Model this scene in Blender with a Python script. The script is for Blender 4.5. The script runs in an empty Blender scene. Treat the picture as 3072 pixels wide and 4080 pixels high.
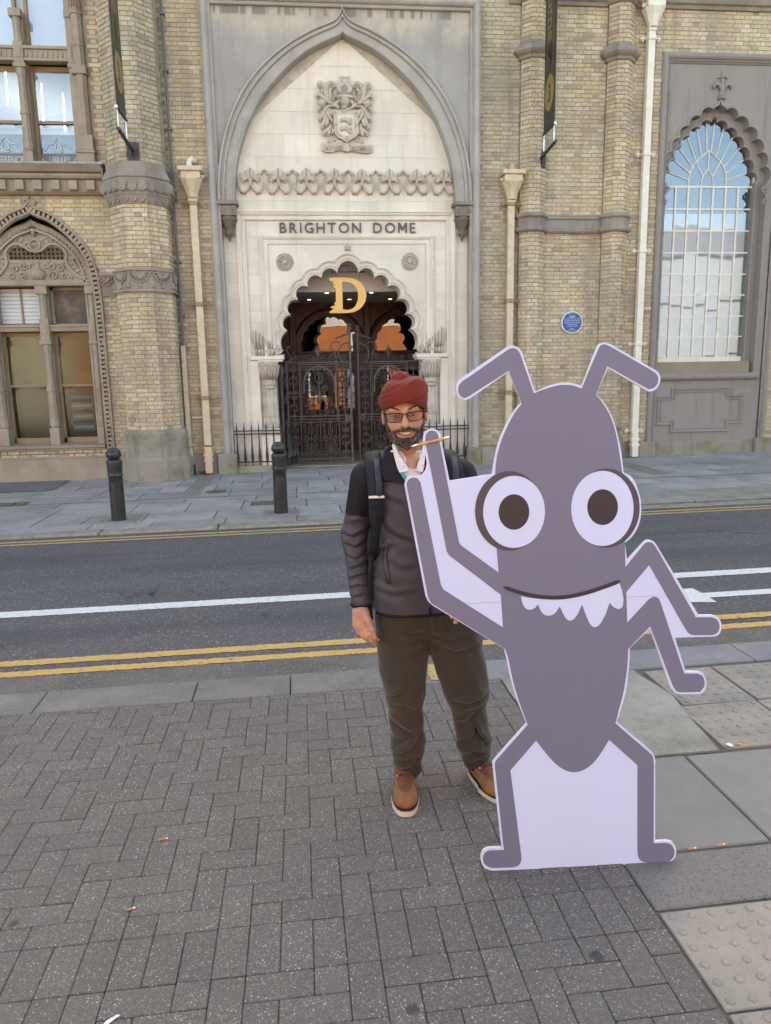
import bpy, math, random
import numpy as np
from mathutils import Vector, Matrix
from mathutils.geometry import tessellate_polygon

random.seed(11)
rng = np.random.default_rng(11)
SC = bpy.context.scene
C = SC.collection
rad = math.radians

# ------------------------------------------------------------------ camera
FPX = 2950.0
CAM_H = 1.8
def _basis(p, r, y):
    cp, sp, cy, sy = math.cos(p), math.sin(p), math.cos(y), math.sin(y)
    fwd = np.array([sy*cp, cy*cp, -sp]); right = np.array([cy, -sy, 0.0])
    up = np.cross(right, fwd)
    return math.cos(r)*right+math.sin(r)*up, -math.sin(r)*right+math.cos(r)*up, fwd
R2, U2, FW = _basis(rad(10.47), rad(-1.04), rad(5.74))
cam = bpy.data.cameras.new('camera')
cam.sensor_fit = 'HORIZONTAL'; cam.sensor_width = 36.0; cam.lens = FPX/3072*36
cam.clip_start = 0.05; cam.clip_end = 500
co = bpy.data.objects.new('camera', cam); C.objects.link(co)
B = -FW
co.matrix_world = Matrix(((R2[0], U2[0], B[0], 0), (R2[1], U2[1], B[1], 0), (R2[2], U2[2], B[2], CAM_H), (0, 0, 0, 1)))
SC.camera = co
SC.render.resolution_x = 771; SC.render.resolution_y = 1024

# ------------------------------------------------------------------ sky, sun, exposure
SUN_EL, SUN_AZ = 34.0, 14.0          # degrees; azimuth measured from +Y towards +X
world = bpy.data.worlds.new('World'); SC.world = world; world.use_nodes = True
wn = world.node_tree
sky = wn.nodes.new('ShaderNodeTexSky'); sky.sky_type = 'NISHITA'; sky.sun_disc = False
sky.sun_elevation = rad(SUN_EL); sky.sun_rotation = rad(SUN_AZ)
sky.air_density = 1.0; sky.dust_density = 2.5; sky.ozone_density = 0.6
bg = wn.nodes['Background']; bg.inputs[1].default_value = 0.13
tint = wn.nodes.new('ShaderNodeMix'); tint.data_type = 'RGBA'; tint.blend_type = 'MULTIPLY'; tint.inputs[0].default_value = 1.0
tint.inputs[7].default_value = (1.12, 1.0, 0.835, 1)
wn.links.new(sky.outputs[0], tint.inputs[6]); wn.links.new(tint.outputs[2], bg.inputs[0])
sl = bpy.data.lights.new('sun', 'SUN'); sl.energy = 4.2; sl.angle = rad(0.5); sl.color = (1.0, 0.90, 0.76)
so = bpy.data.objects.new('sun', sl); C.objects.link(so)
_d = Vector((math.sin(rad(SUN_AZ))*math.cos(rad(SUN_EL)), math.cos(rad(SUN_AZ))*math.cos(rad(SUN_EL)), math.sin(rad(SUN_EL))))
so.rotation_euler = _d.to_track_quat('Z', 'Y').to_euler(); so.location = (0, 30, 25)
SC.view_settings.view_transform = 'Standard'; SC.view_settings.look = 'None'
SC.view_settings.gamma = 1.0; SC.view_settings.use_curve_mapping = False
SC.view_settings.exposure = 2.55

# ------------------------------------------------------------------ measuring helpers
def ray(px, py): return R2*(px-1536)/FPX - U2*(py-2040)/FPX + FW
def at(px, py, Y):                    # photo pixel -> point on the plane y = Y
    d = ray(px, py); t = Y/d[1]
    return (float(t*d[0]), Y, float(CAM_H+t*d[2]))
_a, _b = rad(0.73), rad(0.47)         # the street runs slightly off the facade and climbs to the right
GU = np.array([math.cos(_a)*math.cos(_b), math.sin(_a)*math.cos(_b), math.sin(_b)])
GV = np.array([-math.sin(_a), math.cos(_a), 0.0]); GN = np.cross(GU, GV)
GM = Matrix(((GU[0], GV[0], GN[0], 0), (GU[1], GV[1], GN[1], 0), (GU[2], GV[2], GN[2], 0), (0, 0, 0, 1)))
def gnd(px, py, z=0.0):               # photo pixel -> (u, v) on the street plane
    d = ray(px, py); o = np.array([0, 0, CAM_H]); t = (z-o@GN)/(d@GN); p = o+t*d
    return float(p@GU), float(p@GV)
def g2w(u, v, w=0.0): p = u*GU+v*GV+w*GN; return (float(p[0]), float(p[1]), float(p[2]))

# ------------------------------------------------------------------ object helpers
WPOS = {}
def tag(o, label=None, cat=None, group=None, kind=None):
    if label: o['label'] = label
    if cat: o['category'] = cat
    if group: o['group'] = group
    if kind: o['kind'] = kind
    return o
def thing(name, label, cat, loc=(0, 0, 0), group=None):
    o = bpy.data.objects.new(name, None); o.empty_display_size = 0.1
    C.objects.link(o); o.location = loc; WPOS[o.name] = Vector(loc)
    return tag(o, label, cat, group)
def mk(name, geo, mat, parent=None, smooth=False, label=None, loc=None, kind=None, fm=None):
    """one mesh object; geo = (verts, faces) in world coordinates"""
    V, F = geo
    off = WPOS.get(parent.name, Vector((0, 0, 0))) if parent else Vector((0, 0, 0))
    base = Vector(loc) if loc is not None else Vector(off)
    me = bpy.data.meshes.new(name)
    me.from_pydata([(v[0]-base[0], v[1]-base[1], v[2]-base[2]) for v in V], [], [tuple(f) for f in F])
    for m in (mat if isinstance(mat, (list, tuple)) else [mat]): me.materials.append(m)
    if fm is not None: me.polygons.foreach_set('material_index', np.array(fm, dtype=np.int32))
    if smooth: me.polygons.foreach_set('use_smooth', [True]*len(me.polygons))
    me.update()
    o = bpy.data.objects.new(name, me); C.objects.link(o)
    o.location = base-off; WPOS[o.name] = base
    if parent: o.parent = parent
    return tag(o, label, kind=kind)
def copy_of(o, parent=None, loc=None, rot=None, scale=None):
    c = o.copy(); C.objects.link(c)
    if parent is not None: c.parent = parent
    off = WPOS.get(parent.name, Vector((0, 0, 0))) if parent else Vector((0, 0, 0))
    if loc is not None: c.location = Vector(loc)-off; WPOS[c.name] = Vector(loc)
    if rot is not None: c.rotation_euler = rot
    if scale is not None: c.scale = scale
    return c
def copy_tree(o, loc, parent=None):
    c = o.copy(); C.objects.link(c); c.parent = parent
    if loc is not None: c.location = loc; WPOS[c.name] = Vector(loc)
    for ch in list(o.children): copy_tree(ch, None, c)
    return c

# ------------------------------------------------------------------ geometry builders: all give (verts, faces)
def join(*gs):
    V, F = [], []
    for g in gs:
        n = len(V); V += list(g[0]); F += [tuple(i+n for i in f) for f in g[1]]
    return V, F
def box(x0, x1, y0, y1, z0, z1, b=0.0):
    if b <= 0:
        V = [(x0,y0,z0),(x1,y0,z0),(x1,y1,z0),(x0,y1,z0),(x0,y0,z1),(x1,y0,z1),(x1,y1,z1),(x0,y1,z1)]
        return V, [(0,3,2,1),(4,5,6,7),(0,1,5,4),(1,2,6,5),(2,3,7,6),(3,0,4,7)]
    V = []                                                # chamfered box, 24 verts
    for sx, x in ((1, x0), (-1, x1)):
        for sy, y in ((1, y0), (-1, y1)):
            for sz, z in ((1, z0), (-1, z1)):
                V += [(x, y+sy*b, z+sz*b), (x+sx*b, y, z+sz*b), (x+sx*b, y+sy*b, z)]
    def i(a, b_, c, k): return ((a*2+b_)*2+c)*3+k
    F = []
    for a in (0, 1):
        F.append((i(a,0,0,0), i(a,1,0,0), i(a,1,1,0), i(a,0,1,0)))
        F.append((i(0,a,0,1), i(1,a,0,1), i(1,a,1,1), i(0,a,1,1)))
        F.append((i(0,0,a,2), i(1,0,a,2), i(1,1,a,2), i(0,1,a,2)))
    for a in (0, 1):
        for c in (0, 1):
            F.append((i(a,c,0,0), i(a,c,1,0), i(a,c,1,1), i(a,c,0,1)))
            F.append((i(a,0,c,0), i(a,1,c,0), i(a,1,c,2), i(a,0,c,2)))
            F.append((i(0,a,c,1), i(1,a,c,1), i(1,a,c,2), i(0,a,c,2)))
    for a in (0, 1):
        for b_ in (0, 1):
            for c in (0, 1): F.append((i(a,b_,c,0), i(a,b_,c,1), i(a,b_,c,2)))
    return V, F
def lathe(prof, cx, cy, seg=24, phase=0.0, z0=0.0, flat=False):
    """prof: list of (r, z)"""
    k = 1/math.cos(math.pi/seg) if flat else 1.0
    V = []; F = []
    for r, z in prof:
        for s in range(seg):
            a = 2*math.pi*(s/seg)+phase
            V.append((cx+r*k*math.cos(a), cy+r*k*math.sin(a), z+z0))
    for i in range(len(prof)-1):
        for s in range(seg):
            t = (s+1) % seg
            F.append((i*seg+s, i*seg+t, (i+1)*seg+t, (i+1)*seg+s))
    F.append(tuple(range((len(prof)-1)*seg, len(prof)*seg))); F.append(tuple(reversed(range(seg))))
    return V, F
def octa(prof, cx, cy): return lathe(prof, cx, cy, 8, math.pi/8, flat=True)
def tube(pts, r, seg=8, closed=False, flat=1.0, up=None):
    """pts 3D, r float or list; flat squeezes along 'up'"""
    P = [Vector(p) for p in pts]; n = len(P); V = []; F = []
    rr = [float(q) for q in r] if isinstance(r, (list, tuple, np.ndarray)) else [float(r)]*n
    prev = None
    for i in range(n):
        if closed: t = P[(i+1) % n]-P[i-1]
        else: t = P[min(i+1, n-1)]-P[max(i-1, 0)]
        if t.length < 1e-9: t = Vector((0, 0, 1))
        t.normalize()
        if up is not None: a = Vector(up)
        elif prev is None: a = Vector((0, 1, 0)) if abs(t.y) < .9 else Vector((1, 0, 0))
        else: a = prev
        a = (a-t*a.dot(t))
        if a.length < 1e-6: a = t.orthogonal()
        a.normalize(); prev = a; b = t.cross(a)
        for s in range(seg):
            th = 2*math.pi*s/seg
            V.append(tuple(P[i]+rr[i]*(math.cos(th)*a*flat+math.sin(th)*b)))
    for i in range(n if closed else n-1):
        j = (i+1) % n
        for s in range(seg):
            t2 = (s+1) % seg
            F.append((i*seg+s, i*seg+t2, j*seg+t2, j*seg+s))
    if not closed:
        F.append(tuple(reversed(range(seg)))); F.append(tuple(range((n-1)*seg, n*seg)))
    return V, F
def bar(p, q, w=0.012, d=None):       # rectangular bar between two points, width w (in the XZ plane), depth d along Y
    d = w if d is None else d
    p, q = Vector(p), Vector(q); t = (q-p).normalized(); a = Vector((0, 1, 0))
    if abs(t.y) > .9: a = Vector((1, 0, 0))
    s = t.cross(a).normalized(); a = s.cross(t)
    V = []
    for c in (p, q):
        for u, v in ((-1,-1),(1,-1),(1,1),(-1,1)): V.append(tuple(c+s*u*w/2+a*v*d/2))
    return V, [(0,1,2,3),(7,6,5,4),(0,4,5,1),(1,5,6,2),(2,6,7,3),(3,7,4,0)]
def sweep(path, prof, closed=False, lim=1.5):
    """path: (x, z) points, prof: (offset along the left normal, y)"""
    n = len(path); V = []; F = []; m = len(prof)
    P = [Vector((p[0], p[1])) for p in path]
    for i in range(n):
        a = P[i]-P[i-1] if (i > 0 or closed) else P[1]-P[0]
        b = P[(i+1) % n]-P[i] if (i < n-1 or closed) else P[i]-P[i-1]
        a.normalize(); b.normalize()
        na, nb = Vector((-a.y, a.x)), Vector((-b.y, b.x)); nn = na+nb
        if nn.length < 1e-4: nn = Vector(na)
        nn.normalize(); k = min(lim, 1/max(.2, nn.dot(na)))
        for o, y in prof: V.append((P[i].x+nn.x*o*k, y, P[i].y+nn.y*o*k))
    for i in range(n if closed else n-1):
        j = (i+1) % n
        for s in range(m-1): F.append((i*m+s, j*m+s, j*m+s+1, i*m+s+1))
    return V, F
def plate(outer, holes, y0, y1, back=False):
    """polygon in XZ with holes, front face at y0, edges running to y1"""
    polys = [[Vector((x, z, 0)) for x, z in outer]]+[[Vector((x, z, 0)) for x, z in h] for h in holes]
    T = tessellate_polygon(polys)
    flat = [p for q in polys for p in q]; N = len(flat)
    V = [(p.x, y0, p.y) for p in flat]+[(p.x, y1, p.y) for p in flat]
    F = [tuple(t) for t in T]
    if back: F += [tuple(N+i for i in reversed(t)) for t in T]
    s = 0
    for q in polys:
        m = len(q)
        for i in range(m):
            j = (i+1) % m; F.append((s+i, s+j, N+s+j, N+s+i))
        s += m
    return V, F
def arc_between(p, q, sag, n=8):      # circular arc from p to q, bulging to the left of p->q by sag
    px, pz = p; qx, qz = q; mx, mz = (px+qx)/2, (pz+qz)/2
    dx, dz = qx-px, qz-pz; L = math.hypot(dx, dz); nx, nz = -dz/L, dx/L
    out = []
    if abs(sag) < 1e-6: return [p, q]
    h = abs(sag); s = 1 if sag > 0 else -1
    r = (L*L/4+h*h)/(2*h); c = (mx+s*nx*(h-r), mz+s*nz*(h-r))
    a0 = math.atan2(pz-c[1], px-c[0]); a1 = math.atan2(qz-c[1], qx-c[0])
    d = (a1-a0)
    if s > 0:
        while d > 0: d -= 2*math.pi
        if h < r and d < -math.pi-1e-6: d += 2*math.pi
    else:
        while d < 0: d += 2*math.pi
    for i in range(n+1):
        a = a0+d*i/n; out.append((c[0]+r*math.cos(a), c[1]+r*math.sin(a)))
    return out
def smooth_path(pts, n=6):            # Catmull-Rom through the points
    P = [np.array(p, float) for p in pts]; out = []
    for i in range(len(P)-1):
        p0 = P[i-1] if i > 0 else 2*P[0]-P[1]; p1, p2 = P[i], P[i+1]
        p3 = P[i+2] if i+2 < len(P) else 2*P[-1]-P[-2]
        for k in range(n):
            t = k/n
            out.append(tuple(.5*((2*p1)+(-p0+p2)*t+(2*p0-5*p1+4*p2-p3)*t*t+(-p0+3*p1-3*p2+p3)*t**3)))
    out.append(tuple(P[-1])); return out
def spiral(cx, cz, r, turns=1.5, start=0.0, hand=1, n=26, r1=0.15):
    return [(cx+r*(1-(1-r1)*i/n)*math.cos(start+hand*2*math.pi*turns*i/n),
             cz+r*(1-(1-r1)*i/n)*math.sin(start+hand*2*math.pi*turns*i/n)) for i in range(n+1)]
def lift(p2, y): return [(p[0], y, p[1]) for p in p2]
def ellip(cx, cy, cz, rx, ry, rz, seg=16, rings=9):
    V = []; F = []
    for i in range(rings+1):
        th = math.pi*i/rings
        for s in range(seg):
            a = 2*math.pi*s/seg
            V.append((cx+rx*math.sin(th)*math.cos(a), cy+ry*math.sin(th)*math.sin(a), cz+rz*math.cos(th)))
    for i in range(rings):
        for s in range(seg):
            t = (s+1) % seg; F.append((i*seg+s, (i+1)*seg+s, (i+1)*seg+t, i*seg+t))
    return V, F
def xf(geo, M): return [tuple(M @ Vector(v)) for v in geo[0]], geo[1]
_fc = {}
def text_geo(s, size, extrude=0.004, bold=0.0):
    """mesh of a string in the XZ plane, cap height = size, centred on x, base line at z = 0, front towards -Y"""
    cu = bpy.data.curves.new('lettering', 'FONT'); cu.body = s; cu.size = size/0.70; cu.extrude = extrude
    cu.offset = bold; cu.align_x = 'CENTER'; cu.resolution_u = 3
    o = bpy.data.objects.new('lettering', cu); C.objects.link(o)
    dg = bpy.context.evaluated_depsgraph_get()
    me = bpy.data.meshes.new_from_object(o.evaluated_get(dg))
    V = [(v.co.x, -v.co.z, v.co.y) for v in me.vertices]; F = [tuple(p.vertices) for p in me.polygons]
    bpy.data.objects.remove(o); bpy.data.curves.remove(cu); bpy.data.meshes.remove(me)
    return V, F
def bbox(geo):
    a = np.array(geo[0]); return a.min(0), a.max(0)
def put(geo, dx=0, dy=0, dz=0, sx=1, sy=1, sz=1): return [(v[0]*sx+dx, v[1]*sy+dy, v[2]*sz+dz) for v in geo[0]], geo[1]

# ------------------------------------------------------------------ materials
def srgb(r, g, b):
    f = lambda c: (c/255/12.92) if c/255 <= .04045 else ((c/255+.055)/1.055)**2.4
    return (f(r), f(g), f(b))
class NT:
    def __init__(s, name):
        s.m = bpy.data.materials.new(name); s.m.use_nodes = True; s.t = s.m.node_tree
        s.b = s.t.nodes['Principled BSDF']; s.out = s.t.nodes['Material Output']
        s.geo = s.n('ShaderNodeNewGeometry'); s.pos = s.geo.outputs['Position']
    def n(s, ty, **kw):
        x = s.t.nodes.new(ty)
        for k, v in kw.items(): setattr(x, k, v)
        return x
    def l(s, a, b): s.t.links.new(a, b)
    def mapped(s, sc, src=None):
        v = s.n('ShaderNodeVectorMath', operation='MULTIPLY'); s.l(src or s.pos, v.inputs[0]); v.inputs[1].default_value = sc
        return v.outputs[0]
    def noise(s, scale, detail=4, vec=None, rough=.55):
        x = s.n('ShaderNodeTexNoise'); x.inputs['Scale'].default_value = scale; x.inputs['Detail'].default_value = detail
        x.inputs['Roughness'].default_value = rough; s.l(vec or s.pos, x.inputs['Vector']); return x.outputs['Fac']
    def voro(s, scale, feature='F1', vec=None):
        x = s.n('ShaderNodeTexVoronoi', feature=feature); x.inputs['Scale'].default_value = scale; s.l(vec or s.pos, x.inputs['Vector']); return x
    def ramp(s, fac, stops, interp='LINEAR'):
        x = s.n('ShaderNodeValToRGB'); e = x.color_ramp.elements; x.color_ramp.interpolation = interp
        while len(e) > 1: e.remove(e[-1])
        for i, (p, c) in enumerate(stops):
            c = (c, c, c) if isinstance(c, (int, float)) else c
            if i == 0: e[0].position = p; e[0].color = (*c, 1)
            else: e.new(p).color = (*c, 1)
        s.l(fac, x.inputs[0]); return x.outputs[0]
    def mix(s, fac, a, b, mode='MIX'):
        x = s.n('ShaderNodeMix', data_type='RGBA', blend_type=mode)
        for k, v in ((0, fac), (6, a), (7, b)):
            if isinstance(v, (int, float)): x.inputs[k].default_value = v
            elif isinstance(v, tuple): x.inputs[k].default_value = (*v, 1)
            else: s.l(v, x.inputs[k])
        return x.outputs[2]
    def math(s, op, a, b=0.0):
        x = s.n('ShaderNodeMath', operation=op)
        for k, v in ((0, a), (1, b)):
            if isinstance(v, (int, float)): x.inputs[k].default_value = v
            else: s.l(v, x.inputs[k])
        return x.outputs[0]
    def rnd(s):                        # one random number per brick, whether an object or an island of a joined mesh
        oi = s.n('ShaderNodeObjectInfo'); a = s.math('ADD', oi.outputs['Random'], s.geo.outputs['Random Per Island'])
        return s.math('FRACT', a)
    def bump(s, h, strength=.3, dist=.01):
        x = s.n('ShaderNodeBump'); x.inputs['Strength'].default_value = strength; x.inputs['Distance'].default_value = dist
        s.l(h, x.inputs['Height']); s.l(x.outputs[0], s.b.inputs['Normal'])
    def fin(s, col, rough=.8, metal=0, spec=.3):
        if isinstance(col, tuple): s.b.inputs['Base Color'].default_value = (*col, 1)
        else: s.l(col, s.b.inputs['Base Color'])
        if isinstance(rough, (int, float)): s.b.inputs['Roughness'].default_value = rough
        else: s.l(rough, s.b.inputs['Roughness'])
        s.b.inputs['Metallic'].default_value = metal; s.b.inputs['Specular IOR Level'].default_value = spec
        return s.m
def surf(name, c1, c2, scale=3.0, rough=.85, bump=.25, bscale=70, stain=None, sscale=1.5, samt=.5, streak=None, var=0.0, metal=0, spec=.3, bdist=.006, speck=None):
    """generic weathered surface: two tones, stains, optional vertical streaks, grain"""
    t = NT(name)
    col = t.mix(t.ramp(t.noise(scale, 5), [(.35, 0.0), (.65, 1.0)]), c1, c2)
    if stain: col = t.mix(t.math('MULTIPLY', t.ramp(t.noise(sscale, 7, rough=.65), [(.48, 0.0), (.68, 1.0)]), samt), col, stain)
    if streak:
        f = t.noise(1.0, 6, vec=t.mapped((7, 7, .55)), rough=.6)
        col = t.mix(t.math('MULTIPLY', t.ramp(f, [(.52, 0.0), (.72, 1.0)]), streak[1]), col, streak[0])
    if var:
        h = t.n('ShaderNodeHueSaturation'); t.l(col, h.inputs['Color'])
        t.l(t.math('ADD', t.math('MULTIPLY', t.rnd(), var), 1-var/2), h.inputs['Value']); col = h.outputs[0]
    if speck: col = t.mix(t.math('MULTIPLY', t.ramp(t.noise(speck[1], 2), [(.55, 0.0), (.7, 1.0)]), speck[2]), col, speck[0])
    if bump:
        hgt = t.math('ADD', t.noise(bscale, 6), t.math('MULTIPLY', t.noise(bscale*.12, 3), 1.2))
        t.bump(hgt, bump, bdist)
    return t.fin(col, rough, metal, spec)
def plain(name, c, rough=.5, metal=0, spec=.4, bump=0, bscale=60, c2=None, nscale=9):
    t = NT(name)
    col = t.mix(t.noise(nscale, 4), c, c2) if c2 else c
    if bump: t.bump(t.noise(bscale, 5), bump, .004)
    return t.fin(col, rough, metal, spec)
def brickmat(name, pal, soot, samt):
    t = NT(name); r = t.rnd()
    col = t.ramp(r, pal)
    col = t.mix(t.math('MULTIPLY', t.ramp(t.noise(38, 6, rough=.7), [(.45, 0.0), (.7, 1.0)]), .45), col, (.20, .165, .11))
    col = t.mix(t.math('MULTIPLY', t.ramp(t.noise(90, 3), [(.6, 0.0), (.75, 1.0)]), .3), col, (.5, .42, .3))
    col = t.mix(t.math('MULTIPLY', t.ramp(t.noise(.8, 7, rough=.65), [(.42, 0.0), (.66, 1.0)]), samt), col, soot)
    f = t.noise(1.0, 6, vec=t.mapped((4, 4, .5)))
    col = t.mix(t.math('MULTIPLY', t.ramp(f, [(.52, 0.0), (.7, 1.0)]), samt*.8), col, (soot[0]*.7, soot[1]*.7, soot[2]*.7))
    t.bump(t.math('ADD', t.noise(60, 6), t.noise(220, 3)), .55, .006)
    return t.fin(col, .9, 0, .2)
M = {}
PAL_K = 1.0
PAL_Y = [(0, (0.522, 0.419, 0.252)), (.15, (0.601, 0.503, 0.319)), (.32, (0.487, 0.424, 0.291)), (.45, (0.651, 0.553, 0.364)), (.58, (0.550, 0.429, 0.254)), (.7, (0.469, 0.419, 0.303)), (.8, (0.683, 0.603, 0.422)), (.9, (0.582, 0.451, 0.337)), (1, (0.350, 0.294, 0.200))]
PAL_G = [(0, (0.447, 0.384, 0.255)), (.2, (0.526, 0.454, 0.312)), (.4, (0.400, 0.359, 0.251)), (.6, (0.545, 0.473, 0.319)), (.8, (0.459, 0.409, 0.297)), (.9, (0.312, 0.274, 0.193)), (1, (0.558, 0.508, 0.370))]
M['brick'] = brickmat('yellow_stock_brick', PAL_Y, (.27, .235, .17), .5)
M['brick_grey'] = brickmat('grey_stock_brick', PAL_G, (.25, .225, .175), .55)
M['mortar'] = surf('lime_mortar', (.27, .24, .185), (.35, .315, .25), 5, bscale=120, stain=(.15, .13, .10), samt=.5)
M['render_plain'] = surf('grey_cement_render_plain', (.31, .295, .27), (.37, .35, .315), 1.1, bscale=45, stain=(.47, .42, .33), sscale=.9, samt=.6, streak=((.21, .20, .18), .55), bump=.12)
M['pendant'] = surf('dark_carved_stone', (.13, .115, .095), (.18, .16, .13), 6, bscale=80, stain=(.07, .06, .05), sscale=6, samt=.6)  # darker tone of the carved grey stone
M['frame_stone'] = surf('grey_granolithic_stone', (.34, .32, .29), (.41, .385, .345), 2, bscale=110, stain=(.26, .24, .21), samt=.5, bump=.3)
def rendermat():
    t = NT('stained_cement_render')
    col = t.mix(t.ramp(t.noise(1.1, 5), [(.35, 0.0), (.65, 1.0)]), (.30, .285, .26), (.36, .34, .31))
    sp = t.n('ShaderNodeSeparateXYZ'); t.l(t.pos, sp.inputs[0]); z = sp.outputs[2]
    zz = t.math('ADD', z, t.math('MULTIPLY', t.noise(1.0, 6, vec=t.mapped((5, 5, .8))), .75))
    col = t.mix(t.math('MULTIPLY', t.ramp(t.math('SUBTRACT', zz, 7.55), [(.45, 0.0), (.72, 1.0)]), t.math('MULTIPLY', t.ramp(t.noise(2.2, 6, rough=.65), [(.35, .2), (.6, 1.0)]), .75)), col, (.50, .44, .34))
    col = t.mix(t.math('MULTIPLY', t.ramp(t.math('SUBTRACT', z, 7.25), [(.80, 0.0), (.84, 1.0)]), t.ramp(t.noise(1.0, 4, vec=t.mapped((9, 9, .4))), [(.48, 0.0), (.56, .85)])), col, (.19, .175, .155))
    col = t.mix(t.math('MULTIPLY', t.ramp(t.noise(1.0, 6, vec=t.mapped((7, 7, .55))), [(.52, 0.0), (.72, 1.0)]), .4), col, (.23, .215, .195))
    t.bump(t.math('ADD', t.noise(45, 6), t.noise(6, 3)), .12, .006)
    return t.fin(col, .88, 0, .3)
M['render'] = rendermat()
M['white_stone'] = surf('white_limestone', (.66, .61, .52), (.73, .68, .59), 1.4, bscale=50, stain=(.53, .49, .41), sscale=1.2, samt=.5, streak=((.45, .40, .32), .35), bump=.12)
M['ashlar'] = surf('white_limestone_block', (.65, .60, .505), (.72, .67, .57), 1.4, bscale=50, stain=(.53, .49, .41), sscale=1.2, samt=.45, streak=((.45, .40, .32), .35), bump=.1, var=.10)
M['carved'] = surf('carved_limestone', (.46, .41, .33), (.54, .485, .40), 4, bscale=60, stain=(.27, .235, .185), sscale=5, samt=.65, bump=.3)  # darker than the plain limestone: relief shading is put into the tone
M['tan_stone'] = surf('tan_sandstone', (.29, .245, .185), (.35, .30, .23), 2.5, bscale=80, stain=(.20, .17, .13), samt=.55, streak=((.19, .16, .125), .4), bump=.3)
M['grey_stone'] = surf('grey_sandstone', (.255, .225, .185), (.31, .275, .22), 2.5, bscale=80, stain=(.16, .14, .115), samt=.6, streak=((.15, .135, .11), .5), bump=.35)
M['plinth'] = surf('mossy_plinth_stone', (.26, .235, .19), (.31, .28, .225), 2, bscale=60, stain=(.13, .135, .07), sscale=2.2, samt=.75, streak=((.12, .11, .08), .5), bump=.35)
M['grey_window_stone'] = surf('mauve_grey_cement', (.255, .23, .205), (.30, .275, .245), 1.5, bscale=60, stain=(.19, .17, .15), samt=.5, streak=((.16, .145, .125), .5), bump=.2)
M['cream_paint'] = surf('cream_pipe_paint', (.55, .46, .31), (.60, .51, .35), 5, .5, .1, 60, stain=(.30, .20, .12), sscale=9, samt=.35, spec=.4)
M['white_paint'] = surf('cream_white_paint', (.70, .65, .54), (.74, .70, .6), 5, .45, .08, 60, stain=(.5, .43, .33), sscale=7, samt=.3, spec=.4)
M['iron'] = surf('black_painted_iron', (.022, .022, .025), (.035, .035, .038), 8, .5, .2, 90, spec=.45, stain=(.06, .055, .05), sscale=14, samt=.5)
M['gate_iron'] = surf('weathered_gate_iron', (.070, .064, .060), (.10, .092, .086), 8, .55, .2, 90, spec=.4, stain=(.09, .08, .075), sscale=14, samt=.5)
M['bollard'] = surf('dark_green_bollard_paint', (.012, .018, .020), (.020, .027, .028), 6, .3, .12, 40, spec=.5, stain=(.07, .07, .06), sscale=16, samt=.35)
M['conduit'] = plain('grey_conduit', (.16, .165, .18), .5, 0, .4, c2=(.12, .125, .14))
M['gold'] = plain('gold_sign_paint', (.66, .42, .12), .42, .15, .5, c2=(.60, .38, .11))
M['dark_letter'] = plain('dark_bronze_letter', (.085, .075, .07), .5, .2, .4, c2=(.11, .10, .09))
M['wood'] = surf('dark_mahogany', (.030, .012, .007), (.050, .021, .012), 6, .4, .15, 40, spec=.4)
M['sash'] = surf('brown_sash_paint', (.24, .175, .095), (.30, .22, .125), 6, .55, .1, 60)
M['lead'] = surf('lead_flashing', (.20, .21, .22), (.34, .35, .36), 6, .5, .2, 50)
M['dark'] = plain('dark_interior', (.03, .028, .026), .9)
M['bulkhead'] = plain('grey_porch_ceiling', (.66, .66, .63), .7, c2=(.60, .60, .58), nscale=2)
def glassmat(name, refl, tint=(1, 1, 1), rough=.0, wob=.02, gcol=(.95, .97, 1)):
    t = NT(name); tr = t.n('ShaderNodeBsdfTransparent'); tr.inputs[0].default_value = (*tint, 1)
    g = t.n('ShaderNodeBsdfGlossy'); g.inputs['Roughness'].default_value = rough; g.inputs[0].default_value = (*gcol, 1)
    bp = t.n('ShaderNodeBump'); bp.inputs['Strength'].default_value = wob; bp.inputs['Distance'].default_value = .05
    t.l(t.noise(1.6, 2), bp.inputs['Height']); t.l(bp.outputs[0], g.inputs['Normal'])
    mx = t.n('ShaderNodeMixShader'); mx.inputs[0].default_value = refl
    t.l(tr.outputs[0], mx.inputs[1]); t.l(g.outputs[0], mx.inputs[2]); t.l(mx.outputs[0], t.out.inputs[0])
    return t.m
M['pane'] = glassmat('library_pane_glass', .10, gcol=(.92, .96, 1.0))
M['pane_hall'] = glassmat('hall_pane_glass', .12, gcol=(.72, .86, 1.0))
M['pane_dull'] = glassmat('frosted_pane_glass', .022, (.8, .8, .7), .12)
M['pane_door'] = glassmat('door_pane_glass', .085, (.5, .5, .5), 0, .01)
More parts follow.
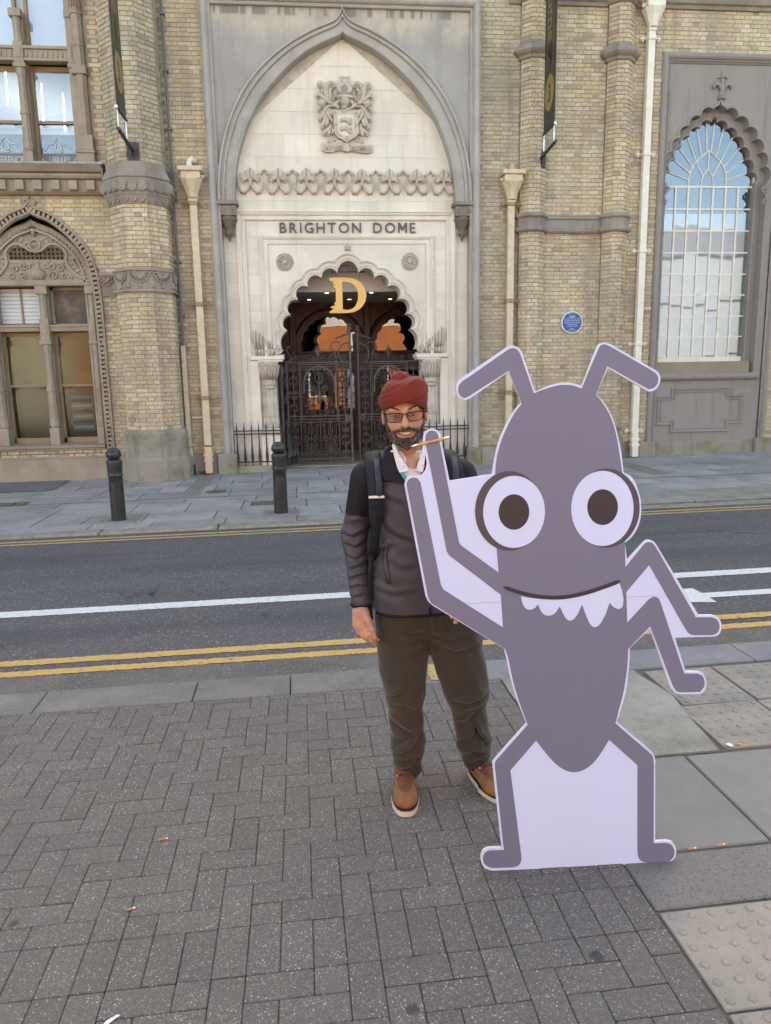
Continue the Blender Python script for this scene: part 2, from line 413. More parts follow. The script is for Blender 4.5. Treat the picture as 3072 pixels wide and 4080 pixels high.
# ------------------------------------------------------------------ street materials
def aggregate(name, base, base2, pebbles, vscale, amt, stain, rough=.85, bstr=.5, var=.0, samt=.5, big=1.3, gum=0, road=False):
    t = NT(name)
    v = t.voro(vscale); w = t.n('ShaderNodeSeparateColor'); t.l(v.outputs['Color'], w.inputs[0])
    peb = t.ramp(w.outputs[0], pebbles, 'CONSTANT')
    col = t.mix(t.noise(2.2, 4), base, base2)
    msk = t.math('MULTIPLY', t.ramp(v.outputs['Distance'], [(.30, 1.0), (.55, 0.0)]), t.ramp(w.outputs[1], [(1-amt, 0.0), (min(1, 1-amt+.05), 1.0)]))
    col = t.mix(msk, col, peb)
    col = t.mix(t.math('MULTIPLY', t.ramp(t.noise(big, 6, rough=.6), [(.45, 0.0), (.7, 1.0)]), samt), col, stain)
    if var:
        h = t.n('ShaderNodeHueSaturation'); t.l(col, h.inputs['Color'])
        t.l(t.math('ADD', t.math('MULTIPLY', t.rnd(), var), 1-var/2), h.inputs['Value']); col = h.outputs[0]
    if gum:                            # trodden gum and oil spots
        gv = t.voro(gum); gs_ = t.n('ShaderNodeSeparateColor'); t.l(gv.outputs['Color'], gs_.inputs[0])
        gd = t.math('ADD', gv.outputs['Distance'], t.math('MULTIPLY', t.noise(30, 3), .06))
        g = t.math('MULTIPLY', t.ramp(gd, [(.085, 1.0), (.11, 0.0)]), t.ramp(gs_.outputs[0], [(.5, 0.0), (.52, .8)]))
        col = t.mix(g, col, (.045, .043, .043))
    if road:                           # wheel tracks and a few cracks along the carriageway
        tr = t.noise(1.0, 4, vec=t.mapped((.25, 1.7, 1)))
        col = t.mix(t.math('MULTIPLY', t.ramp(tr, [(.42, 0.0), (.62, 1.0)]), .45), col, (.048, .048, .052))
        cv = t.n('ShaderNodeTexVoronoi', feature='DISTANCE_TO_EDGE'); cv.inputs['Scale'].default_value = .55
        wv = t.n('ShaderNodeVectorMath', operation='ADD'); nz = t.n('ShaderNodeTexNoise'); nz.inputs['Scale'].default_value = 3.0; nz.inputs['Detail'].default_value = 6; t.l(t.pos, nz.inputs['Vector'])
        sc_ = t.n('ShaderNodeVectorMath', operation='MULTIPLY'); t.l(nz.outputs['Color'], sc_.inputs[0]); sc_.inputs[1].default_value = (.6, .6, .6)
        t.l(t.mapped((.5, 1.2, 1)), wv.inputs[0]); t.l(sc_.outputs[0], wv.inputs[1]); t.l(wv.outputs[0], cv.inputs['Vector'])
        ck = t.math('MULTIPLY', t.ramp(cv.outputs['Distance'], [(.004, 1.0), (.009, 0.0)]), t.ramp(t.noise(.6, 3), [(.52, 0.0), (.6, .8)]))
        col = t.mix(ck, col, (.02, .02, .02))
    t.bump(t.math('SUBTRACT', t.noise(vscale*.6, 4), v.outputs['Distance']), bstr, .004)
    return t.fin(col, rough, 0, .35)
GREYP = [(0, (.085, .078, .074)), (.18, (.15, .138, .126)), (.36, (.20, .178, .15)), (.52, (.27, .205, .125)), (.62, (.17, .163, .163)), (.78, (.30, .27, .235)), (.88, (.11, .09, .075)), (.95, (.46, .44, .41))]
M['paver'] = aggregate('exposed_aggregate_paver', (.112, .101, .090), (.142, .128, .113), GREYP, 165, .85, (.105, .098, .09), bstr=.6, var=.14, gum=3.2)
ASPP = [(0, (.055, .055, .06)), (.3, (.11, .105, .11)), (.5, (.16, .14, .135)), (.68, (.22, .175, .155)), (.8, (.06, .06, .065)), (.92, (.32, .29, .26))]
M['asphalt'] = aggregate('road_asphalt', (.082, .079, .079), (.108, .103, .101), ASPP, 62, .8, (.105, .10, .10), bstr=.8, samt=.45, gum=1.1, road=True)
M['asphalt_edge'] = aggregate('dusty_gutter_asphalt', (.09, .082, .074), (.14, .125, .11), ASPP, 85, .6, (.20, .18, .155), bstr=.6, samt=.6)
M['macadam'] = aggregate('textured_grey_slab', (.15, .145, .135), (.19, .18, .17), [(0, (.08, .08, .08)), (.5, (.22, .21, .2)), (.8, (.13, .13, .13))], 130, .5, (.12, .115, .105), bstr=.5, var=.06)
M['concrete'] = surf('worn_concrete', (.22, .215, .185), (.30, .29, .25), 3.5, .9, .6, 90, stain=(.14, .132, .112), sscale=4, samt=.7, speck=((.42, .41, .37), 130, .5))
M['slab'] = surf('grey_concrete_slab', (.19, .185, .172), (.24, .233, .215), 2.5, .88, .4, 130, stain=(.13, .13, .125), sscale=2.5, samt=.6, var=.12, speck=((.10, .10, .10), 200, .4))
M['tactile'] = surf('buff_tactile_slab', (.25, .23, .19), (.305, .282, .23), 4, .9, .35, 120, stain=(.19, .187, .178), sscale=3.5, samt=.9, var=.12, speck=((.17, .16, .14), 150, .5))
M['kerb'] = surf('grey_kerbstone', (.140, .132, .117), (.185, .175, .154), 3, .85, .4, 110, stain=(.11, .105, .095), sscale=4, samt=.6, var=.14, speck=((.36, .34, .30), 120, .6))
M['kerb_blue'] = surf('blue_grey_kerbstone', (.155, .165, .18), (.195, .20, .21), 3, .85, .4, 110, stain=(.30, .25, .19), sscale=4, samt=.6, speck=((.33, .32, .30), 170, .3))
M['granite'] = surf('granite_kerb', (.22, .20, .165), (.30, .27, .22), 9, .85, .5, 60, stain=(.13, .125, .09), sscale=5, samt=.6, var=.12, speck=((.42, .38, .31), 90, .5))
M['flag'] = surf('blue_grey_york_flagstone', (.255, .246, .228), (.325, .313, .288), 1.8, .78, .2, 70, stain=(.155, .15, .135), sscale=2.2, samt=.6, var=.26, speck=((.30, .29, .27), 60, .2))
M['flag_brown'] = surf('brown_band_flagstone', (.215, .19, .165), (.25, .22, .19), 2, .85, .3, 80, stain=(.15, .135, .12), samt=.6, var=.12)
M['joint'] = surf('dirty_joint_sand', (.092, .084, .073), (.138, .127, .11), 9, .95, .4, 90, stain=(.07, .075, .04), sscale=4, samt=.5)
def paint(name, c, wear, base):
    t = NT(name)
    v = t.voro(80)
    k = t.math('MULTIPLY', t.ramp(t.noise(24, 8, rough=.75), [(.56, 0.0), (.64, 1.0)]), wear)
    col = t.mix(t.math('MULTIPLY', t.noise(3, 5), .55), c, (c[0]*.78, c[1]*.78, c[2]*.78))
    col = t.mix(t.math('MULTIPLY', t.ramp(t.noise(70, 4), [(.55, 0.0), (.7, 1.0)]), .25), col, (c[0]*.5, c[1]*.5, c[2]*.5))
    col = t.mix(k, col, base)
    t.bump(t.math('ADD', v.outputs['Distance'], t.noise(60, 4)), .5, .004)
    return t.fin(col, .7, 0, .35)
M['yellow_line'] = paint('yellow_road_paint', (.56, .355, .105), .85, (.09, .085, .08))
M['yellow_old'] = paint('faded_yellow_road_paint', (.46, .33, .13), .8, (.09, .085, .08))
M['white_line'] = paint('white_road_paint', (.66, .67, .64), .7, (.12, .12, .12))

def sheet(name, u0, u1, v0, v1, w, mat, parent=None, kind='structure', nu=1):
    V = []; F = []
    for i in range(nu+1):
        u = u0+(u1-u0)*i/nu; V += [(u, v0, w), (u, v1, w)]
        if i: F.append((2*i-2, 2*i, 2*i+1, 2*i-1))
    o = mk(name, (V, F), mat, parent, kind=kind)
    if parent is None: o.matrix_world = GM
    return o
ROAD_W = -0.03
ground = sheet('ground', -120, 120, -80, 120, -0.30, M['asphalt'])
# road between the kerbs, dusty gutter strips along the kerbs
road = sheet('road', -60, 60, 4.33, 9.13, ROAD_W, M['asphalt'])
def jag(name, u0, u1, va, vb, mat, w=0.004, step=.02, amp=.006, parent=None):
    """painted band with slightly ragged long edges"""
    n = int((u1-u0)/step); V = []; F = []
    for i in range(n+1):
        u = u0+(u1-u0)*i/n
        V += [(u, va+random.uniform(-amp, amp), ROAD_W+w), (u, vb+random.uniform(-amp, amp), ROAD_W+w)]
        if i: F.append((2*i-2, 2*i, 2*i+1, 2*i-1))
    o = mk(name, (V, F), mat, parent, kind='structure'); o.matrix_world = GM
    return o
k = 1-ROAD_W/CAM_H                     # road lies a little lower, so bands measured on the pavement level move outwards
def rv(v): return v*k
jag('gutter', -12, 14, 4.335, 4.60*k, M['asphalt_edge'], .002, .05, .02)
jag('gutter', -12, 14, 8.93*k, 9.13, M['asphalt_edge'], .002, .05, .03)
for va, vb, m in ((4.603, 4.692, 'yellow_line'), (4.790, 4.888, 'yellow_line'), (8.60, 8.675, 'yellow_old'), (8.745, 8.825, 'yellow_old')):
    jag('yellow_line', -12, 14, rv(va), rv(vb), M[m], .004)
jag('white_line', -12, 14, rv(5.865), rv(6.02), M['white_line'], .004)
# direction arrow of the cycle lane
def flatpoly(name, pts, w, mat, parent=None, kind='structure'):
    V = [(u, v, w) for u, v in pts]
    T = tessellate_polygon([[Vector((u, v, 0)) for u, v in pts]])
    o = mk(name, (V, [tuple(t) for t in T]), mat, parent, kind=kind)
    if parent is None: o.matrix_world = GM
    return o
flatpoly('road_arrow', [(u*.971, v*.971) for u, v in ((2.3, 5.615), (3.30, 5.415), (3.31, 5.541), (12, 5.535), (12, 5.68), (3.315, 5.67), (3.31, 5.817), (3.10, 5.80))], ROAD_W+.004, M['white_line'])

# ------------------------------------------------------------------ near pavement
near = sheet('near_pavement', -14, 16, -6.0, 4.05, -0.012, M['joint'])
far = sheet('far_pavement', -14, 16, 9.38, 16.9, -0.012, M['joint'])
def pieces(name, items, mats, parent, limit=300, dist=lambda a: a[1], tilt=.003, hj=.0015):
    """items: (u, v, lu, lv[, mat]) rectangular slabs; the nearest become objects, the rest one joined mesh"""
    items = sorted(items, key=dist)
    cache = {}; rest = {}
    for n, it in enumerate(items):
        u, v, lu, lv = it[:4]; mat = it[4] if len(it) > 4 else mats
        h = random.uniform(-hj, hj)
        if n < limit:
            key = (round(lu, 4), round(lv, 4), mat.name)
            if key not in cache:
                o = mk(name, box(-lu/2, lu/2, -lv/2, lv/2, -.05, 0, min(.006, .02*min(lu, lv)+.001)), mat, parent)
                cache[key] = o
            else:
                o = cache[key].copy(); C.objects.link(o); o.parent = parent
            o.location = (u, v, h); o.rotation_euler = (random.gauss(0, tilt), random.gauss(0, tilt), random.gauss(0, tilt))
        else:
            rest.setdefault(mat.name, []).append(xf(box(-lu/2, lu/2, -lv/2, lv/2, -.05, 0, .004), Matrix.Translation((u, v, h))))
    for mn, gs in rest.items():
        mk(name+'_field', join(*gs), bpy.data.materials[mn], parent, kind='stuff')
# block pavers, herringbone along the kerb
S = .1045; J = .0022; pav = []
u_r = 1.125; SOLD = 19
for i in range(-60, 40):
    for j in range(-30, 60):
        d = (i+j) % 4
        if j in (SOLD, SOLD+1):
            if j != SOLD: continue
            cu, cv, lu, lv = i*S+S/2, j*S+S, S, 2*S
        elif d == 0: cu, cv, lu, lv = i*S+S, j*S+S/2, 2*S, S
        elif d == 2: cu, cv, lu, lv = i*S+S/2, j*S+S, S, 2*S
        elif d == 3 and j == SOLD+2: cu, cv, lu, lv = i*S+S/2, j*S+S/2, S, S
        else: continue
        if d == 2 and j == SOLD-1: lv = S; cv = j*S+S/2
        cu += -.02; cv += .03
        a, b, c_, e = cu-lu/2, cu+lu/2, cv-lv/2, cv+lv/2
        if b > u_r: b = u_r
        if e > 4.045: e = 4.045
        if b-a < .03 or e-c_ < .03 or c_ < .4 or a < -3.2: continue
        pav.append(((a+b)/2, (c_+e)/2, round(b-a-J, 4), round(e-c_-J, 4)))
def seen(u, v):
    p = np.array(g2w(u, v))-np.array([0, 0, CAM_H]); w = p@FW
    if w < .1: return False
    x, y = 1536+FPX*(p@R2)/w, 2040-FPX*(p@U2)/w
    return -80 < x < 3150 and y < 4180
vis = [q for q in pav if seen(q[0], q[1])]; hid = [q for q in pav if not seen(q[0], q[1])]
pieces('paver', vis+[(q[0], q[1], q[2], q[3], M['paver'], 1) for q in hid], M['paver'], near, dist=lambda q: q[1]+(100 if len(q) > 5 else 0))
# kerbstones flush with the pavement, falling to the road
kj = [-3.3, -2.42, -1.545, -.67, -.113, .50, 1.02, 1.88, 2.75, 3.6, 4.5, 5.4]
for a, b in zip(kj[:-1], kj[1:]):
    m = M['kerb_blue'] if a > 1.0 else M['kerb']
    o = mk('kerbstone', box(a+.003, b-.003, 4.053, 4.344, -.2, .002, .006), m, near)
    o.rotation_euler = (0, 0, 0)
flatpoly('faded_yellow_mark', [(.722, 4.10), (.745, 4.09), (.80, 4.094), (.84, 4.10), (.85, 4.17), (.83, 4.25), (.842, 4.33), (.80, 4.338), (.74, 4.335), (.73, 4.27), (.715, 4.2)], .006, M['yellow_old'], near)
# worn concrete reinstatement, grey slabs, macadam strip, tactile slabs
def irregular(name, pts, mat, h=.0):
    P = []
    n = len(pts)
    for i in range(n):
        a, b = pts[i], pts[(i+1) % n]; L = math.hypot(b[0]-a[0], b[1]-a[1]); m = max(1, int(L/.08))
        for q in range(m):
            t = q/m; j = .006 if 0 < q else 0
            P.append((a[0]+(b[0]-a[0])*t+random.uniform(-j, j), a[1]+(b[1]-a[1])*t+random.uniform(-j, j)))
    T = tessellate_polygon([[Vector((x, y, 0)) for x, y in P]]); N = len(P)
    V = [(x, y, h) for x, y in P]+[(x, y, h-.05) for x, y in P]
    F = [tuple(t) for t in T]+[(i, (i+1) % N, N+(i+1) % N, N+i) for i in range(N)]
    return mk(name, (V, F), mat, near)
irregular('concrete_patch', [(1.135, 3.06), (1.56, 3.058), (1.93, 3.062), (1.955, 3.33), (2.005, 3.66), (1.955, 4.04), (1.135, 4.045)], M['concrete'])
sl_ = []
for a, b in ((1.131, 1.738), (1.748, 2.36), (2.37, 2.98), (2.99, 3.6)): sl_.append(((a+b)/2, 2.714, b-a, .652, M['slab']))
for a, b in ((1.131, 1.80), (1.806, 2.45), (2.456, 3.1)): sl_.append(((a+b)/2, 2.236, b-a, .268, M['macadam']))
pieces('slab', sl_, M['slab'], near)
def tactile(u0, v0, lu, lv, n, mat=None):
    o = mk('tactile_slab', box(-lu/2+.004, lu/2-.004, -lv/2+.004, lv/2-.004, -.05, 0, .004), mat or M['tactile'], near)
    o.location = (u0+lu/2, v0+lv/2, random.uniform(-.002, .002)); o.rotation_euler = (random.gauss(0, .004), random.gauss(0, .004), random.gauss(0, .003))
    WPOS[o.name] = Vector((0, 0, 0))
    st = lu/n; nv = int(round(lv/st))
    for i in range(n):
        for j in range(nv):
            x, y = -lu/2+(i+.5)*st, -lv/2+(j+.5)*lv/nv
            if BL[0] is None:
                b = mk('blister', lathe([(.0145, -.002), (.0135, .0025), (.010, .0052), (.004, .006)], 0, 0, 10), M['tactile'], o, True); BL[0] = b
            else: b = BL[0].copy(); C.objects.link(b); b.parent = o
            b.location = (x, y, 0)
BL = [None]
for v in (1.685, 1.275, .865):
    for u in (1.135, 1.548, 1.96): tactile(u, v, .41, .405, 6)
for u, v, l in ((2.005, 3.545, .425), (2.435, 3.545, .45), (2.89, 3.54, .45), (1.965, 3.07, .45), (2.42, 3.07, .45), (2.875, 3.07, .45)):
    tactile(u, v, l, .47 if v > 3.5 else .465, 6)

# ------------------------------------------------------------------ far pavement
kf = [-14]
while kf[-1] < 14: kf.append(kf[-1]+random.uniform(1.1, 1.9))
kf = [x for x in kf]
for a, b in zip(kf[:-1], kf[1:]):
    drop = b > 4.3                       # dropped kerb in front of the tactile strip
    top = -.004 if not drop else -.02
    mk('granite_kerb', box(a+.008, b-.008, 9.135, 9.375, -.25, top+random.uniform(-.004, .004), .02), M['granite'], far)
fl = []
rows = [(9.385, 9.72), (9.73, 10.36), (10.37, 11.13), (11.14, 11.50), (11.51, 11.68), (11.69, 12.30), (12.31, 12.92), (12.93, 13.55), (13.56, 14.25), (14.26, 14.9), (14.91, 15.6)]
for r, (a, b) in enumerate(rows):
    u = -9-random.random()
    while u < 12:
        L = random.choice([.62, .77, .92, 1.07]) if r != 4 else random.uniform(1.0, 1.6)
        u2 = u+L
        mid = (u+u2)/2; vm = (a+b)/2
        drain = (-1.9 < mid < -1.62 and 11.7 < vm < 14.4)
        m = M['flag_brown'] if r == 4 else M['flag']
        if a < 9.8 and mid > 4.3: m = M['tactile']
        fl.append((mid, vm, L-.014, b-a-.014, m)); u = u2
pieces('flagstone', fl, M['flag'], far, dist=lambda q: abs(q[0]-1)*.5+q[1], tilt=.0012, hj=.003)
# ribbed drain channels from the downpipes to the kerb
def channel(u0, u1, v0, v1, n):
    o = mk('drain_channel', box(u0, u1, v0, v1, -.04, .006, .004), M['flag_brown'], far)
    gs = [box(u0+(u1-u0)*(i+.25)/n, u0+(u1-u0)*(i+.75)/n, v0+.01, v1-.01, .004, .013) for i in range(n)]
    for i, g in enumerate(gs): mk('rib', g, M['granite'], o)
channel(-1.91, -1.63, 11.75, 14.35, 5); channel(5.95, 6.30, 11.9, 14.35, 6)
# small covers set into the far pavement
def grating(name, label, u0, u1, v0, v1, n, mat):
    t = thing(name, label, 'drain cover', g2w((u0+u1)/2, (v0+v1)/2)); t.matrix_world = GM @ Matrix.Translation(((u0+u1)/2, (v0+v1)/2, 0))
    WPOS[t.name] = Vector(((u0+u1)/2, (v0+v1)/2, 0))
    mk('cover_frame', join(box(u0, u1, v0, v0+.03, -.03, .008), box(u0, u1, v1-.03, v1, -.03, .008), box(u0, u0+.03, v0+.03, v1-.03, -.03, .008), box(u1-.03, u1, v0+.03, v1-.03, -.03, .008)), mat, t)
    mk('pit', box(u0+.03, u1-.03, v0+.03, v1-.03, -.03, -.002), M['dark'], t)
    for i in range(n):
        a = u0+.03+(u1-u0-.06)*(i+.2)/n; b = u0+.03+(u1-u0-.06)*(i+.75)/n
        mk('grate_bar', box(a, b, v0+.03, v1-.03, -.002, .005), mat, t)
M['rust'] = surf('rusty_cast_iron', (.10, .07, .05), (.15, .11, .08), 9, .8, .4, 80)
grating('drain_grate', 'rusty slotted drain grate set in the far pavement at the left edge', -4.95, -4.17, 11.55, 11.85, 12, M['rust'])
grating('drain_grate', 'small square drain grate in the paving between the two bollards', -.75, -.42, 10.62, 10.92, 7, M['rust'])
mc = thing('manhole_cover', 'round grey iron manhole cover flush with the paving near the left drainpipe', 'manhole cover', (0, 0, 0))
mc.matrix_world = GM @ Matrix.Translation((-1.38, 12.1, 0)); WPOS[mc.name] = Vector((0, 0, 0))
mk('cover_disc', lathe([(.16, -.03), (.16, .009), (.0, .009)], 0, 0, 24), M['rust'], mc)
mk('rim', lathe([(.19, -.03), (.19, .006), (.165, .006), (.165, -.03)], 0, 0, 24), M['granite'], mc)
flatpoly('asphalt_patch', [(-9, 13.15), (-4.22, 13.0), (-4.30, 14.3), (-9, 14.5)], .012, M['macadam'], far)
# ------------------------------------------------------------------ the building
bld = thing('theatre_building', 'Victorian yellow brick theatre and library front with an arched white stone entrance', 'building', (0, 14.5, 0))
LB, RB = 14.50, 14.62                   # wall planes left and right
COURSE, STR, HDR = .0745, .228, .114
bricks = []                             # (centre, width, height, outward dir angle, material)
def brick_field(ox, oy, ang, x0, x1, z0, z1, mat, keep=None, shift=0.0, ends=True):
    """Flemish bond on the vertical plane through (ox, oy); local x runs along angle ang, the outside is to its right"""
    k0, k1 = int(math.floor(z0/COURSE))-1, int(math.ceil(z1/COURSE))+1
    ca, sa = math.cos(ang), math.sin(ang)
    for k in range(k0, k1):
        a, b = max(z0, k*COURSE+.005), min(z1, (k+1)*COURSE-.005)
        if b-a < .02: continue
        x = -20+(STR+HDR)/2*(k % 2)+shift+random.uniform(-.008, .008); i = 0
        while x < x1:
            L = STR if i % 2 == 0 else HDR; i += 1
            p, q = max(x+.005, x0), min(x+L-.005, x1); x += L
            if q-p < .02: continue
            mx, mz = (p+q)/2, (a+b)/2
            if keep and not keep(mx, mz, (q-p)/2): continue
            e = random.gauss(0, .0022)
            bricks.append((ox+mx*ca+e*sa, oy+mx*sa-e*ca, mz, q-p, b-a, ang, mat))
def brick_geo(w, h, d=.03, c=.004):      # front face on y = 0, five chamfered faces, back open
    V = [(-w/2, d, -h/2), (w/2, d, -h/2), (w/2, d, h/2), (-w/2, d, h/2), (-w/2, c, -h/2), (w/2, c, -h/2), (w/2, c, h/2), (-w/2, c, h/2),
         (-w/2+c, 0, -h/2+c), (w/2-c, 0, -h/2+c), (w/2-c, 0, h/2-c), (-w/2+c, 0, h/2-c)]
    F = [(8, 9, 10, 11)]
    for i in range(4):
        j = (i+1) % 4; F += [(i, j, 4+j, 4+i), (4+i, 4+j, 8+j, 8+i)]
    return V, F
# wall backs in mortar
wall = mk('brick_wall', join(box(-3.60, -1.50, LB+.008, LB+.25, 5.3, 12.5), box(-9, -5.95, LB+.008, LB+.25, 5.3, 12.5), box(-5.95, -3.60, LB+.008, LB+.25, 9.2, 12.5), box(-3.68, -1.50, LB+.008, LB+.25, -.4, 5.3), box(-9, -5.95, LB+.008, LB+.25, -.4, 5.3), plate([(-5.95, .3), (-5.95, 5.3), (-3.681, 5.3), (-3.681, .3), (-3.69, .3), (-3.69, 3.2), (-3.73, 3.75), (-3.88, 4.15), (-4.12, 4.48), (-4.45, 4.71), (-4.8, 4.86), (-5.15, 4.71), (-5.48, 4.48), (-5.72, 4.15), (-5.87, 3.75), (-5.91, 3.2), (-5.91, .3)], [], LB+.008, LB+.1), box(-5.95, -3.681, LB+.008, LB+.1, -.4, .3),
     box(-1.50, 3.25, LB+.008, LB+.3, 8.35, 12.5), box(3.25, 6.9, RB+.008, RB+.25, -.4, 12.5), box(6.9, 9.3, RB+.008, RB+.25, 7.6, 12.5), box(9.3, 14, RB+.008, RB+.25, -.4, 12.5)), M['mortar'], bld)  # wall carried up out of view to shade the street
def arch_half(z):                       # half width of the lower library arch at height z
    pts = [(0, 4.97), (.06, 4.86), (.38, 4.74), (.65, 4.51), (.87, 4.25), (1.02, 3.98), (1.10, 3.65), (1.13, 3.03), (1.13, .3)]
    for (xa, za), (xb, zb) in zip(pts[:-1], pts[1:]):
        if zb <= z <= za: return xa+(xb-xa)*(za-z)/(za-zb+1e-9)
    return 0 if z > 4.97 else 1.13
AX = -4.80
def keepL(x, z, h):
    if 9.2 > z > 5.45 and -5.9 < x < -3.57: return False
    if z < 5.05 and z > .5 and abs(x-AX) < arch_half(z)-.05: return False
    if -3.36 < x < -2.42: return False
    return True
brick_field(0, LB, 0, -9, -1.50, .39, 12.45, M['brick'], keepL)
brick_field(0, LB, 0, -1.50, 3.25, 8.42, 12.45, M['brick'])
brick_field(0, RB, 0, 3.28, 4.12, .35, 12.45, M['brick_grey'])
brick_field(0, RB, 0, 4.62, 5.78, .35, 4.47, M['brick']); brick_field(0, RB, 0, 4.62, 5.78, 4.74, 12.45, M['brick'])
brick_field(0, RB, 0, 6.26, 6.87, .35, 12.45, M['brick']); brick_field(0, RB, 0, 6.87, 9.36, 7.66, 12.45, M['brick'])
brick_field(0, RB, 0, 9.36, 14, .35, 12.45, M['brick'])
# octagonal stair turret between the library and the entrance
OX, OY, OS = -2.83, 14.25, .483
def oct_bricks(cx, cy, rf, z0, z1, mat, faces, sh=0):
    s = 2*rf*math.tan(math.pi/8)
    for n, f in enumerate(faces):
        na = -math.pi/2+f*math.pi/4        # outward normal angle
        ang = na+math.pi/2
        ox, oy = cx+rf*math.cos(na), cy+rf*math.sin(na)
        brick_field(ox, oy, ang, -s/2+.001, s/2-.001, z0, z1, mat, shift=.09*n+sh)
oct_bricks(OX, OY, OS, .90, 3.31, M['brick'], (-1, 0, 1, 2)); oct_bricks(OX, OY, OS, 3.70, 4.76, M['brick'], (-1, 0, 1, 2)); oct_bricks(OX, OY, OS-.02, 5.40, 12.45, M['brick_grey'], (-1, 0, 1, 2))
turret = mk('turret', octa([(OS-.012, -.3), (OS-.012, 5.3), (OS-.032, 5.32), (OS-.032, 12.5)], OX, OY), M['mortar'], bld)
# paired octagonal buttresses right of the entrance
BX1, BX2, BY, BR = 4.375, 6.02, 14.66, .25
for bx in (BX1, BX2):
    mk('buttress', octa([(BR-.012, -.3), (BR-.012, 8.6)], bx, BY), M['mortar'], bld)
    for z0, z1 in ((.72, 4.44), (4.77, 7.46), (7.72, 8.42)): oct_bricks(bx, BY, BR, z0, z1, M['brick'], (-1, 0, 1), .05)
# emit the bricks: the 300 that show largest one by one, the others joined
def shown(b):
    p = np.array(b[:3])-np.array([0, 0, CAM_H]); w = p@FW; x, y = 1536+FPX*(p@R2)/w, 2040-FPX*(p@U2)/w
    ok = -20 < x < 3092 and -20 < y < 2040
    hid = (1820 < x < 2530 and y > 1560) or b[1] > 14.95
    nx, ny = math.sin(b[5]), -math.cos(b[5]); c = abs(nx*p[0]+ny*p[1])/math.hypot(p[0], p[1])
    return (b[3]*b[4]*c/w**2) if ok and not hid else 0
order = sorted(bricks, key=lambda b: -shown(b))
cache = {}
for b in order[:300]:
    key = (round(b[3], 2), b[6].name)
    if key not in cache:
        me = bpy.data.meshes.new('brick'); V, F = brick_geo(key[0]-.001, .0645); me.from_pydata(V, [], F); me.materials.append(b[6]); cache[key] = me
    o = bpy.data.objects.new('brick', cache[key]); C.objects.link(o); o.parent = wall
    wp = WPOS[wall.name]
    o.location = (b[0]-wp[0], b[1]-wp[1], b[2]-wp[2]); o.rotation_euler = (random.gauss(0, .012), random.gauss(0, .005), b[5]+random.gauss(0, .012))
    o.scale = (1, 1, b[4]/.0645)
V, F, mi = [], [], []
for b in order[300:]:
    g = brick_geo(b[3], b[4]); ca, sa = math.cos(b[5]), math.sin(b[5]); n = len(V)
    tz = random.gauss(0, .01)
    for x, y, z in g[0]:
        y2 = y+x*tz; V.append((b[0]+x*ca-y2*sa, b[1]+x*sa+y2*ca, b[2]+z))
    F += [tuple(i+n for i in f) for f in g[1]]; mi += [0 if b[6] is M['brick'] else 1]*len(g[1])
mk('brickwork', (V, F), [M['brick'], M['brick_grey']], wall, kind='stuff', fm=mi)
# body of the building behind the front, roof and unseen neighbours added to block the sun
mk('rear_block', join(box(-9, 14, 14.95, 15.15, 9.2, 12.5), box(-9, 14, 15.2, 30, 12.3, 12.5), box(-9, -8.8, 15.2, 30, 0, 12.3), box(13.8, 14, 15.2, 30, 0, 12.3)), M['brick_grey'], bld)
for n, (x0, x1, h, lab) in enumerate(((-42, -9.05, 12.2, 'unseen terrace left of the theatre, added to keep the sun off the street'), (14.05, 46, 12.0, 'unseen terrace right of the theatre, added to keep the sun off the street'))):
    t = thing('sun_blocking_terrace', lab, 'building', ((x0+x1)/2, 15, 0))
    mk('wall', box(x0, x1, 14.7, 28, -.4, h), M['brick_grey'], t)
    mk('roof', box(x0-.0, x1, 14.6, 28.1, h, h+.25), M['lead'], t)
    q = x0+1.5
    while q < x1-1.5:
        for z in (1.2, 4.8, 8.3):
            f = mk('window', box(q-.6, q+.6, 14.64, 14.72, z, z+2.2), M['white_paint'], t)
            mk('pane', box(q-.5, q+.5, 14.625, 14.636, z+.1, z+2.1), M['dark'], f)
        q += 3.0
# ------------------------------------------------------------------ turret stonework
def ring(name, prof, mat, cx=OX, cy=OY, parent=bld): return mk(name, octa(prof, cx, cy), mat, parent)
ring('turret_capital', [(.46, 5.46), (.50, 5.44), (.50, 5.33), (.52, 5.31), (.56, 5.22), (.575, 5.20), (.575, 5.185), (.555, 5.17), (.56, 5.15), (.575, 5.12), (.60, 5.10), (.60, 4.99), (.585, 4.97), (.565, 4.945), (.55, 4.90), (.54, 4.89), (.53, 4.86), (.50, 4.76), (.47, 4.755)][::-1], M['grey_stone'])
ring('turret_band', [(.47, 3.31), (.535, 3.31), (.535, 3.345), (.50, 3.36), (.498, 3.65), (.53, 3.66), (.53, 3.69), (.47, 3.70)], M['grey_stone'])
ring('turret_base', [(.47, .905), (.50, .90), (.52, .885), (.535, .86), (.545, .83), (.545, .40), (.56, .38), (.605, .35), (.605, -.25)][::-1], M['plinth'])
def on_face(cx, cy, rf, f, geo):          # geometry built in XZ about x = 0 in front of y = 0, moved onto an octagon face
    na = -math.pi/2+f*math.pi/4
    Mx = Matrix.Translation((cx+rf*math.cos(na), cy+rf*math.sin(na), 0)) @ Matrix.Rotation(na+math.pi/2, 4, 'Z')
    return xf(geo, Mx)
def leaf_drop(x, z, w, h, d=.02):         # pointed petal hanging down
    p = arc_between((x-w/2, z), (x, z-h), -w*.22, 6)+arc_between((x, z-h), (x+w/2, z), -w*.22, 6)[1:]
    return sweep(p, [(.0, .01), (.004, -d), (-.018, -d), (-.022, .01)])
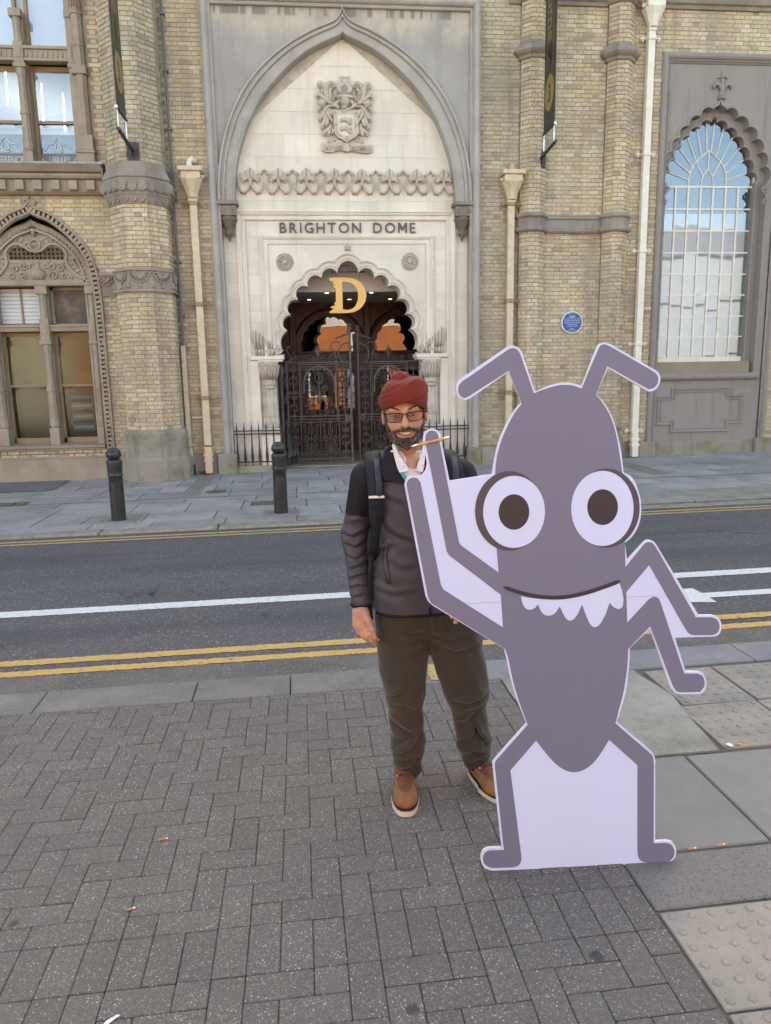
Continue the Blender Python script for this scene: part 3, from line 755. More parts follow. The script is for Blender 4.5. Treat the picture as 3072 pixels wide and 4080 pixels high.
def fan(x, z, r, n=7, d=.03):             # half-round palmette: petals radiating above z
    gs = [tube(lift([(x+1.08*r*math.cos(a), z+1.08*r*math.sin(a)) for a in np.linspace(math.pi, 2*math.pi, 15)], -.016), .014, 5, flat=1)]
    for i in range(n):
        a = math.pi+math.pi*(i+.5)/n
        gs.append(tube([(x+.2*r*math.cos(a), -.012, z+.2*r*math.sin(a)), (x+.6*r*math.cos(a), -.022, z+.6*r*math.sin(a)), (x+.95*r*math.cos(a), -.012, z+.95*r*math.sin(a))], [.010, .026, .008], 6))
    gs.append(ellip(x, -.01, z-.02, .03, .03, .03, 10, 6)); return join(*gs)
for f in (-1, 0, 1, 2):
    for x in (-.17, 0, .17): mk('petal', on_face(OX, OY, .575, f, leaf_drop(x, 5.115, .17, .15, .03)), M['grey_stone'], bld)
    for x in (-.14, 0, .14): mk('petal', on_face(OX, OY, .525, f, leaf_drop(x, 4.87, .07, .07, .015)), M['grey_stone'], bld)
    mk('palmette', on_face(OX, OY, .50, f, fan(0, 3.645, .165, 9, .04)), M['grey_stone'], bld)
    for x in (-.205, 0, .205): mk('bud', on_face(OX, OY, .50, f, join(ellip(x, -.012, 3.43, .03, .025, .05, 8, 6), ellip(x, -.012, 3.39, .045, .02, .02, 8, 6))), M['grey_stone'], bld)
band = mk('wall_band', join(box(-3.66, -3.30, LB-.05, LB+.02, 3.31, 3.345), box(-3.66, -3.30, LB-.02, LB+.02, 3.345, 3.66), box(-3.66, -3.30, LB-.045, LB+.02, 3.66, 3.70)), M['grey_stone'], bld)
mk('palmette', put(join(fan(-3.60, 3.63, .13, 6), fan(-3.36, 3.63, .10, 5)), 0, LB-.02, 0), M['grey_stone'], bld)
# plinths
mk('plinth', join(box(-9, -3.40, 14.40, 14.55, -.4, .36, .015), box(-9, -3.40, 14.405, 14.55, .36, .395, .012)), M['tan_stone'], bld)
mk('plinth', box(-2.32, -1.78, 14.42, 14.6, -.3, .34, .012), M['plinth'], bld)
mk('plinth', box(3.37, 4.05, 14.40, 14.7, -.2, .36, .02), M['plinth'], bld)
mk('plinth', box(4.7, 5.7, 14.5, 14.7, -.2, .36, .015), M['plinth'], bld)
mk('plinth', box(6.68, 7.05, 14.50, 14.8, -.2, .37, .02), M['plinth'], bld)
mk('plinth', box(9.22, 14, 14.50, 14.8, -.2, .38, .02), M['plinth'], bld)
# buttress stonework
for bx in (BX1, BX2):
    mk('buttress_ring', octa([(.24, 7.44), (.28, 7.455), (.29, 7.50), (.34, 7.53), (.375, 7.57), (.375, 7.61), (.34, 7.66), (.26, 7.73), (.24, 7.73)], bx, BY), M['grey_stone'], bld)
    mk('buttress_band', octa([(.24, 4.43), (.30, 4.44), (.325, 4.47), (.325, 4.50), (.29, 4.535), (.275, 4.55), (.275, 4.67), (.29, 4.69), (.32, 4.71), (.32, 4.735), (.28, 4.78), (.24, 4.78)], bx, BY), M['grey_stone'], bld)
    mk('buttress_base', octa([(.24, .74), (.27, .73), (.29, .70), (.29, .66), (.265, .63), (.265, .55), (.31, .50), (.325, .46), (.325, .42), (.36, .38), (.36, -.2)], bx, BY), M['plinth'], bld)
    mk('buttress_cap', octa([(.24, 8.40), (.29, 8.42), (.33, 8.48), (.38, 8.53), (.38, 8.65), (.24, 8.68)], bx, BY), M['grey_stone'], bld)
mk('band_course', sweep([(4.60, 4.43), (5.80, 4.43)], [(0, RB+.02), (0, RB-.05), (.03, RB-.075), (.06, RB-.075), (.09, RB-.035), (.11, RB-.03), (.24, RB-.03), (.26, RB-.06), (.295, RB-.06), (.34, RB+.02)]), M['grey_stone'], bld)
mk('cornice', sweep([(3.9, 8.40), (11, 8.40)], [(0, RB+.02), (0, RB-.05), (.05, RB-.07), (.07, RB-.12), (.16, RB-.17), (.22, RB-.17), (.26, RB+.02)]), M['grey_stone'], bld)
# ------------------------------------------------------------------ entrance portal
PX0 = .845                               # axis of the entrance
mk('portal_frame', sweep([(-1.46, -.2), (-1.46, 8.20), (3.15, 8.20), (3.15, -.2)],
   [(0, 14.70), (0, 14.455), (.022, 14.44), (.03, 14.455), (.05, 14.455), (.058, 14.42), (.075, 14.395), (.10, 14.375), (.125, 14.37), (.15, 14.38), (.168, 14.40), (.175, 14.44), (.19, 14.44), (.19, 14.66)]), M['frame_stone'], bld)
mk('plinth', box(-1.76, -1.40, 14.33, 14.66, -.3, .375, .02), M['plinth'], bld)
mk('plinth', box(3.10, 3.375, 14.36, 14.66, -.3, .37, .02), M['plinth'], bld)
OG_O = [(-1.50, 4.97), (-1.485, 5.30), (-1.43, 5.68), (-1.34, 6.05), (-1.20, 6.42), (-1.00, 6.79), (-.74, 7.12), (-.38, 7.44), (-.03, 7.665), (.32, 7.84), (.55, 7.93), (.70, 8.00), (.79, 8.09), (.845, 8.22)]
OG_I = [(-1.19, 4.97), (-1.17, 5.28), (-1.12, 5.63), (-1.01, 5.99), (-.86, 6.34), (-.64, 6.70), (-.35, 7.03), (-.05, 7.30), (.24, 7.505), (.50, 7.635), (.66, 7.70), (.74, 7.735), (.80, 7.765), (.845, 7.80)]
def mirror(L, c=PX0): return L+[(2*c-x, z) for x, z in reversed(L[:-1])]
def dens(L, n): return smooth_path(L, n)
hoL = dens(OG_O, 3); hiL = dens(OG_I, 3); HO, HI = mirror(hoL), mirror(hiL)
def loft2(A, Bp, prof):
    V, F = [], []; m = len(prof)
    for (ax, az), (bx, bz) in zip(A, Bp):
        for t, y in prof: V.append((ax+(bx-ax)*t, y, az+(bz-az)*t))
    for i in range(len(A)-1):
        for s in range(m-1): F.append((i*m+s, (i+1)*m+s, (i+1)*m+s+1, i*m+s+1))
    return V, F
mk('ogee_arch', loft2(HO, HI, [(0, 14.52), (0, 14.44), (.05, 14.40), (.14, 14.40), (.19, 14.45), (.27, 14.45), (.31, 14.42), (.40, 14.425), (.44, 14.475), (.86, 14.48), (.90, 14.455), (.97, 14.46), (1.0, 14.50), (1.0, 14.74)]), M['frame_stone'], bld)
for sx in (-1, 1):                        # spandrels
    P = [(PX0, 8.20), (PX0-sx*2.305, 8.20), (PX0-sx*2.305, 4.95), (HO[0][0] if sx > 0 else HO[-1][0], 4.95)]
    H = hoL if sx > 0 else [(2*PX0-x, z) for x, z in hoL]
    mk('spandrel', plate(P+[(x, min(z, 8.2)) for x, z in H[:-1]], [], 14.515, 14.6), M['render'], bld)
# carved corbels that carry the arch
for cx in (-1.335, 3.03):
    c = mk('corbel', join(box(cx-.19, cx+.19, 14.40, 14.74, 4.90, 4.97, .01), box(cx-.15, cx+.15, 14.46, 14.74, 4.72, 4.90, .01)), M['grey_stone'], bld)
    mk('pendant', lathe([(.0, 4.26), (.02, 4.30), (.03, 4.36), (.085, 4.40), (.09, 4.43), (.06, 4.47), (.075, 4.50), (.13, 4.60), (.14, 4.63), (.16, 4.65), (.16, 4.68), (.12, 4.73), (.13, 4.76)], cx, 14.60, 10), M['pendant'], c, True)
    for s in (-1, 1): mk('volute', tube(lift(spiral(cx+s*.10, 4.80, .05, 1.3, math.pi/2, s), 14.45), .016, 6), M['grey_stone'], c)
# multifoil opening
CU = [(0.205, 3.74), (.51, 3.645), (.77, 3.48), (.97, 3.245), (1.12, 2.97), (1.20, 2.68), (1.295, 2.30)]
SAG = [.125, .125, .13, .13, .12, .085]
half = arc_between((PX0, 3.955), (PX0+CU[0][0], CU[0][1]), .055, 8)
for (a, b), s in zip(zip(CU[:-1], CU[1:]), SAG): half += arc_between((PX0+a[0], a[1]), (PX0+b[0], b[1]), s, 9)[1:]
foilR = half; foilL = [(2*PX0-x, z) for x, z in half]
FOIL = list(reversed(foilL))+foilR[1:]    # left foot, over the apex, right foot
def foil_sweep(lobes, prof, n=9):
    """scalloped moulding: every lobe is an arc offset about its own centre and mitred at the cusps"""
    L = []
    for p, q, sag in lobes:
        p, q = Vector(p), Vector(q); h = sag; ch = (q-p).length; r = (ch*ch/4+h*h)/(2*h); nrm = Vector((-(q-p).y, (q-p).x)).normalized()
        L.append(((p+q)/2+nrm*(h-r), r, p, q))
    V, F = [], []; m = len(prof)
    def hit(c, R, cusp, d, ref):
        f = cusp-c; b_ = f.dot(d); cc = f.dot(f)-R*R; disc = max(0, b_*b_-cc); best = None
        for t in (-b_+math.sqrt(disc), -b_-math.sqrt(disc)):
            a = math.atan2((f+d*t).y, (f+d*t).x); k = (a-ref+math.pi) % (2*math.pi)-math.pi
            if best is None or abs(k) < abs(best): best = k
        return ref+best
    for i, (c, r, p, q) in enumerate(L):
        a0 = math.atan2((p-c).y, (p-c).x); a1 = math.atan2((q-c).y, (q-c).x)
        while a1 > a0: a1 -= 2*math.pi
        base = len(V)
        bis = []
        for cu, nb_ in ((p, i-1), (q, i+1)):
            if 0 <= nb_ < len(L): d = ((cu-c).normalized()+(cu-L[nb_][0]).normalized()); bis.append(d.normalized() if d.length > 1e-4 else None)
            else: bis.append(None)
        for k in range(n+1):
            for o, y in prof:
                b0 = a0 if bis[0] is None else hit(c, r+o, p, bis[0], a0); b1 = a1 if bis[1] is None else hit(c, r+o, q, bis[1], a1)
                a = b0+(b1-b0)*k/n; V.append((c.x+(r+o)*math.cos(a), y, c.y+(r+o)*math.sin(a)))
        for k in range(n):
            for t in range(m-1): F.append((base+k*m+t, base+(k+1)*m+t, base+(k+1)*m+t+1, base+k*m+t+1))
    return V, F
R_L = [((PX0, 3.955), (PX0+CU[0][0], CU[0][1]), .055)]+[((PX0+a[0], a[1]), (PX0+b[0], b[1]), s) for a, b, s in zip(CU[:-1], CU[1:], SAG)]
L_L = [((2*PX0-q[0], q[1]), (2*PX0-p[0], p[1]), s) for p, q, s in reversed(R_L)]
mk('multifoil_arch', foil_sweep(L_L+R_L, [(-.002, 15.15), (0, 14.76), (.014, 14.715), (.032, 14.68), (.055, 14.672), (.066, 14.70), (.078, 14.735), (.092, 14.72), (.104, 14.66), (.13, 14.645), (.148, 14.66), (.154, 14.72)]), M['white_stone'], bld)
# face around the opening, cut into voussoirs
RX0, RX1, RZ = -.655, 2.345, 4.255
def rayout(x, z):
    cx, cz = PX0, 2.75; dx, dz = x-cx, z-cz; t = 1e9
    if dx > 1e-6: t = min(t, (RX1-cx)/dx)
    if dx < -1e-6: t = min(t, (RX0-cx)/dx)
    if dz > 1e-6: t = min(t, (RZ-cz)/dz)
    return (cx+dx*t, cz+dz*t)
nF = len(FOIL); near_i = lambda p: min(range(nF), key=lambda i: (FOIL[i][0]-p[0])**2+(FOIL[i][1]-p[1])**2)
cut = sorted({0, nF-1, nF//2}|{near_i((PX0+s*CU[k][0], CU[k][1])) for k in (1, 3, 4) for s in (-1, 1)})
outp = []
for i in cut: outp.append((RX0, 2.28) if i == 0 else (RX1, 2.28) if i == nF-1 else rayout(*FOIL[i]))
FO = []                                    # push the joint a little outside the opening
for i in range(nF): FO.append(FOIL[i])
for a, b, p, q in zip(cut[:-1], cut[1:], outp[:-1], outp[1:]):
    pts = [p]
    if abs(p[0]-RX0) < 1e-3 and abs(q[1]-RZ) < 1e-3 and p[1] < RZ-1e-3: pts.append((RX0, RZ))
    if abs(p[1]-RZ) < 1e-3 and abs(q[0]-RX1) < 1e-3 and q[1] < RZ-1e-3: pts.append((RX1, RZ))
    pts.append(q)
    poly = pts+[FO[i] for i in range(b, a-1, -1)]
    cx = sum(p[0] for p in poly)/len(poly); cz = sum(p[1] for p in poly)/len(poly)
    poly = [(x+(cx-x)*.004, z+(cz-z)*.004) for x, z in poly]
    mk('voussoir', plate(poly, [], 14.70+random.uniform(-.001, .001), 14.9), M['ashlar'], bld)
# ashlar blocks
def clip(poly, reg):                       # Sutherland-Hodgman against a counter-clockwise region
    out = poly
    for i in range(len(reg)):
        (ax, az), (bx, bz) = reg[i], reg[(i+1) % len(reg)]; inp = out; out = []
        side = lambda p: (bx-ax)*(p[1]-az)-(bz-az)*(p[0]-ax)
        for j in range(len(inp)):
            p, q = inp[j-1], inp[j]; sp, sq = side(p), side(q)
            if (sp >= 0) != (sq >= 0):
                t = sp/(sp-sq); out.append((p[0]+(q[0]-p[0])*t, p[1]+(q[1]-p[1])*t))
            if sq >= 0: out.append(q)
        if not out: return []
    return out
def blocks(x0, x1, z0, z1, hs, L, reg=None, y=14.70, mat=None):
    z = z0; k = 0
    while z < z1-.01:
        h = hs[k % len(hs)]; b = min(z+h, z1)
        x = x0-(L*.5 if k % 2 else 0)*random.uniform(.7, 1.2); 
        if L > x1-x0: x = x0
        while x < x1-.02:
            l = L*random.uniform(.75, 1.25) if L <= x1-x0 else x1-x0+.01
            p, q = max(x, x0), min(x+l, x1)
            if x1-q < .15 and L <= x1-x0: q = x1
            x = max(q, x+l) if q < x1 else x1
            if q-p < .03: continue
            r = [(p+.002, z+.002), (q-.002, z+.002), (q-.002, b-.002), (p+.002, b-.002)]
            if reg: r = clip(r, reg)
            if len(r) < 3: continue
            ar = abs(sum(r[i-1][0]*r[i][1]-r[i][0]*r[i-1][1] for i in range(len(r))))/2
            if ar < .004: continue
            mk('ashlar_block', plate(r, [], y+random.uniform(-.0012, .0012), y+.05), mat or M['ashlar'], bld)
        z = b; k += 1
mk('ashlar_backing', plate(HI+[(3.16, 4.9), (3.16, -.2), (2.29, -.2), (2.29, 2.3)]+list(reversed(FOIL))+[(-.60, 2.3), (-.60, -.2), (-1.47, -.2), (-1.47, 4.9)], [], 14.706, 14.95), M['carved'], bld)
reg = list(reversed([(x, z) for x, z in HI]))
blocks(-1.25, 2.95, 5.02, 7.85, [.385], .95, reg)
blocks(-1.46, 3.15, 4.80, 5.02, [.22], .95)
for x0, x1 in ((-1.46, -1.22), (2.92, 3.15)): blocks(x0, x1, -.1, 4.80, [.29, .36, .19], 2.0)
for x0, x1 in ((-1.05, -.79), (2.48, 2.74)): blocks(x0, x1, 2.20, 4.39, [.29, .36, .19], 2.0)
blocks(-1.05, 2.74, 4.39, 4.675, [.285], .85)
def rect_mould(name, x0, x1, zb, zt, prof): return mk(name, sweep([(x0, zb), (x0, zt), (x1, zt), (x1, zb)], prof), M['white_stone'], bld)
rect_mould('outer_moulding', -1.05, 2.74, -.1, 4.675, [(0, 14.70), (0, 14.655), (.02, 14.645), (.035, 14.66), (.045, 14.66), (.05, 14.675), (.085, 14.68), (.09, 14.65), (.115, 14.635), (.13, 14.64), (.14, 14.62), (.165, 14.625), (.17, 14.70)])
rect_mould('inner_moulding', -.655, 2.345, 2.20, 4.255, [(0, 14.71), (0, 14.675), (.075, 14.672), (.08, 14.655), (.10, 14.64), (.112, 14.65), (.118, 14.635), (.135, 14.635), (.138, 14.70)])
# jambs below the arch: pier, clustered column, capital
def column(cx, s):
    mk('jamb', box(min(cx+s*.135, cx-s*.32), max(cx+s*.135, cx-s*.32), 14.735, 15.4, -.2, 2.12), M['white_stone'], bld)
    mk('jamb_strip', box(min(cx-s*.18, cx-s*.33), max(cx-s*.18, cx-s*.33), 14.64, 14.78, -.1, 2.12), M['white_stone'], bld)
    mk('impost', join(box(min(cx-s*.335, cx+s*.30), max(cx-s*.335, cx+s*.30), 14.58, 15.1, 2.13, 2.20, .006), box(min(cx-s*.19, cx+s*.27), max(cx-s*.19, cx+s*.27), 14.60, 15.1, 2.09, 2.13, .006)), M['white_stone'], bld)
    c = mk('column', join(*[lathe([(.058, .98), (.062, 1.10), (.056, 1.3), (.047, 1.60)], cx+dx, 14.68+dy, 10) for dx, dy in ((-.085, .02), (-.03, -.02), (.035, -.02), (.09, .02))]), M['carved'], bld, True)
    mk('capital', lathe([(.125, 1.69), (.13, 1.73), (.125, 1.76), (.155, 1.82), (.178, 1.90), (.192, 2.0), (.20, 2.09)], cx, 14.70, 8, math.pi/8), M['carved'], c)
    mk('necking', join(lathe([(.11, 1.58), (.125, 1.60), (.125, 1.62), (.11, 1.64), (.11, 1.66), (.13, 1.67), (.13, 1.69), (.11, 1.70)], cx, 14.70, 12), *[ellip(cx+.125*math.cos(a), 14.70+.125*math.sin(a), 1.655, .016, .016, .018, 6, 4) for a in np.linspace(0, 2*math.pi, 18)[:-1]]), M['carved'], c)
    for a in np.linspace(-math.pi*.92, -math.pi*.08, 9):
        b = a+.09
        pts = [(cx+.135*math.cos(a), 14.70+.135*math.sin(a), 1.76), (cx+.172*math.cos(a), 14.70+.172*math.sin(a), 1.88), (cx+.188*math.cos(b), 14.70+.188*math.sin(b), 1.98), (cx+.212*math.cos(b), 14.70+.212*math.sin(b), 2.03), (cx+.215*math.cos(b), 14.70+.215*math.sin(b), 2.0)]
        mk('acanthus_leaf', tube(pts, [.022, .026, .022, .014, .006], 6), M['carved'], c, True)
    for dx, dy in ((-.085, .02), (-.03, -.02), (.035, -.02), (.09, .02)):
        mk('base_bulb', lathe([(.04, .80), (.07, .86), (.078, .94), (.062, 1.02), (.045, 1.10), (.02, 1.13)], cx+dx, 14.68+dy, 10), M['carved'], c, True)
    mk('pedestal', join(box(cx-.17, cx+.17, 14.54, 14.86, .70, .82, .01), box(cx-.19, cx+.19, 14.52, 14.88, -.2, .70, .012)), M['white_stone'], c)
    # scroll at the foot of the arch and the leaf crest beside it
    fx = PX0-s*1.295
    mk('arch_scroll', join(tube(lift(spiral(fx-s*.075, 2.31, .085, 1.6, math.pi/2, s), 14.665), .024, 6), tube(lift(spiral(fx-s*.22, 2.27, .05, 1.4, math.pi/2, -s), 14.67), .016, 6), tube([(fx+s*.03, 14.68, 2.21), (fx-s*.28, 14.68, 2.21)], .018, 6)), M['carved'], bld, True)
    for i in range(6):
        x = fx-s*(.20+.062*i); h = .10+.052*i
        mk('crest_leaf', join(tube([(x-s*.0, 14.68, 2.33), (x-s*.02, 14.655, 2.33+h*.5), (x-s*.012, 14.64, 2.33+h*.9), (x+s*.02, 14.635, 2.33+h)], [.022, .03, .027, .012], 6), tube([(x, 14.68, 2.22), (x, 14.655, 2.29), (x+s*.015, 14.665, 2.335)], [.03, .032, .015], 6)), M['carved'], bld, True)
column(-.735, 1)
column(2*PX0+.735, -1)
# rosettes and star
for rx in (-.345, 2*PX0+.345):
    r = mk('rosette', join(tube([(rx+.155*math.cos(a), 14.69, 3.93+.155*math.sin(a)) for a in np.linspace(0, 2*math.pi, 33)[:-1]], .012, 6, closed=True), ellip(rx, 14.685, 3.93, .05, .045, .05, 14, 8),
        tube([(rx+.066*math.cos(a), 14.69, 3.93+.066*math.sin(a)) for a in np.linspace(0, 2*math.pi, 25)[:-1]], .014, 6, closed=True)), M['carved'], bld, True)
    for a in np.linspace(0, 2*math.pi, 17)[:-1]:
        mk('rosette_petal', tube([(rx+.08*math.cos(a), 14.69, 3.93+.08*math.sin(a)), (rx+.115*math.cos(a), 14.675, 3.93+.115*math.sin(a)), (rx+.143*math.cos(a), 14.69, 3.93+.143*math.sin(a))], [.010, .020, .016], 6), M['carved'], r, True)
star = []
for k in range(12):
    a = math.pi/2+k*math.pi/6; q = .085 if k % 2 == 0 else .042; star.append((PX0+q*math.cos(a), 4.17+q*math.sin(a)))
mk('star', join(([(PX0, 14.63, 4.17)]+[(x, 14.69, z) for x, z in star], [(0, 1+i, 1+(i+1) % 12) for i in range(12)]), ellip(PX0, 14.645, 4.17, .022, .02, .022, 8, 6)), M['carved'], bld)
# crest row of leaves above the lettering
zb = 5.085
def frieze_unit():
    g = []
    for s in (-1, 1):
        pth = smooth_path([(s*.035, .31), (s*.055, .34), (s*.035, .36), (s*.012, .33), (s*.010, .25), (s*.03, .16), (s*.085, .085), (s*.15, .07), (s*.20, .13), (s*.215, .23), (s*.195, .33), (s*.16, .405)], 3)
        n = len(pth); g.append(tube(lift(pth, -.045), [.0185]*(n-8)+list(np.linspace(.0185, .009, 8)), 7, flat=2.0))
        g += [ellip(s*.10, -.02, .055, .02, .025, .028, 7, 5), ellip(s*.175, -.02, .06, .017, .02, .022, 7, 5)]
        g.append(tube([(s*.02, -.05, .29), (s*.075, -.065, .32), (s*.135, -.06, .275), (s*.10, -.05, .225)], [.016, .046, .034, .006], 7))
        g.append(tube([(0, -.05, .29), (s*.045, -.065, .36), (s*.042, -.065, .42), (0, -.05, .50)], [.018, .048, .040, .006], 7))
    return join(*g)
def frieze_arch():
    g = []
    for s in (-1, 1):
        g.append(tube(lift(smooth_path([(s*.105, .38), (s*.075, .42), (s*.06, .385), (s*.045, .43), (s*.015, .455), (0, .475)], 3), -.04), .018, 7, flat=1.8))
    return join(*g)
UW = (2.92+1.20)/8
fu = fa = None
for i in range(8):
    cx = -1.17+UW*(i+.5)
    if fu is None: fu = mk('frieze_leaf', put(frieze_unit(), cx, 14.70, zb), M['carved'], bld, True, loc=(cx, 14.70, zb))
    else: copy_of(fu, bld, (cx, 14.70, zb))
    if i < 7:
        ax = cx+UW/2
        if fa is None: fa = mk('frieze_arch', put(frieze_arch(), ax, 14.70, zb), M['carved'], bld, True, loc=(ax, 14.70, zb))
        else: copy_of(fa, bld, (ax, 14.70, zb))
# lettering, each letter a part of its own
def lettering(s, x0, x1, z, cap, y, mat, parent, name='letter', depth=.012, bold=.0012, track=.22, space=.75):
    gl = []; w = 0
    for ch in s:
        if ch == ' ': gl.append(None); w += cap*space; continue
        g = text_geo(ch, cap, depth, bold) if ch != 'M' else put(plate([(x*cap*.92, z*cap) for x, z in ((0, 0), (0, 1), (.2, 1), (.5, .5), (.8, 1), (1, 1), (1, 0), (.83, 0), (.83, .70), (.56, .26), (.44, .26), (.17, .70), (.17, 0))], [], -depth, depth), 0)
        a, b = bbox(g); gl.append((g, a[0], b[0])); w += (b[0]-a[0])+cap*track
    w -= cap*track; k = (x1-x0)/w; x = x0
    for it in gl:
        if it is None: x += cap*space*k; continue
        g, a, b = it
        mk(name, put(g, x-a*k, y, z, k, 1, 1), mat, parent, loc=(x+(b-a)*k/2, y, z)); x += (b-a)*k+cap*track*k
sgn = thing('entrance_sign', 'dark raised letters reading BRIGHTON DOME above the stone entrance', 'sign', (PX0, 14.69, 4.45))
lettering('BRIGHTON DOME', -.415, 2.145, 4.452, .183, 14.675, M['dark_letter'], sgn, track=.30, space=.95)

# coat of arms
ca = thing('coat_of_arms', 'carved stone coat of arms with shield, helmet and motto ribbon on the white tympanum', 'coat of arms', (.855, 14.69, 6.4))
AZ = 5.86
def ap(zx, zy): return (.35+(zx-120)/1455*1.01, AZ+(1990-zy)/1905*1.26)   # measured on an enlargement of the carving
sh = [ap(470, 915), ap(1265, 915), ap(1195, 1050), ap(1200, 1500), ap(1120, 1620), ap(960, 1690), ap(880, 1760), ap(800, 1690), ap(640, 1630), ap(555, 1500), ap(540, 1050)]
s_ = mk('shield', plate(sh, [], 14.60, 14.70), M['carved'], ca)
mk('shield_field', plate([ap(655, 1045), ap(1080, 1045), ap(1075, 1500), ap(960, 1570), ap(870, 1590), ap(740, 1570), ap(670, 1500)], [], 14.592, 14.61), M['white_stone'], s_)
def dolphin(y0):
    c = smooth_path([ap(725, y0+70), ap(770, y0+20), ap(860, y0), ap(930, y0+60), ap(975, y0+120), ap(1020, y0+105), ap(1020, y0+30)], 3); n = len(c)
    return join(tube(lift(c, 14.585), np.interp(np.linspace(0, 1, n), [0, .12, .35, .7, .9, 1], [.018, .040, .044, .024, .012, .02]), 8), tube(lift([ap(780, y0-40), ap(850, y0-50), ap(930, y0-10)], 14.58), .009, 5), ellip(*[ap(1000, y0)[0], 14.58, ap(1000, y0)[1]], .025, .015, .03, 7, 5))
for y0 in (1160, 1385): mk('dolphin', dolphin(y0), M['carved'], s_, True)
for q in ((590, 980), (1135, 980), (600, 1280), (1140, 1280), (880, 1640)): mk('martlet', ellip(ap(*q)[0], 14.60, ap(*q)[1], .026, .02, .032, 8, 5), M['carved'], s_, True)
hx, hz = ap(855, 710)
h_ = mk('helmet', join(ellip(hx, 14.59, hz, .085, .085, .09, 14, 9), tube(lift([ap(835, 800), ap(830, 900)], 14.60), [.06, .05], 8), plate([ap(740, 870), ap(1000, 860), ap(1040, 910), ap(890, 940), ap(815, 1010), ap(755, 930)], [], 14.585, 14.68)), M['carved'], ca, True)
for k in range(5): mk('visor_bar', tube(lift([ap(735+k*20, 700+k*10), ap(790+k*12, 800)], 14.51), .006, 5), M['carved'], h_)
mk('torse', tube(lift([ap(640, 610), ap(750, 575), ap(860, 560), ap(970, 575), ap(1075, 610)], 14.58), [.02, .026, .028, .026, .02], 8), M['carved'], ca, True)
for s in (-1, 1):
    X = lambda x: 855+s*(x-855)
    c = smooth_path([ap(X(800), 500), ap(X(720), 450), ap(X(715), 380), ap(X(800), 290), ap(X(905), 230), ap(X(930), 130)], 3); n = len(c)
    mk('crest_dolphin', tube(lift(c, 14.57), np.interp(np.linspace(0, 1, n), [0, .2, .5, .8, 1], [.03, .055, .045, .022, .016]), 8), M['carved'], ca, True)
    mk('tail_fin', ellip(ap(X(925), 110)[0], 14.58, ap(X(925), 110)[1], .05, .025, .028, 8, 5), M['carved'], ca, True)
    mk('feather', tube(lift([ap(X(590), 410), ap(X(610), 500), ap(X(640), 590)], 14.60), .012, 5), M['carved'], ca)
    lv = [([(520, 740), (400, 620), (340, 450), (330, 320), (260, 230), (190, 250), (180, 330), (240, 340)], .036), ([(530, 700), (420, 520), (400, 380), (430, 270), (520, 230), (600, 270), (600, 340), (550, 330)], .036),
          ([(530, 690), (480, 560), (480, 430), (530, 380), (550, 430)], .03), ([(480, 740), (350, 640), (240, 560), (180, 520), (190, 450), (230, 420)], .034), ([(500, 750), (620, 740), (720, 680), (740, 640)], .03),
          ([(560, 700), (560, 620), (600, 600), (620, 650)], .022), ([(480, 780), (380, 850), (300, 960), (260, 1080), (190, 1130), (180, 1180), (230, 1180)], .036), ([(450, 800), (340, 930), (330, 1100), (300, 1230), (240, 1340), (260, 1390), (300, 1360)], .036),
          ([(420, 850), (400, 980), (430, 1080), (500, 1180), (510, 1250)], .034), ([(420, 860), (460, 930), (500, 1040), (470, 1080)], .03), ([(380, 1000), (390, 1180), (350, 1300), (330, 1330)], .034), ([(430, 1230), (450, 1340), (400, 1420), (300, 1480), (280, 1560), (330, 1550)], .036),
          ([(450, 1330), (430, 1450), (400, 1560), (380, 1540)], .03), ([(460, 1350), (520, 1430), (500, 1510), (450, 1480)], .024), ([(500, 820), (600, 800), (680, 860), (690, 900)], .034), ([(490, 850), (480, 820), (520, 810)], .026),
          ([(270, 870), (200, 860), (160, 900), (160, 960), (200, 940)], .026), ([(490, 1540), (470, 1620), (380, 1640), (380, 1680), (480, 1690), (510, 1730)], .012), ([(150, 640), (130, 580), (170, 560), (190, 600)], .022)]
    for pts, r in lv:
        c = smooth_path([ap(X(x), y) for x, y in pts], 3); n = len(c)
        yy = 14.655-.05*np.sin(np.linspace(0, math.pi, n))
        mk('mantling_leaf', tube([(p[0], float(y), p[1]) for p, y in zip(c, yy)], np.interp(np.linspace(0, 1, n), [0, .4, .8, 1], [r*.6, r, r*.75, r*.35]), 7, flat=.7), M['carved'], ca, True)
    rx, rz = ap(X(255), 740)
    rs = mk('rose', ellip(rx, 14.62, rz, .06, .05, .065, 10, 7), M['carved'], ca, True)
    for k in range(5):
        a = k*2*math.pi/5+.3; mk('rose_petal', ellip(rx+.055*math.cos(a), 14.64, rz+.055*math.sin(a), .036, .03, .036, 8, 5), M['carved'], rs, True)
    for q in ((410, 1730), (570, 1690)): mk('berry', ellip(ap(X(q[0]), q[1])[0], 14.63, ap(X(q[0]), q[1])[1], .028, .03, .022, 7, 5), M['carved'], ca, True)
def ribbon(xs, zs):
    V, F = [], []
    for x, z in zip(xs, zs):
        a = ap(x, z-105); b = ap(x, z+105); y = 14.63+.012*math.sin(x*.02)
        V += [(a[0], y, a[1]), (b[0], y, b[1]), (a[0], y+.07, a[1]), (b[0], y+.07, b[1])]
    for i in range(len(xs)-1):
        q = 4*i; F += [(q, q+4, q+5, q+1), (q, q+2, q+6, q+4), (q+1, q+5, q+7, q+3)]
    return V, F
rb = mk('motto_ribbon', join(ribbon([225, 300, 400, 520, 640, 760, 790], [1845, 1880, 1890, 1880, 1850, 1835, 1840]), ribbon([960, 1000, 1120, 1250, 1380, 1480, 1545], [1840, 1845, 1870, 1890, 1900, 1895, 1870]), plate([ap(810, 1770), ap(935, 1770), ap(975, 1950), ap(880, 1990), ap(760, 1950)], [], 14.60, 14.69)), M['carved'], ca)
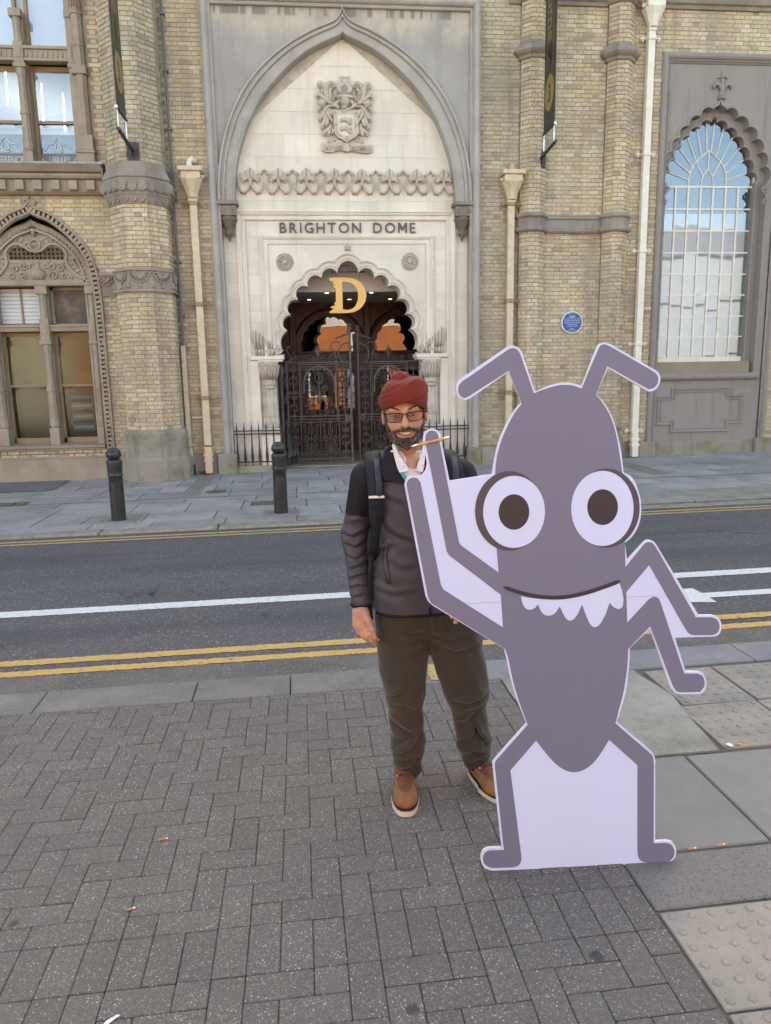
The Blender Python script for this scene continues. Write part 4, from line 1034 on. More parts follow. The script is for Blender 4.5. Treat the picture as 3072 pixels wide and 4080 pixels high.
for txt, xa, xb, zz in (('IN DEO', 290, 755, 1940), ('FIDEMUS', 985, 1520, 1950)):
    a, b = ap(xa, zz), ap(xb, zz); lettering(txt, a[0], b[0], a[1]+.005, .075, 14.613, M['carved'], rb, 'motto_letter', .012, .002, .25, .35)
# ------------------------------------------------------------------ porch behind the arch
M['porch_floor'] = surf('porch_stone_floor', (.30, .24, .17), (.36, .29, .21), 3, .6, .2, 50)
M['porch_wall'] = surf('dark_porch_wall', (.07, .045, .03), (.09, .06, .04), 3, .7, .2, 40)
pz = .02
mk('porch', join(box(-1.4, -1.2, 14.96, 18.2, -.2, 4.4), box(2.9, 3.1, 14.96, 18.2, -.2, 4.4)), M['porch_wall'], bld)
mk('porch_floor', box(-1.2, 2.9, 15.0, 18.1, -.2, pz), M['porch_floor'], bld)
mk('threshold', box(-.52, 2.2, 14.62, 15.0, -.2, .005, .01), M['plinth'], bld)
ceil = mk('porch_ceiling', join(box(-1.2, 2.9, 15.603, 17.99, 3.50, 3.7), box(-1.2, 2.9, 15.5, 15.6, 3.47, 4.4), box(-1.2, 2.9, 14.96, 15.497, 4.3, 4.4)), M['bulkhead'], bld)
M['lamp_glow'] = bpy.data.materials.new('warm_downlight'); M['lamp_glow'].use_nodes = True
_b = M['lamp_glow'].node_tree.nodes['Principled BSDF']; _b.inputs['Emission Color'].default_value = (1, .55, .18, 1); _b.inputs['Emission Strength'].default_value = 2.2
for lx, ly in ((.46, 15.85), (1.38, 15.85), (.10, 17.2), (1.0, 17.2), (1.92, 17.2)):
    l = mk('downlight', lathe([(.07, 3.485), (.07, 3.4995), (.05, 3.4995), (.045, 3.492)], lx, ly, 14), M['bulkhead'], ceil)
    mk('lamp', lathe([(.042, 3.484), (.042, 3.491)], lx, ly, 12), M['lamp_glow'], l)
# timber screen with two arched doors and fanlights
DY = 18.0
def door_arch(cx, w, zs, n=5):             # cusped head of a fanlight
    pts = []; steps = n*2+1
    base = [(cx+w*math.cos(a)*(1.0), zs+w*1.12*math.sin(a)) for a in np.linspace(math.pi*.98, math.pi*.02, steps)]
    for p, q in zip(base[:-1], base[1:]): pts += arc_between(p, q, .045, 4)[:-1]
    pts.append(base[-1]); return pts
screen = []
doors = (.56, 2.30)
holes = []
for cx in doors:
    A = door_arch(cx, .66, 2.42); holes.append([(cx-.67, 2.38)]+A+[(cx+.67, 2.38)])
    for s in (-1, 1): holes.append([(cx+s*.33-.24, 1.02), (cx+s*.33-.24, 1.75)]+arc_between((cx+s*.33-.24, 1.75), (cx+s*.33+.24, 1.75), .26, 8)[1:-1]+[(cx+s*.33+.24, 1.75), (cx+s*.33+.24, 1.02)])
scr = mk('door_screen', plate([(-1.2, -.1), (-1.2, 3.5), (2.9, 3.5), (2.9, -.1)], holes, DY, DY+.08), M['wood'], bld)
for cx in (-.30, 1.44, 3.0): mk('screen_post', box(cx-.08, cx+.08, DY-.10, DY-.003, 0, 3.5, .015), M['wood'], scr)
mk('screen_rail', box(-1.2, 2.9, DY-.07, DY-.004, 2.20, 2.34, .015), M['wood'], scr)
for cx in doors:
    mk('arch_trim', sweep([(cx-.78, 2.36)]+[(cx+.78*math.cos(a), 2.42+.86*math.sin(a)) for a in np.linspace(math.pi*.98, math.pi*.02, 20)]+[(cx+.78, 2.36)], [(0, DY), (0, DY-.05), (.05, DY-.06), (.09, DY-.02), (.10, DY)]), M['wood'], scr)
    fp = mk('fanlight_pane', box(cx-.72, cx+.72, DY+.165, DY+.170, 2.34, 3.24), M['pane_door'], scr, loc=(cx, DY+.167, 2.8)); fp.rotation_euler = (0, 0, rad(-6))
    for s in (-1, 1):
        d = mk('door_leaf', join(box(cx+s*.33-.31, cx+s*.33+.31, DY-.03, DY-.006, .95, 1.0, .01), box(cx+s*.33-.31, cx+s*.33+.31, DY-.03, DY-.006, .08, .16, .01)), M['wood'], scr)
        pn = mk('pane', box(cx+s*.33-.27, cx+s*.33+.27, DY+.045, DY+.050, 1.0, 2.05), M['pane_door'], d, loc=(cx+s*.33, DY+.047, 1.5)); pn.rotation_euler = (0, 0, rad(3.2*s))
        mk('door_panel', box(cx+s*.33-.22, cx+s*.33+.22, DY-.02, DY-.002, .22, .88, .02), M['wood'], d)
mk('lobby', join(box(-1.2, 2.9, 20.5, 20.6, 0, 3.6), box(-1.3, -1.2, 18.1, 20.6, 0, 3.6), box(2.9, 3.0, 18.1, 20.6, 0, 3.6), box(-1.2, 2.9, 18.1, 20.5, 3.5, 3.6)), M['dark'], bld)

# ------------------------------------------------------------------ the golden D
dz = lambda x, y: (lambda p: (p[0], p[2]))(at(860+x/1.4614, 860+y/1.4614, 14.9))
Dn = thing('hanging_letter', 'big golden letter D hanging in the entrance arch from a dark rail', 'sign', (dz(770, 465)[0], 14.9, dz(770, 465)[1]))
outD = [(656, 363), (700, 361), (760, 361)]+smooth_path([(760, 361), (805, 368), (842, 390), (866, 425), (876, 465), (866, 508), (838, 542), (800, 561), (755, 567)], 3)[1:]+[(662, 567), (663, 556), (676, 552), (684, 543), (676, 536), (668, 540), (672, 528), (688, 523), (697, 524), (688, 512), (694, 504), (699, 500),
        (697, 425), (684, 418), (686, 405), (696, 402), (684, 399), (681, 388), (690, 384), (676, 383), (664, 378)]
inD = [(735, 384), (757, 386)]+smooth_path([(757, 386), (785, 392), (808, 410), (824, 440), (828, 470), (821, 508), (800, 537), (770, 549)], 3)[1:]+[(739, 545)]
mk('letter', plate([dz(*p) for p in outD], [[dz(*p) for p in reversed(inD)]], 14.87, 14.93, back=True), M['gold'], Dn)
a, b = dz(668, 327), dz(868, 327)
mk('hanging_rail', box(a[0], b[0], 14.885, 14.915, a[1]-.012, a[1]+.012), M['iron'], Dn)
for q in (700, 838):
    p = dz(q, 327); e = dz(q, 364); mk('rod', tube([(p[0], 14.9, p[1]), (p[0], 14.9, e[1])], .006, 6), M['iron'], Dn)

# ------------------------------------------------------------------ wrought iron gates
GY = 15.33
def gw(x, z, y=GY): p = at(1080+x/3.6875, 1280+z/3.6875, y); return (p[0], p[2])
IR = M['gate_iron']
SCR = {}
def scroll_mesh(kind):
    if kind == 'c':      # two curls joined by a bow: unit height 1 along z, opening to +x
        a = spiral(.16, .36, .16, 1.35, math.pi, -1, 16, .2); b = spiral(.16, -.36, .16, 1.35, math.pi, 1, 16, .2)
        pts = list(reversed(a))+smooth_path([(0, .36), (-.06, .12), (-.06, -.12), (0, -.36)], 4)[1:-1]+b
    elif kind == 's':
        a = spiral(.15, .33, .15, 1.3, math.pi, -1, 16, .2); b = [(-x, -z) for x, z in a]
        pts = list(reversed(a))+smooth_path([(0, .33), (.06, .12), (-.06, -.12), (0, -.33)], 4)[1:-1]+b
    else:                # one curl on a stem
        a = spiral(0, 0, .5, 1.7, -math.pi/2, -1, 24, .12); pts = list(reversed(a))+[(.25, -.5), (.5, -.42)]
    return tube(lift(pts, 0), .030 if kind != 'o' else .06, 5, flat=1.6)
def scroll(parent, kind, x, z, size, ang=0, flip=1, y=GY):
    k = kind
    if k not in SCR:
        V, F = scroll_mesh(k); me = bpy.data.meshes.new('scroll'); me.from_pydata(V, [], F); me.materials.append(IR); me.polygons.foreach_set('use_smooth', [True]*len(me.polygons)); SCR[k] = me
    o = bpy.data.objects.new('scroll', SCR[k]); C.objects.link(o); o.parent = parent; w = WPOS[parent.name]
    o.location = (x-w[0], y-w[1], z-w[2]); o.rotation_euler = (0, ang, 0); o.scale = (flip*size, size, size)
    return o
def gate_leaf(name, label, x0, x1, y, mirror_side, rot=0.0):
    """leaf between x0 and x1 built from one measured drawing"""
    g = thing(name, label, 'gate', (x0 if mirror_side < 0 else x1, y, 0)); W = x1-x0
    Z = {k: gw(700, v)[1] for k, v in dict(top=605, r1=632, r2=668, r3=708, m1=1057, m2=1105, l1=1393, l2=1438, l3=1480, b1=2020, b2=2072).items()}
    fx = lambda t: x0+W*t if mirror_side < 0 else x1-W*t
    def vb(nm, t, z0, z1, w=.018, d=.02): mk(nm, bar((fx(t), y, z0), (fx(t), y, z1), w, d), IR, g)
    def hb(nm, z, t0=0.0, t1=1.0, w=.014): mk(nm, bar((fx(t0), y, z), (fx(t1), y, z), w, .018), IR, g)
    ztop = Z['top']
    vb('stile', .0, .0, ztop+.04, .036, .036); vb('stile', 1.0, .0, ztop+.62, .042, .042)
    mk('finial', lathe([(.02, 0), (.045, .02), (.05, .05), (.035, .08), (.06, .10), (.05, .12), (.0, .13)], fx(1), y, 8, z0=ztop+.62), IR, g)
    for t in (.19, .215, .775, .80): vb('bar', t, Z['l3'] if t in (.215, .775) else Z['b1'], Z['top'], .014)
    for k in ('top', 'r3', 'm1', 'm2', 'l1', 'l2', 'l3', 'b1', 'b2'):
        if k in ('m1', 'm2'): hb('rail', Z[k], 0, .26); hb('rail', Z[k], .74, 1)
        else: hb('rail', Z[k], w=.02 if k in ('top', 'b1', 'l1') else .014)
    for k in ('r1', 'r2'): hb('rail', Z[k], .2, .79)
    cz = (Z['r3']+Z['l1'])/2
    # cusped arch in the middle panel
    A0, A1 = .26, .74; c = (fx(A0)+fx(A1))/2; hw = abs(fx(A1)-fx(A0))/2; sp = Z['m1']+.05
    arch = [(c-hw, Z['m1'])]+[(c+hw*math.cos(a), sp+.16+hw*1.05*math.sin(a)) for a in np.linspace(math.pi, 0, 17)]+[(c+hw, Z['m1'])]
    mk('arch_band', tube(lift(arch, y), .022, 5, flat=.6), IR, g)
    for i in range(11):
        a = math.pi*(.03+.94*i/10); mk('arch_cusp', tube(lift([(c+(hw-.055+.045*math.cos(q))*math.cos(a)-.045*math.sin(q)*math.sin(a)*.9, sp+.16+(hw-.055+.045*math.cos(q))*1.05*math.sin(a)+.045*math.sin(q)*math.cos(a)*.9) for q in np.linspace(-math.pi/2-.6, math.pi/2+.6, 7)], y), .009, 4), IR, g)
    vb('bar', .5, Z['l1'], Z['top']+.02, .012)
    mk('drop_boss', lathe([(.0, -.12), (.03, -.08), (.052, -.02), (.055, .02), (.03, .09), (.014, .2), (.01, .26)], c, y, 10, z0=Z['l1']+.34), IR, g, True)
    for s in (-1, 1):
        scroll(g, 'o', c+s*.20, Z['l1']+.31, .16, 0, s, y); scroll(g, 'o', c+s*.13, Z['l1']+.085, .13, 0, -s, y); scroll(g, 'o', c+s*.26, Z['l1']+.10, .08, 0, s, y)
        scroll(g, 'o', c+s*.09, Z['l1']+.46, .10, 0, s, y); scroll(g, 'o', c+s*.11, Z['m1']+.10, .14, 0, -s, y); scroll(g, 'o', c+s*.24, Z['r3']-.07, .10, 0, s, y)
        scroll(g, 's', c+s*.20, Z['l1']+.19, .22, .9*s, s, y); scroll(g, 'c', c+s*.06, Z['m1']+.30, .22, 0, -s, y)
    # side panels: stacked scrolls
    for t0, t1 in ((.0, .19), (.80, 1.0)):
        cx = (fx(t0)+fx(t1))/2; w = abs(fx(t1)-fx(t0))
        vb('bar', (t0+t1)/2, Z['b1'], Z['top'], .011)
        for s in (-1, 1):
            scroll(g, 'o', cx+s*w*.24, (Z['top']+Z['r3'])/2, w*.40, 0, s, y)
            for zc, hh in ((Z['r3']-.09, .20), (Z['m1']+.11, .22), (Z['m2']-.10, .18), (Z['l1']+.07, .14), (Z['l3']-.11, .20), (Z['b1']+.53, .20), (Z['b1']+.22, .24), (Z['b1']+.09, .16)):
                scroll(g, 'c', cx+s*w*.06, zc, hh, 0, s, y)
            mk('bar', bar((cx+s*w*.27, y, Z['l1']+.12), (cx+s*w*.27, y, Z['m2']-.16), .011, .011), IR, g); mk('bar', bar((cx+s*w*.27, y, Z['b1']+.56), (cx+s*w*.27, y, Z['l3']-.16), .011, .011), IR, g)
            for zc in (Z['r3']-.24, Z['b1']+.36): mk('bow', tube(lift(smooth_path([(cx, zc+.13), (cx+s*w*.30, zc+.05), (cx+s*w*.34, zc), (cx+s*w*.1, zc-.10), (cx, zc-.16)], 4), y), .008, 4), IR, g)
    # lower middle panel
    for q in (.345, .5, .655): vb('bar', q, Z['b1'], Z['l2'], .011)
    for i, q in enumerate((.345, .655)):
        cx = fx(q); w = W*.28
        for s in (-1, 1):
            for ox in (0,):
                scroll(g, 'c', cx+s*.02, Z['l3']-.06, .11, 0, s, y); scroll(g, 'o', cx+s*w*.36, Z['l3']-.06, .07, 0, -s, y)
            for bx in (.11, .30): mk('bar', bar((cx+s*w*bx*1.1, y, Z['l3']-.11), (cx+s*w*bx*1.1, y, Z['b1']+.50), .010, .010), IR, g)
            scroll(g, 'o', cx+s*w*.30, Z['b1']+.43, .13, 0, s, y); scroll(g, 'o', cx+s*.055, Z['b1']+.30, .10, 0, -s, y); scroll(g, 'o', cx+s*w*.29, Z['b1']+.165, .16, 0, s, y)
            mk('bow', tube(lift(smooth_path([(cx, Z['b1']+.43), (cx+s*w*.22, Z['b1']+.36), (cx+s*w*.38, Z['b1']+.27), (cx+s*w*.12, Z['b1']+.24), (cx, Z['b1']+.13)], 4), y), .009, 4), IR, g)
            mk('bow', tube(lift([(cx, Z['b1']+.13), (cx+s*w*.25, Z['b1']+.06), (cx+s*w*.25, Z['b1'])], y), .008, 4), IR, g)
    for i in range(9): mk('foot_bar', bar((fx(.08+.105*i), y, Z['b2']-.02), (fx(.08+.105*i), y, Z['b1']), .009, .009), IR, g)
    # cresting above the top rail
    for t, s, r in ((.14, -1, .15), (.06, 1, .09), (.27, 1, .13), (.43, -1, .12), (.57, 1, .12), (.73, -1, .19), (.90, 1, .17), (.36, 1, .09), (.65, -1, .09)): scroll(g, 'o', fx(t), Z['top']+r*.55, r, 0, s, y)
    mk('crest_finial', lathe([(.012, 0), (.014, .10), (.03, .16), (.034, .20), (.02, .26), (.03, .27), (.012, .30), (.0, .38)], c, y, 8, z0=Z['top']), IR, g, True)
    for s in (-1, 1): mk('finial_loop', tube(lift([(c, Z['top']+.14), (c+s*.055, Z['top']+.17), (c+s*.06, Z['top']+.23), (c+s*.02, Z['top']+.28)], y), .009, 4), IR, g)
    D_ = 1 if mirror_side < 0 else -1
    mk('swan_neck', tube(lift(smooth_path([(fx(1), Z['top']+.40), (fx(.88), Z['top']+.34), (fx(.82), Z['top']+.2), (fx(.84), Z['top']+.06), (fx(.9), Z['top'])], 5), y), .016, 5), IR, g)
    mk('swan_neck', tube(lift(smooth_path([(fx(.84), Z['top']+.36), (fx(.80), Z['top']+.41), (fx(.72), Z['top']+.38), (fx(.70), Z['top']+.28), (fx(.76), Z['top']+.2), (fx(.79), Z['top'])], 5), y), .014, 5), IR, g)
    mk('leaf_spray', join(*[ellip(fx(.96-.05*i), y, Z['top']+.55-.022*i, .045, .012, .022, 7, 5) for i in range(4)]), IR, g, True)
    mk('swan_neck', tube(lift(smooth_path([(fx(.03), Z['top']), (fx(.08), Z['top']+.08), (fx(.03), Z['top']+.20), (fx(.01), Z['top']+.28), (fx(.05), Z['top']+.32), (fx(.07), Z['top']+.28)], 5), y), .016, 5), IR, g)
    lk = mk('lock_box', box(min(fx(.90), fx(.985)), max(fx(.90), fx(.985)), y-.03, y+.03, Z['l3'], Z['l1']), IR, g)
    mk('knob', ellip(fx(.95), y-.045, (Z['l3']+Z['l1'])/2, .02, .025, .02, 8, 5), IR, lk)
    if rot:
        g.rotation_euler = (0, 0, rot)
    return g
xa, xb = gw(262, 1500)[0], gw(1186, 1500)[0]
gate_leaf('iron_gate', 'closed left leaf of the scrolled wrought iron entrance gate', xa, xb, GY, -1)
gate_leaf('iron_gate', 'right leaf of the scrolled iron gate, standing ajar behind the man with the turban', xb+.13, xb+.13+(xb-xa), GY+.02, 1, -.32)
# gate posts with hooded lamps of iron
for px_, lab in ((-.52, 'wrought iron gate post with scrolls left of the gates'), (2.36, 'wrought iron gate post with scrolls right of the gates')):
    t = thing('gate_post', lab, 'post', (px_, 15.15, 0))
    mk('shaft', lathe([(.05, 0), (.05, .3), (.035, .34), (.028, 1.0), (.035, 1.05), (.028, 1.1), (.026, 1.75), (.045, 1.8), (.06, 1.9), (.04, 2.0), (.0, 2.06)], px_, 15.15, 8), IR, t)
    for s in (-1, 1):
        for z in (1.95, 1.72, 1.35, .9): scroll(t, 'o', px_+s*.075, z, .13, 0, s, 15.15)

# ------------------------------------------------------------------ spiked railings either side
def railing(label, xs, x_in, s):
    t = thing('spiked_railing', label, 'railing', ((min(xs)+max(xs))/2, 14.50, .1))
    a, b = min(xs)-.05, max(xs)+.05
    for z in (.79, .73, .19): mk('rail', bar((a, 14.50, z), (b, 14.50, z), .022, .03), M['iron'], t)
    first = None
    for x in xs:
        g = join(lathe([(.011, .12), (.011, .20), (.020, .215), (.031, .26), (.031, .30), (.022, .38), (.013, .50), (.011, .60), (.011, .79), (.017, .80), (.013, .84), (.0, .98)], x, 14.50, 8), lathe([(.02, .19), (.03, .20), (.02, .21)], x, 14.50, 8))
        if first is None: first = mk('spike', g, M['iron'], t, loc=(x, 14.5, 0))
        else: copy_of(first, t, (x, 14.5, 0))
    for k in range(4):                     # bellied bars returning towards the gate
        x = x_in+s*.05*k; y = 14.60+.14*k
        mk('bellied_bar', tube([(x, y, .95), (x, y, .60), (x+s*.0, y-.02, .5), (x+s*.02, y-.14, .38), (x+s*.02, y-.16, .28), (x, y-.05, .2), (x, y, .08)], [.004, .012, .014, .020, .026, .016, .012], 7), M['iron'], t)
    for z in (.79, .73, .16): mk('rail', bar((x_in, 14.5, z), (x_in+s*.16, 15.1, z), .022, .03), M['iron'], t)
    mk('kerb_block', box(a, b, 14.44, 14.60, -.2, .12, .01), M['plinth'], t)
railing('short spiked iron railing below the left entrance column', [-1.39+.14*i for i in range(7)], -.42, 1)
railing('short spiked iron railing below the right entrance column, partly behind the man', [2.22+.14*i for i in range(8)], 2.16, -1)
# ------------------------------------------------------------------ library wing, left
TS = M['tan_stone']; WY = 14.78           # glass plane
# lower arched window: hood with dentils, then the carved inner order
HOOD = [(-1.13+AX, .36), (-1.13+AX, 3.1), (-1.105+AX, 3.55), (-1.03+AX, 3.96), (-.88+AX, 4.25), (-.655+AX, 4.51), (-.38+AX, 4.73), (-.17+AX, 4.82), (-.06+AX, 4.89), (AX, 5.03)]
HOODP = mirror(HOOD[:2]+smooth_path(HOOD[1:], 5)[1:], AX)
lib = mk('library_arch', sweep(HOODP, [(0, LB+.02), (0, LB-.06), (-.035, LB-.07), (-.04, LB+.04), (-.108, LB+.04), (-.11, LB-.05), (-.135, LB-.055), (-.16, LB-.02), (-.165, LB+.02)], lim=1.3), TS, bld)
def offset_path(P, d):
    g = sweep(P, [(d, 0)], lim=1.2)[0]; return [(v[0], v[2]) for v in g]
def along(P, step):
    out = []; acc = 0
    for (ax, az), (bx, bz) in zip(P[:-1], P[1:]):
        L = math.hypot(bx-ax, bz-az)
        while acc < L:
            t = acc/L; out.append((ax+(bx-ax)*t, az+(bz-az)*t, math.atan2(bz-az, bx-ax))); acc += step
        acc -= L
    return out
gs = []
for x, z, a in along(offset_path(HOODP, -.075), .083):
    if x < -6.3: continue
    gs.append(xf(box(-.022, .022, -.035, .055, -.033, .033), Matrix.Translation((x, LB-.015, z)) @ Matrix.Rotation(-a, 4, 'Y')))
mk('dentil_row', join(*gs), TS, lib, kind='stuff')
IN = [(AX-.965, 3.55), (AX-.93, 3.80), (AX-.80, 4.08), (AX-.60, 4.31), (AX-.35, 4.49), (AX-.13, 4.575), (AX, 4.645)]
INP = mirror(smooth_path(IN, 5), AX)
order2 = mk('library_arch_inner', sweep([(AX-.965, .62)]+INP+[(AX+.965, .62)], [(0, LB-.03), (0, LB+.02), (-.03, LB-.01), (-.05, LB+.01), (-.11, LB+.05), (-.12, LB+.02), (-.15, LB+.02), (-.155, LB+.12)], lim=1.25), TS, bld)
gs = []
for x, z, a in along(offset_path(INP, -.08), .075):
    gs.append(xf(([(-.03, .01, -.03), (.03, .01, -.03), (0, .01, .035), (0, -.025, -.005)], [(0, 1, 3), (1, 2, 3), (2, 0, 3)]), Matrix.Translation((x, LB+.02, z)) @ Matrix.Rotation(-a, 4, 'Y')))
mk('leaf_row', join(*gs), TS, order2, kind='stuff')
# tympanum with cusped frame, grille, scrollwork and urn
TY = LB+.11
mk('tympanum', plate([(AX-.85, 3.5)]+[(x, z) for x, z in offset_path(INP, -.12)]+[(AX+.85, 3.5)], [[(AX-.47, 3.97), (AX-.49, 4.08), (AX-.42, 4.17), (AX-.30, 4.20), (AX-.2, 4.17), (AX-.11, 4.11), (AX, 4.08), (AX+.11, 4.11), (AX+.2, 4.17), (AX+.30, 4.20), (AX+.42, 4.17), (AX+.49, 4.08), (AX+.47, 3.97)]], TY, TY+.1), M['tan_stone'], bld)
cusp = [(-.92, 3.60), (-.72, 3.66), (-.58, 3.78), (-.50, 3.92), (-.515, 4.06), (-.45, 4.17), (-.33, 4.225), (-.22, 4.20), (-.12, 4.12), (0, 4.09)]
CP = mirror(smooth_path([(AX+x, z) for x, z in cusp], 4), AX)
fr_ = mk('cusped_frame', sweep(CP, [(-.005, TY), (-.005, TY-.05), (.035, TY-.055), (.045, TY-.02), (.12, TY-.03), (.13, TY-.05), (.15, TY-.05), (.155, TY)], lim=1.15), TS, bld)
gs = []
for x, z, a in along(offset_path(CP, .085), .085):
    gs.append(xf(ellip(0, 0, 0, .012, .025, .045, 6, 4), Matrix.Translation((x, TY-.03, z)) @ Matrix.Rotation(-a+.4, 4, 'Y')))
mk('leaf_row', join(*gs), TS, fr_, kind='stuff')
mk('drop', join(tube([(AX, TY-.05, 4.54), (AX, TY-.07, 4.47), (AX, TY-.05, 4.36)], [.015, .045, .02], 8), tube([(AX+.09*math.cos(a), TY-.045, 4.22+.09*math.sin(a)) for a in np.linspace(0, 2*math.pi, 21)[:-1]], .022, 6, closed=True), ellip(AX, TY-.03, 4.22, .03, .03, .03, 8, 5), *[ellip(AX+.05*math.cos(a), TY-.03, 4.22+.05*math.sin(a), .02, .02, .02, 6, 4) for a in np.linspace(0, 2*math.pi, 9)[:-1]]), TS, fr_, True)
gr = mk('vent_grille', box(AX-.5, AX+.5, TY+.06, TY+.08, 3.9, 4.25), M['dark'], bld)
for i in range(14): mk('grille_bar', box(AX-.5+.0735*i, AX-.462+.0735*i, TY+.015, TY+.05, 3.93, 4.22), M['rust'], gr)
for i in range(4): mk('grille_bar', box(AX-.5, AX+.5, TY+.012, TY+.047, 3.95+.072*i, 3.983+.072*i), M['rust'], gr)
mk('grille_sill', box(AX-.49, AX+.49, TY-.015, TY+.02, 3.90, 3.95, .006), TS, bld)
mk('urn', lathe([(.05, 3.60), (.10, 3.63), (.13, 3.68), (.14, 3.73), (.11, 3.78), (.05, 3.82), (.035, 3.88), (.045, 3.93), (.06, 3.95)], AX, TY, 12), TS, bld, True)
for s in (-1, 1):
    for q, (x, z, r, h) in enumerate(((.25, 3.86, .085, 1), (.40, 3.83, .075, -1), (.28, 3.70, .085, -1), (.46, 3.68, .07, 1), (.57, 3.645, .05, -1), (.15, 3.87, .05, -1))):
        mk('carved_scroll', tube([(p[0], TY-.012, p[1]) for p in spiral(AX+s*x, z, r, 1.4, math.pi*.5+q, s*h, 18, .2)], list(np.linspace(.016, .024, 19)), 6), TS, bld, True)
# lintel, sill, mullions and transom
mk('lintel', sweep([(-6.6, 3.50), (-3.86, 3.50)], [(0, LB+.14), (0, LB+.01), (.02, LB-.01), (.05, LB-.01), (.06, LB+.02), (.10, LB+.02), (.115, LB+.05), (.12, LB+.14)]), TS, bld)
mk('sill', sweep([(-6.6, .52), (-3.84, .52)], [(0, LB+.02), (0, LB-.04), (.03, LB-.05), (.045, LB-.075), (.085, LB-.08), (.105, LB+.02), (.13, LB+.3)]), TS, bld)
mk('transom', join(box(-6.6, -3.94, LB+.05, LB+.25, 2.70, 2.80, .008), box(-6.6, -3.94, LB+.02, LB+.06, 2.78, 2.815, .006)), TS, bld)
gs = [box(x, x+.022, LB+.035, LB+.052, 2.715, 2.765) for x in np.arange(-6.5, -3.98, .062)]
mk('transom_bead', join(*gs), TS, bld, kind='stuff')
def mullion(cx, z0, zt, w=.085, mat=TS, half=False):
    """colonnette: block base, fluted cup, panelled shaft, capital, upper block"""
    m = mk('mullion', box(cx-w, cx+w, LB+.10, LB+.28, z0, zt), mat, bld)
    H = zt-z0; f = lambda t: z0+H*t; y = LB+.06
    mk('mullion_base', box(cx-w*1.02, cx+w*1.02, LB-.02, LB+.12, f(0), f(.11), .008), mat, m)
    mk('mullion_cup', lathe([(w*.75, f(.11)), (w*1.05, f(.125)), (w*1.0, f(.17)), (w*1.12, f(.185)), (w*.9, f(.19))], cx, y, 8, math.pi/8), mat, m)
    mk('mullion_shaft', lathe([(w*.92, f(.19)), (w*.92, f(.255)), (w*1.0, f(.258)), (w*1.0, f(.265)), (w*.88, f(.27)), (w*.88, f(.345)), (w*1.05, f(.35)), (w*.95, f(.37)), (w*.85, f(.375)), (w*.78, f(.46)), (w*.74, f(.54)), (w*.82, f(.55)), (w*.74, f(.565)), (w*.8, f(.58))], cx, y, 8, math.pi/8), mat, m)
    mk('mullion_capital', join(lathe([(w*.74, f(.58)), (w*.95, f(.60)), (w*1.0, f(.635)), (w*.9, f(.64))], cx, y, 8, math.pi/8), box(cx-w*1.25, cx+w*1.25, LB-.03, LB+.12, f(.64), f(.665), .008)), mat, m)
    mk('mullion_block', box(cx-w*.95, cx+w*.95, LB-.01, LB+.12, f(.665), f(.80), .006), mat, m)
    mk('mullion_panel', box(cx-w*.55, cx+w*.55, LB-.022, LB-.008, f(.70), f(.78), .004), mat, m)
    mk('mullion_top', join(lathe([(w*.9, f(.80)), (w*.7, f(.86)), (w*.78, f(.88)), (w*.7, f(.90)), (w*.85, f(.95))], cx, y, 8, math.pi/8), box(cx-w*1.2, cx+w*1.2, LB-.03, LB+.12, f(.95), f(1.0), .008)), mat, m)
for cx in (-4.75, -5.66, -3.91): mullion(cx, .62, 3.50, .085 if cx > -5.8 and cx < -4 else .06)
def sash(x0, x1, z0, z1, zm, mats, etched=None, horns=True):
    f = mk('window', join(box(x0, x1, WY-.03, WY+.06, z0, z0+.10), box(x0, x1, WY-.02, WY+.06, z1-.07, z1), box(x0, x0+.055, WY-.03, WY+.06, z0, z1), box(x1-.055, x1, WY-.03, WY+.06, z0, z1), box(x0, x1, WY-.025, WY+.05, zm-.025, zm+.025) if zm else box(x0, x0+.01, WY, WY+.01, z0, z1)), M['sash'], bld)
    if zm:
        mk('pane', box(x0+.05, x1-.05, WY, WY+.005, zm+.02, z1-.06), mats[1], f)
        mk('pane', box(x0+.05, x1-.05, WY+.012, WY+.017, z0+.09, zm-.02), mats[0], f)
        for s in (.22, .78): mk('sash_horn', tube([(x0+(x1-x0)*(s-.06), WY-.03, zm-.025), (x0+(x1-x0)*(s-.04), WY-.035, zm-.055), (x0+(x1-x0)*(s+.04), WY-.035, zm-.055), (x0+(x1-x0)*(s+.06), WY-.03, zm-.025)], .008, 5), M['iron'], f)
    else: mk('pane', box(x0+.05, x1-.05, WY, WY+.005, z0+.08, z1-.06), mats[0], f)
    return f
M['blind'] = plain('white_roller_blind', (.62, .64, .64), .8, c2=(.56, .58, .59), nscale=3)
M['olive_film'] = surf('olive_window_film', (.13, .12, .07), (.19, .175, .11), 1.2, .6, .0, 30, stain=(.10, .095, .07), sscale=1.1, samt=.6)
M['dark_film'] = surf('dark_window_film', (.035, .035, .034), (.065, .064, .06), 1.5, .6, .0, 30)
M['brown_board'] = surf('brown_painted_board', (.085, .068, .055), (.11, .088, .07), 3, .5, .1, 40, stain=(.30, .24, .16), sscale=6, samt=.3)
for x0, x1 in ((-5.60, -4.82), (-4.67, -3.95)):
    sash(x0, x1, .64, 2.69, 1.72, (M['pane_dull'], M['pane_dull']))
mk('window_film', join(box(-6.6, -3.9, WY+.03, WY+.034, 1.70, 2.70)), M['olive_film'], bld)
mk('window_film', join(box(-6.6, -3.9, WY+.045, WY+.049, .6, 1.70)), M['dark_film'], bld)
lf = mk('leaflet_rack', box(-4.50, -4.08, WY+.036, WY+.042, .86, 1.52), plain('leaflet_blue', (.025, .16, .38), .6), bld)
for i in range(6): mk('leaflet', box(-4.48, -4.12, WY+.028, WY+.035, .90+.10*i, .955+.10*i), plain('leaflet_dark', (.015, .016, .02), .7) if i % 2 else plain('leaflet_white', (.30, .33, .36), .7), lf)
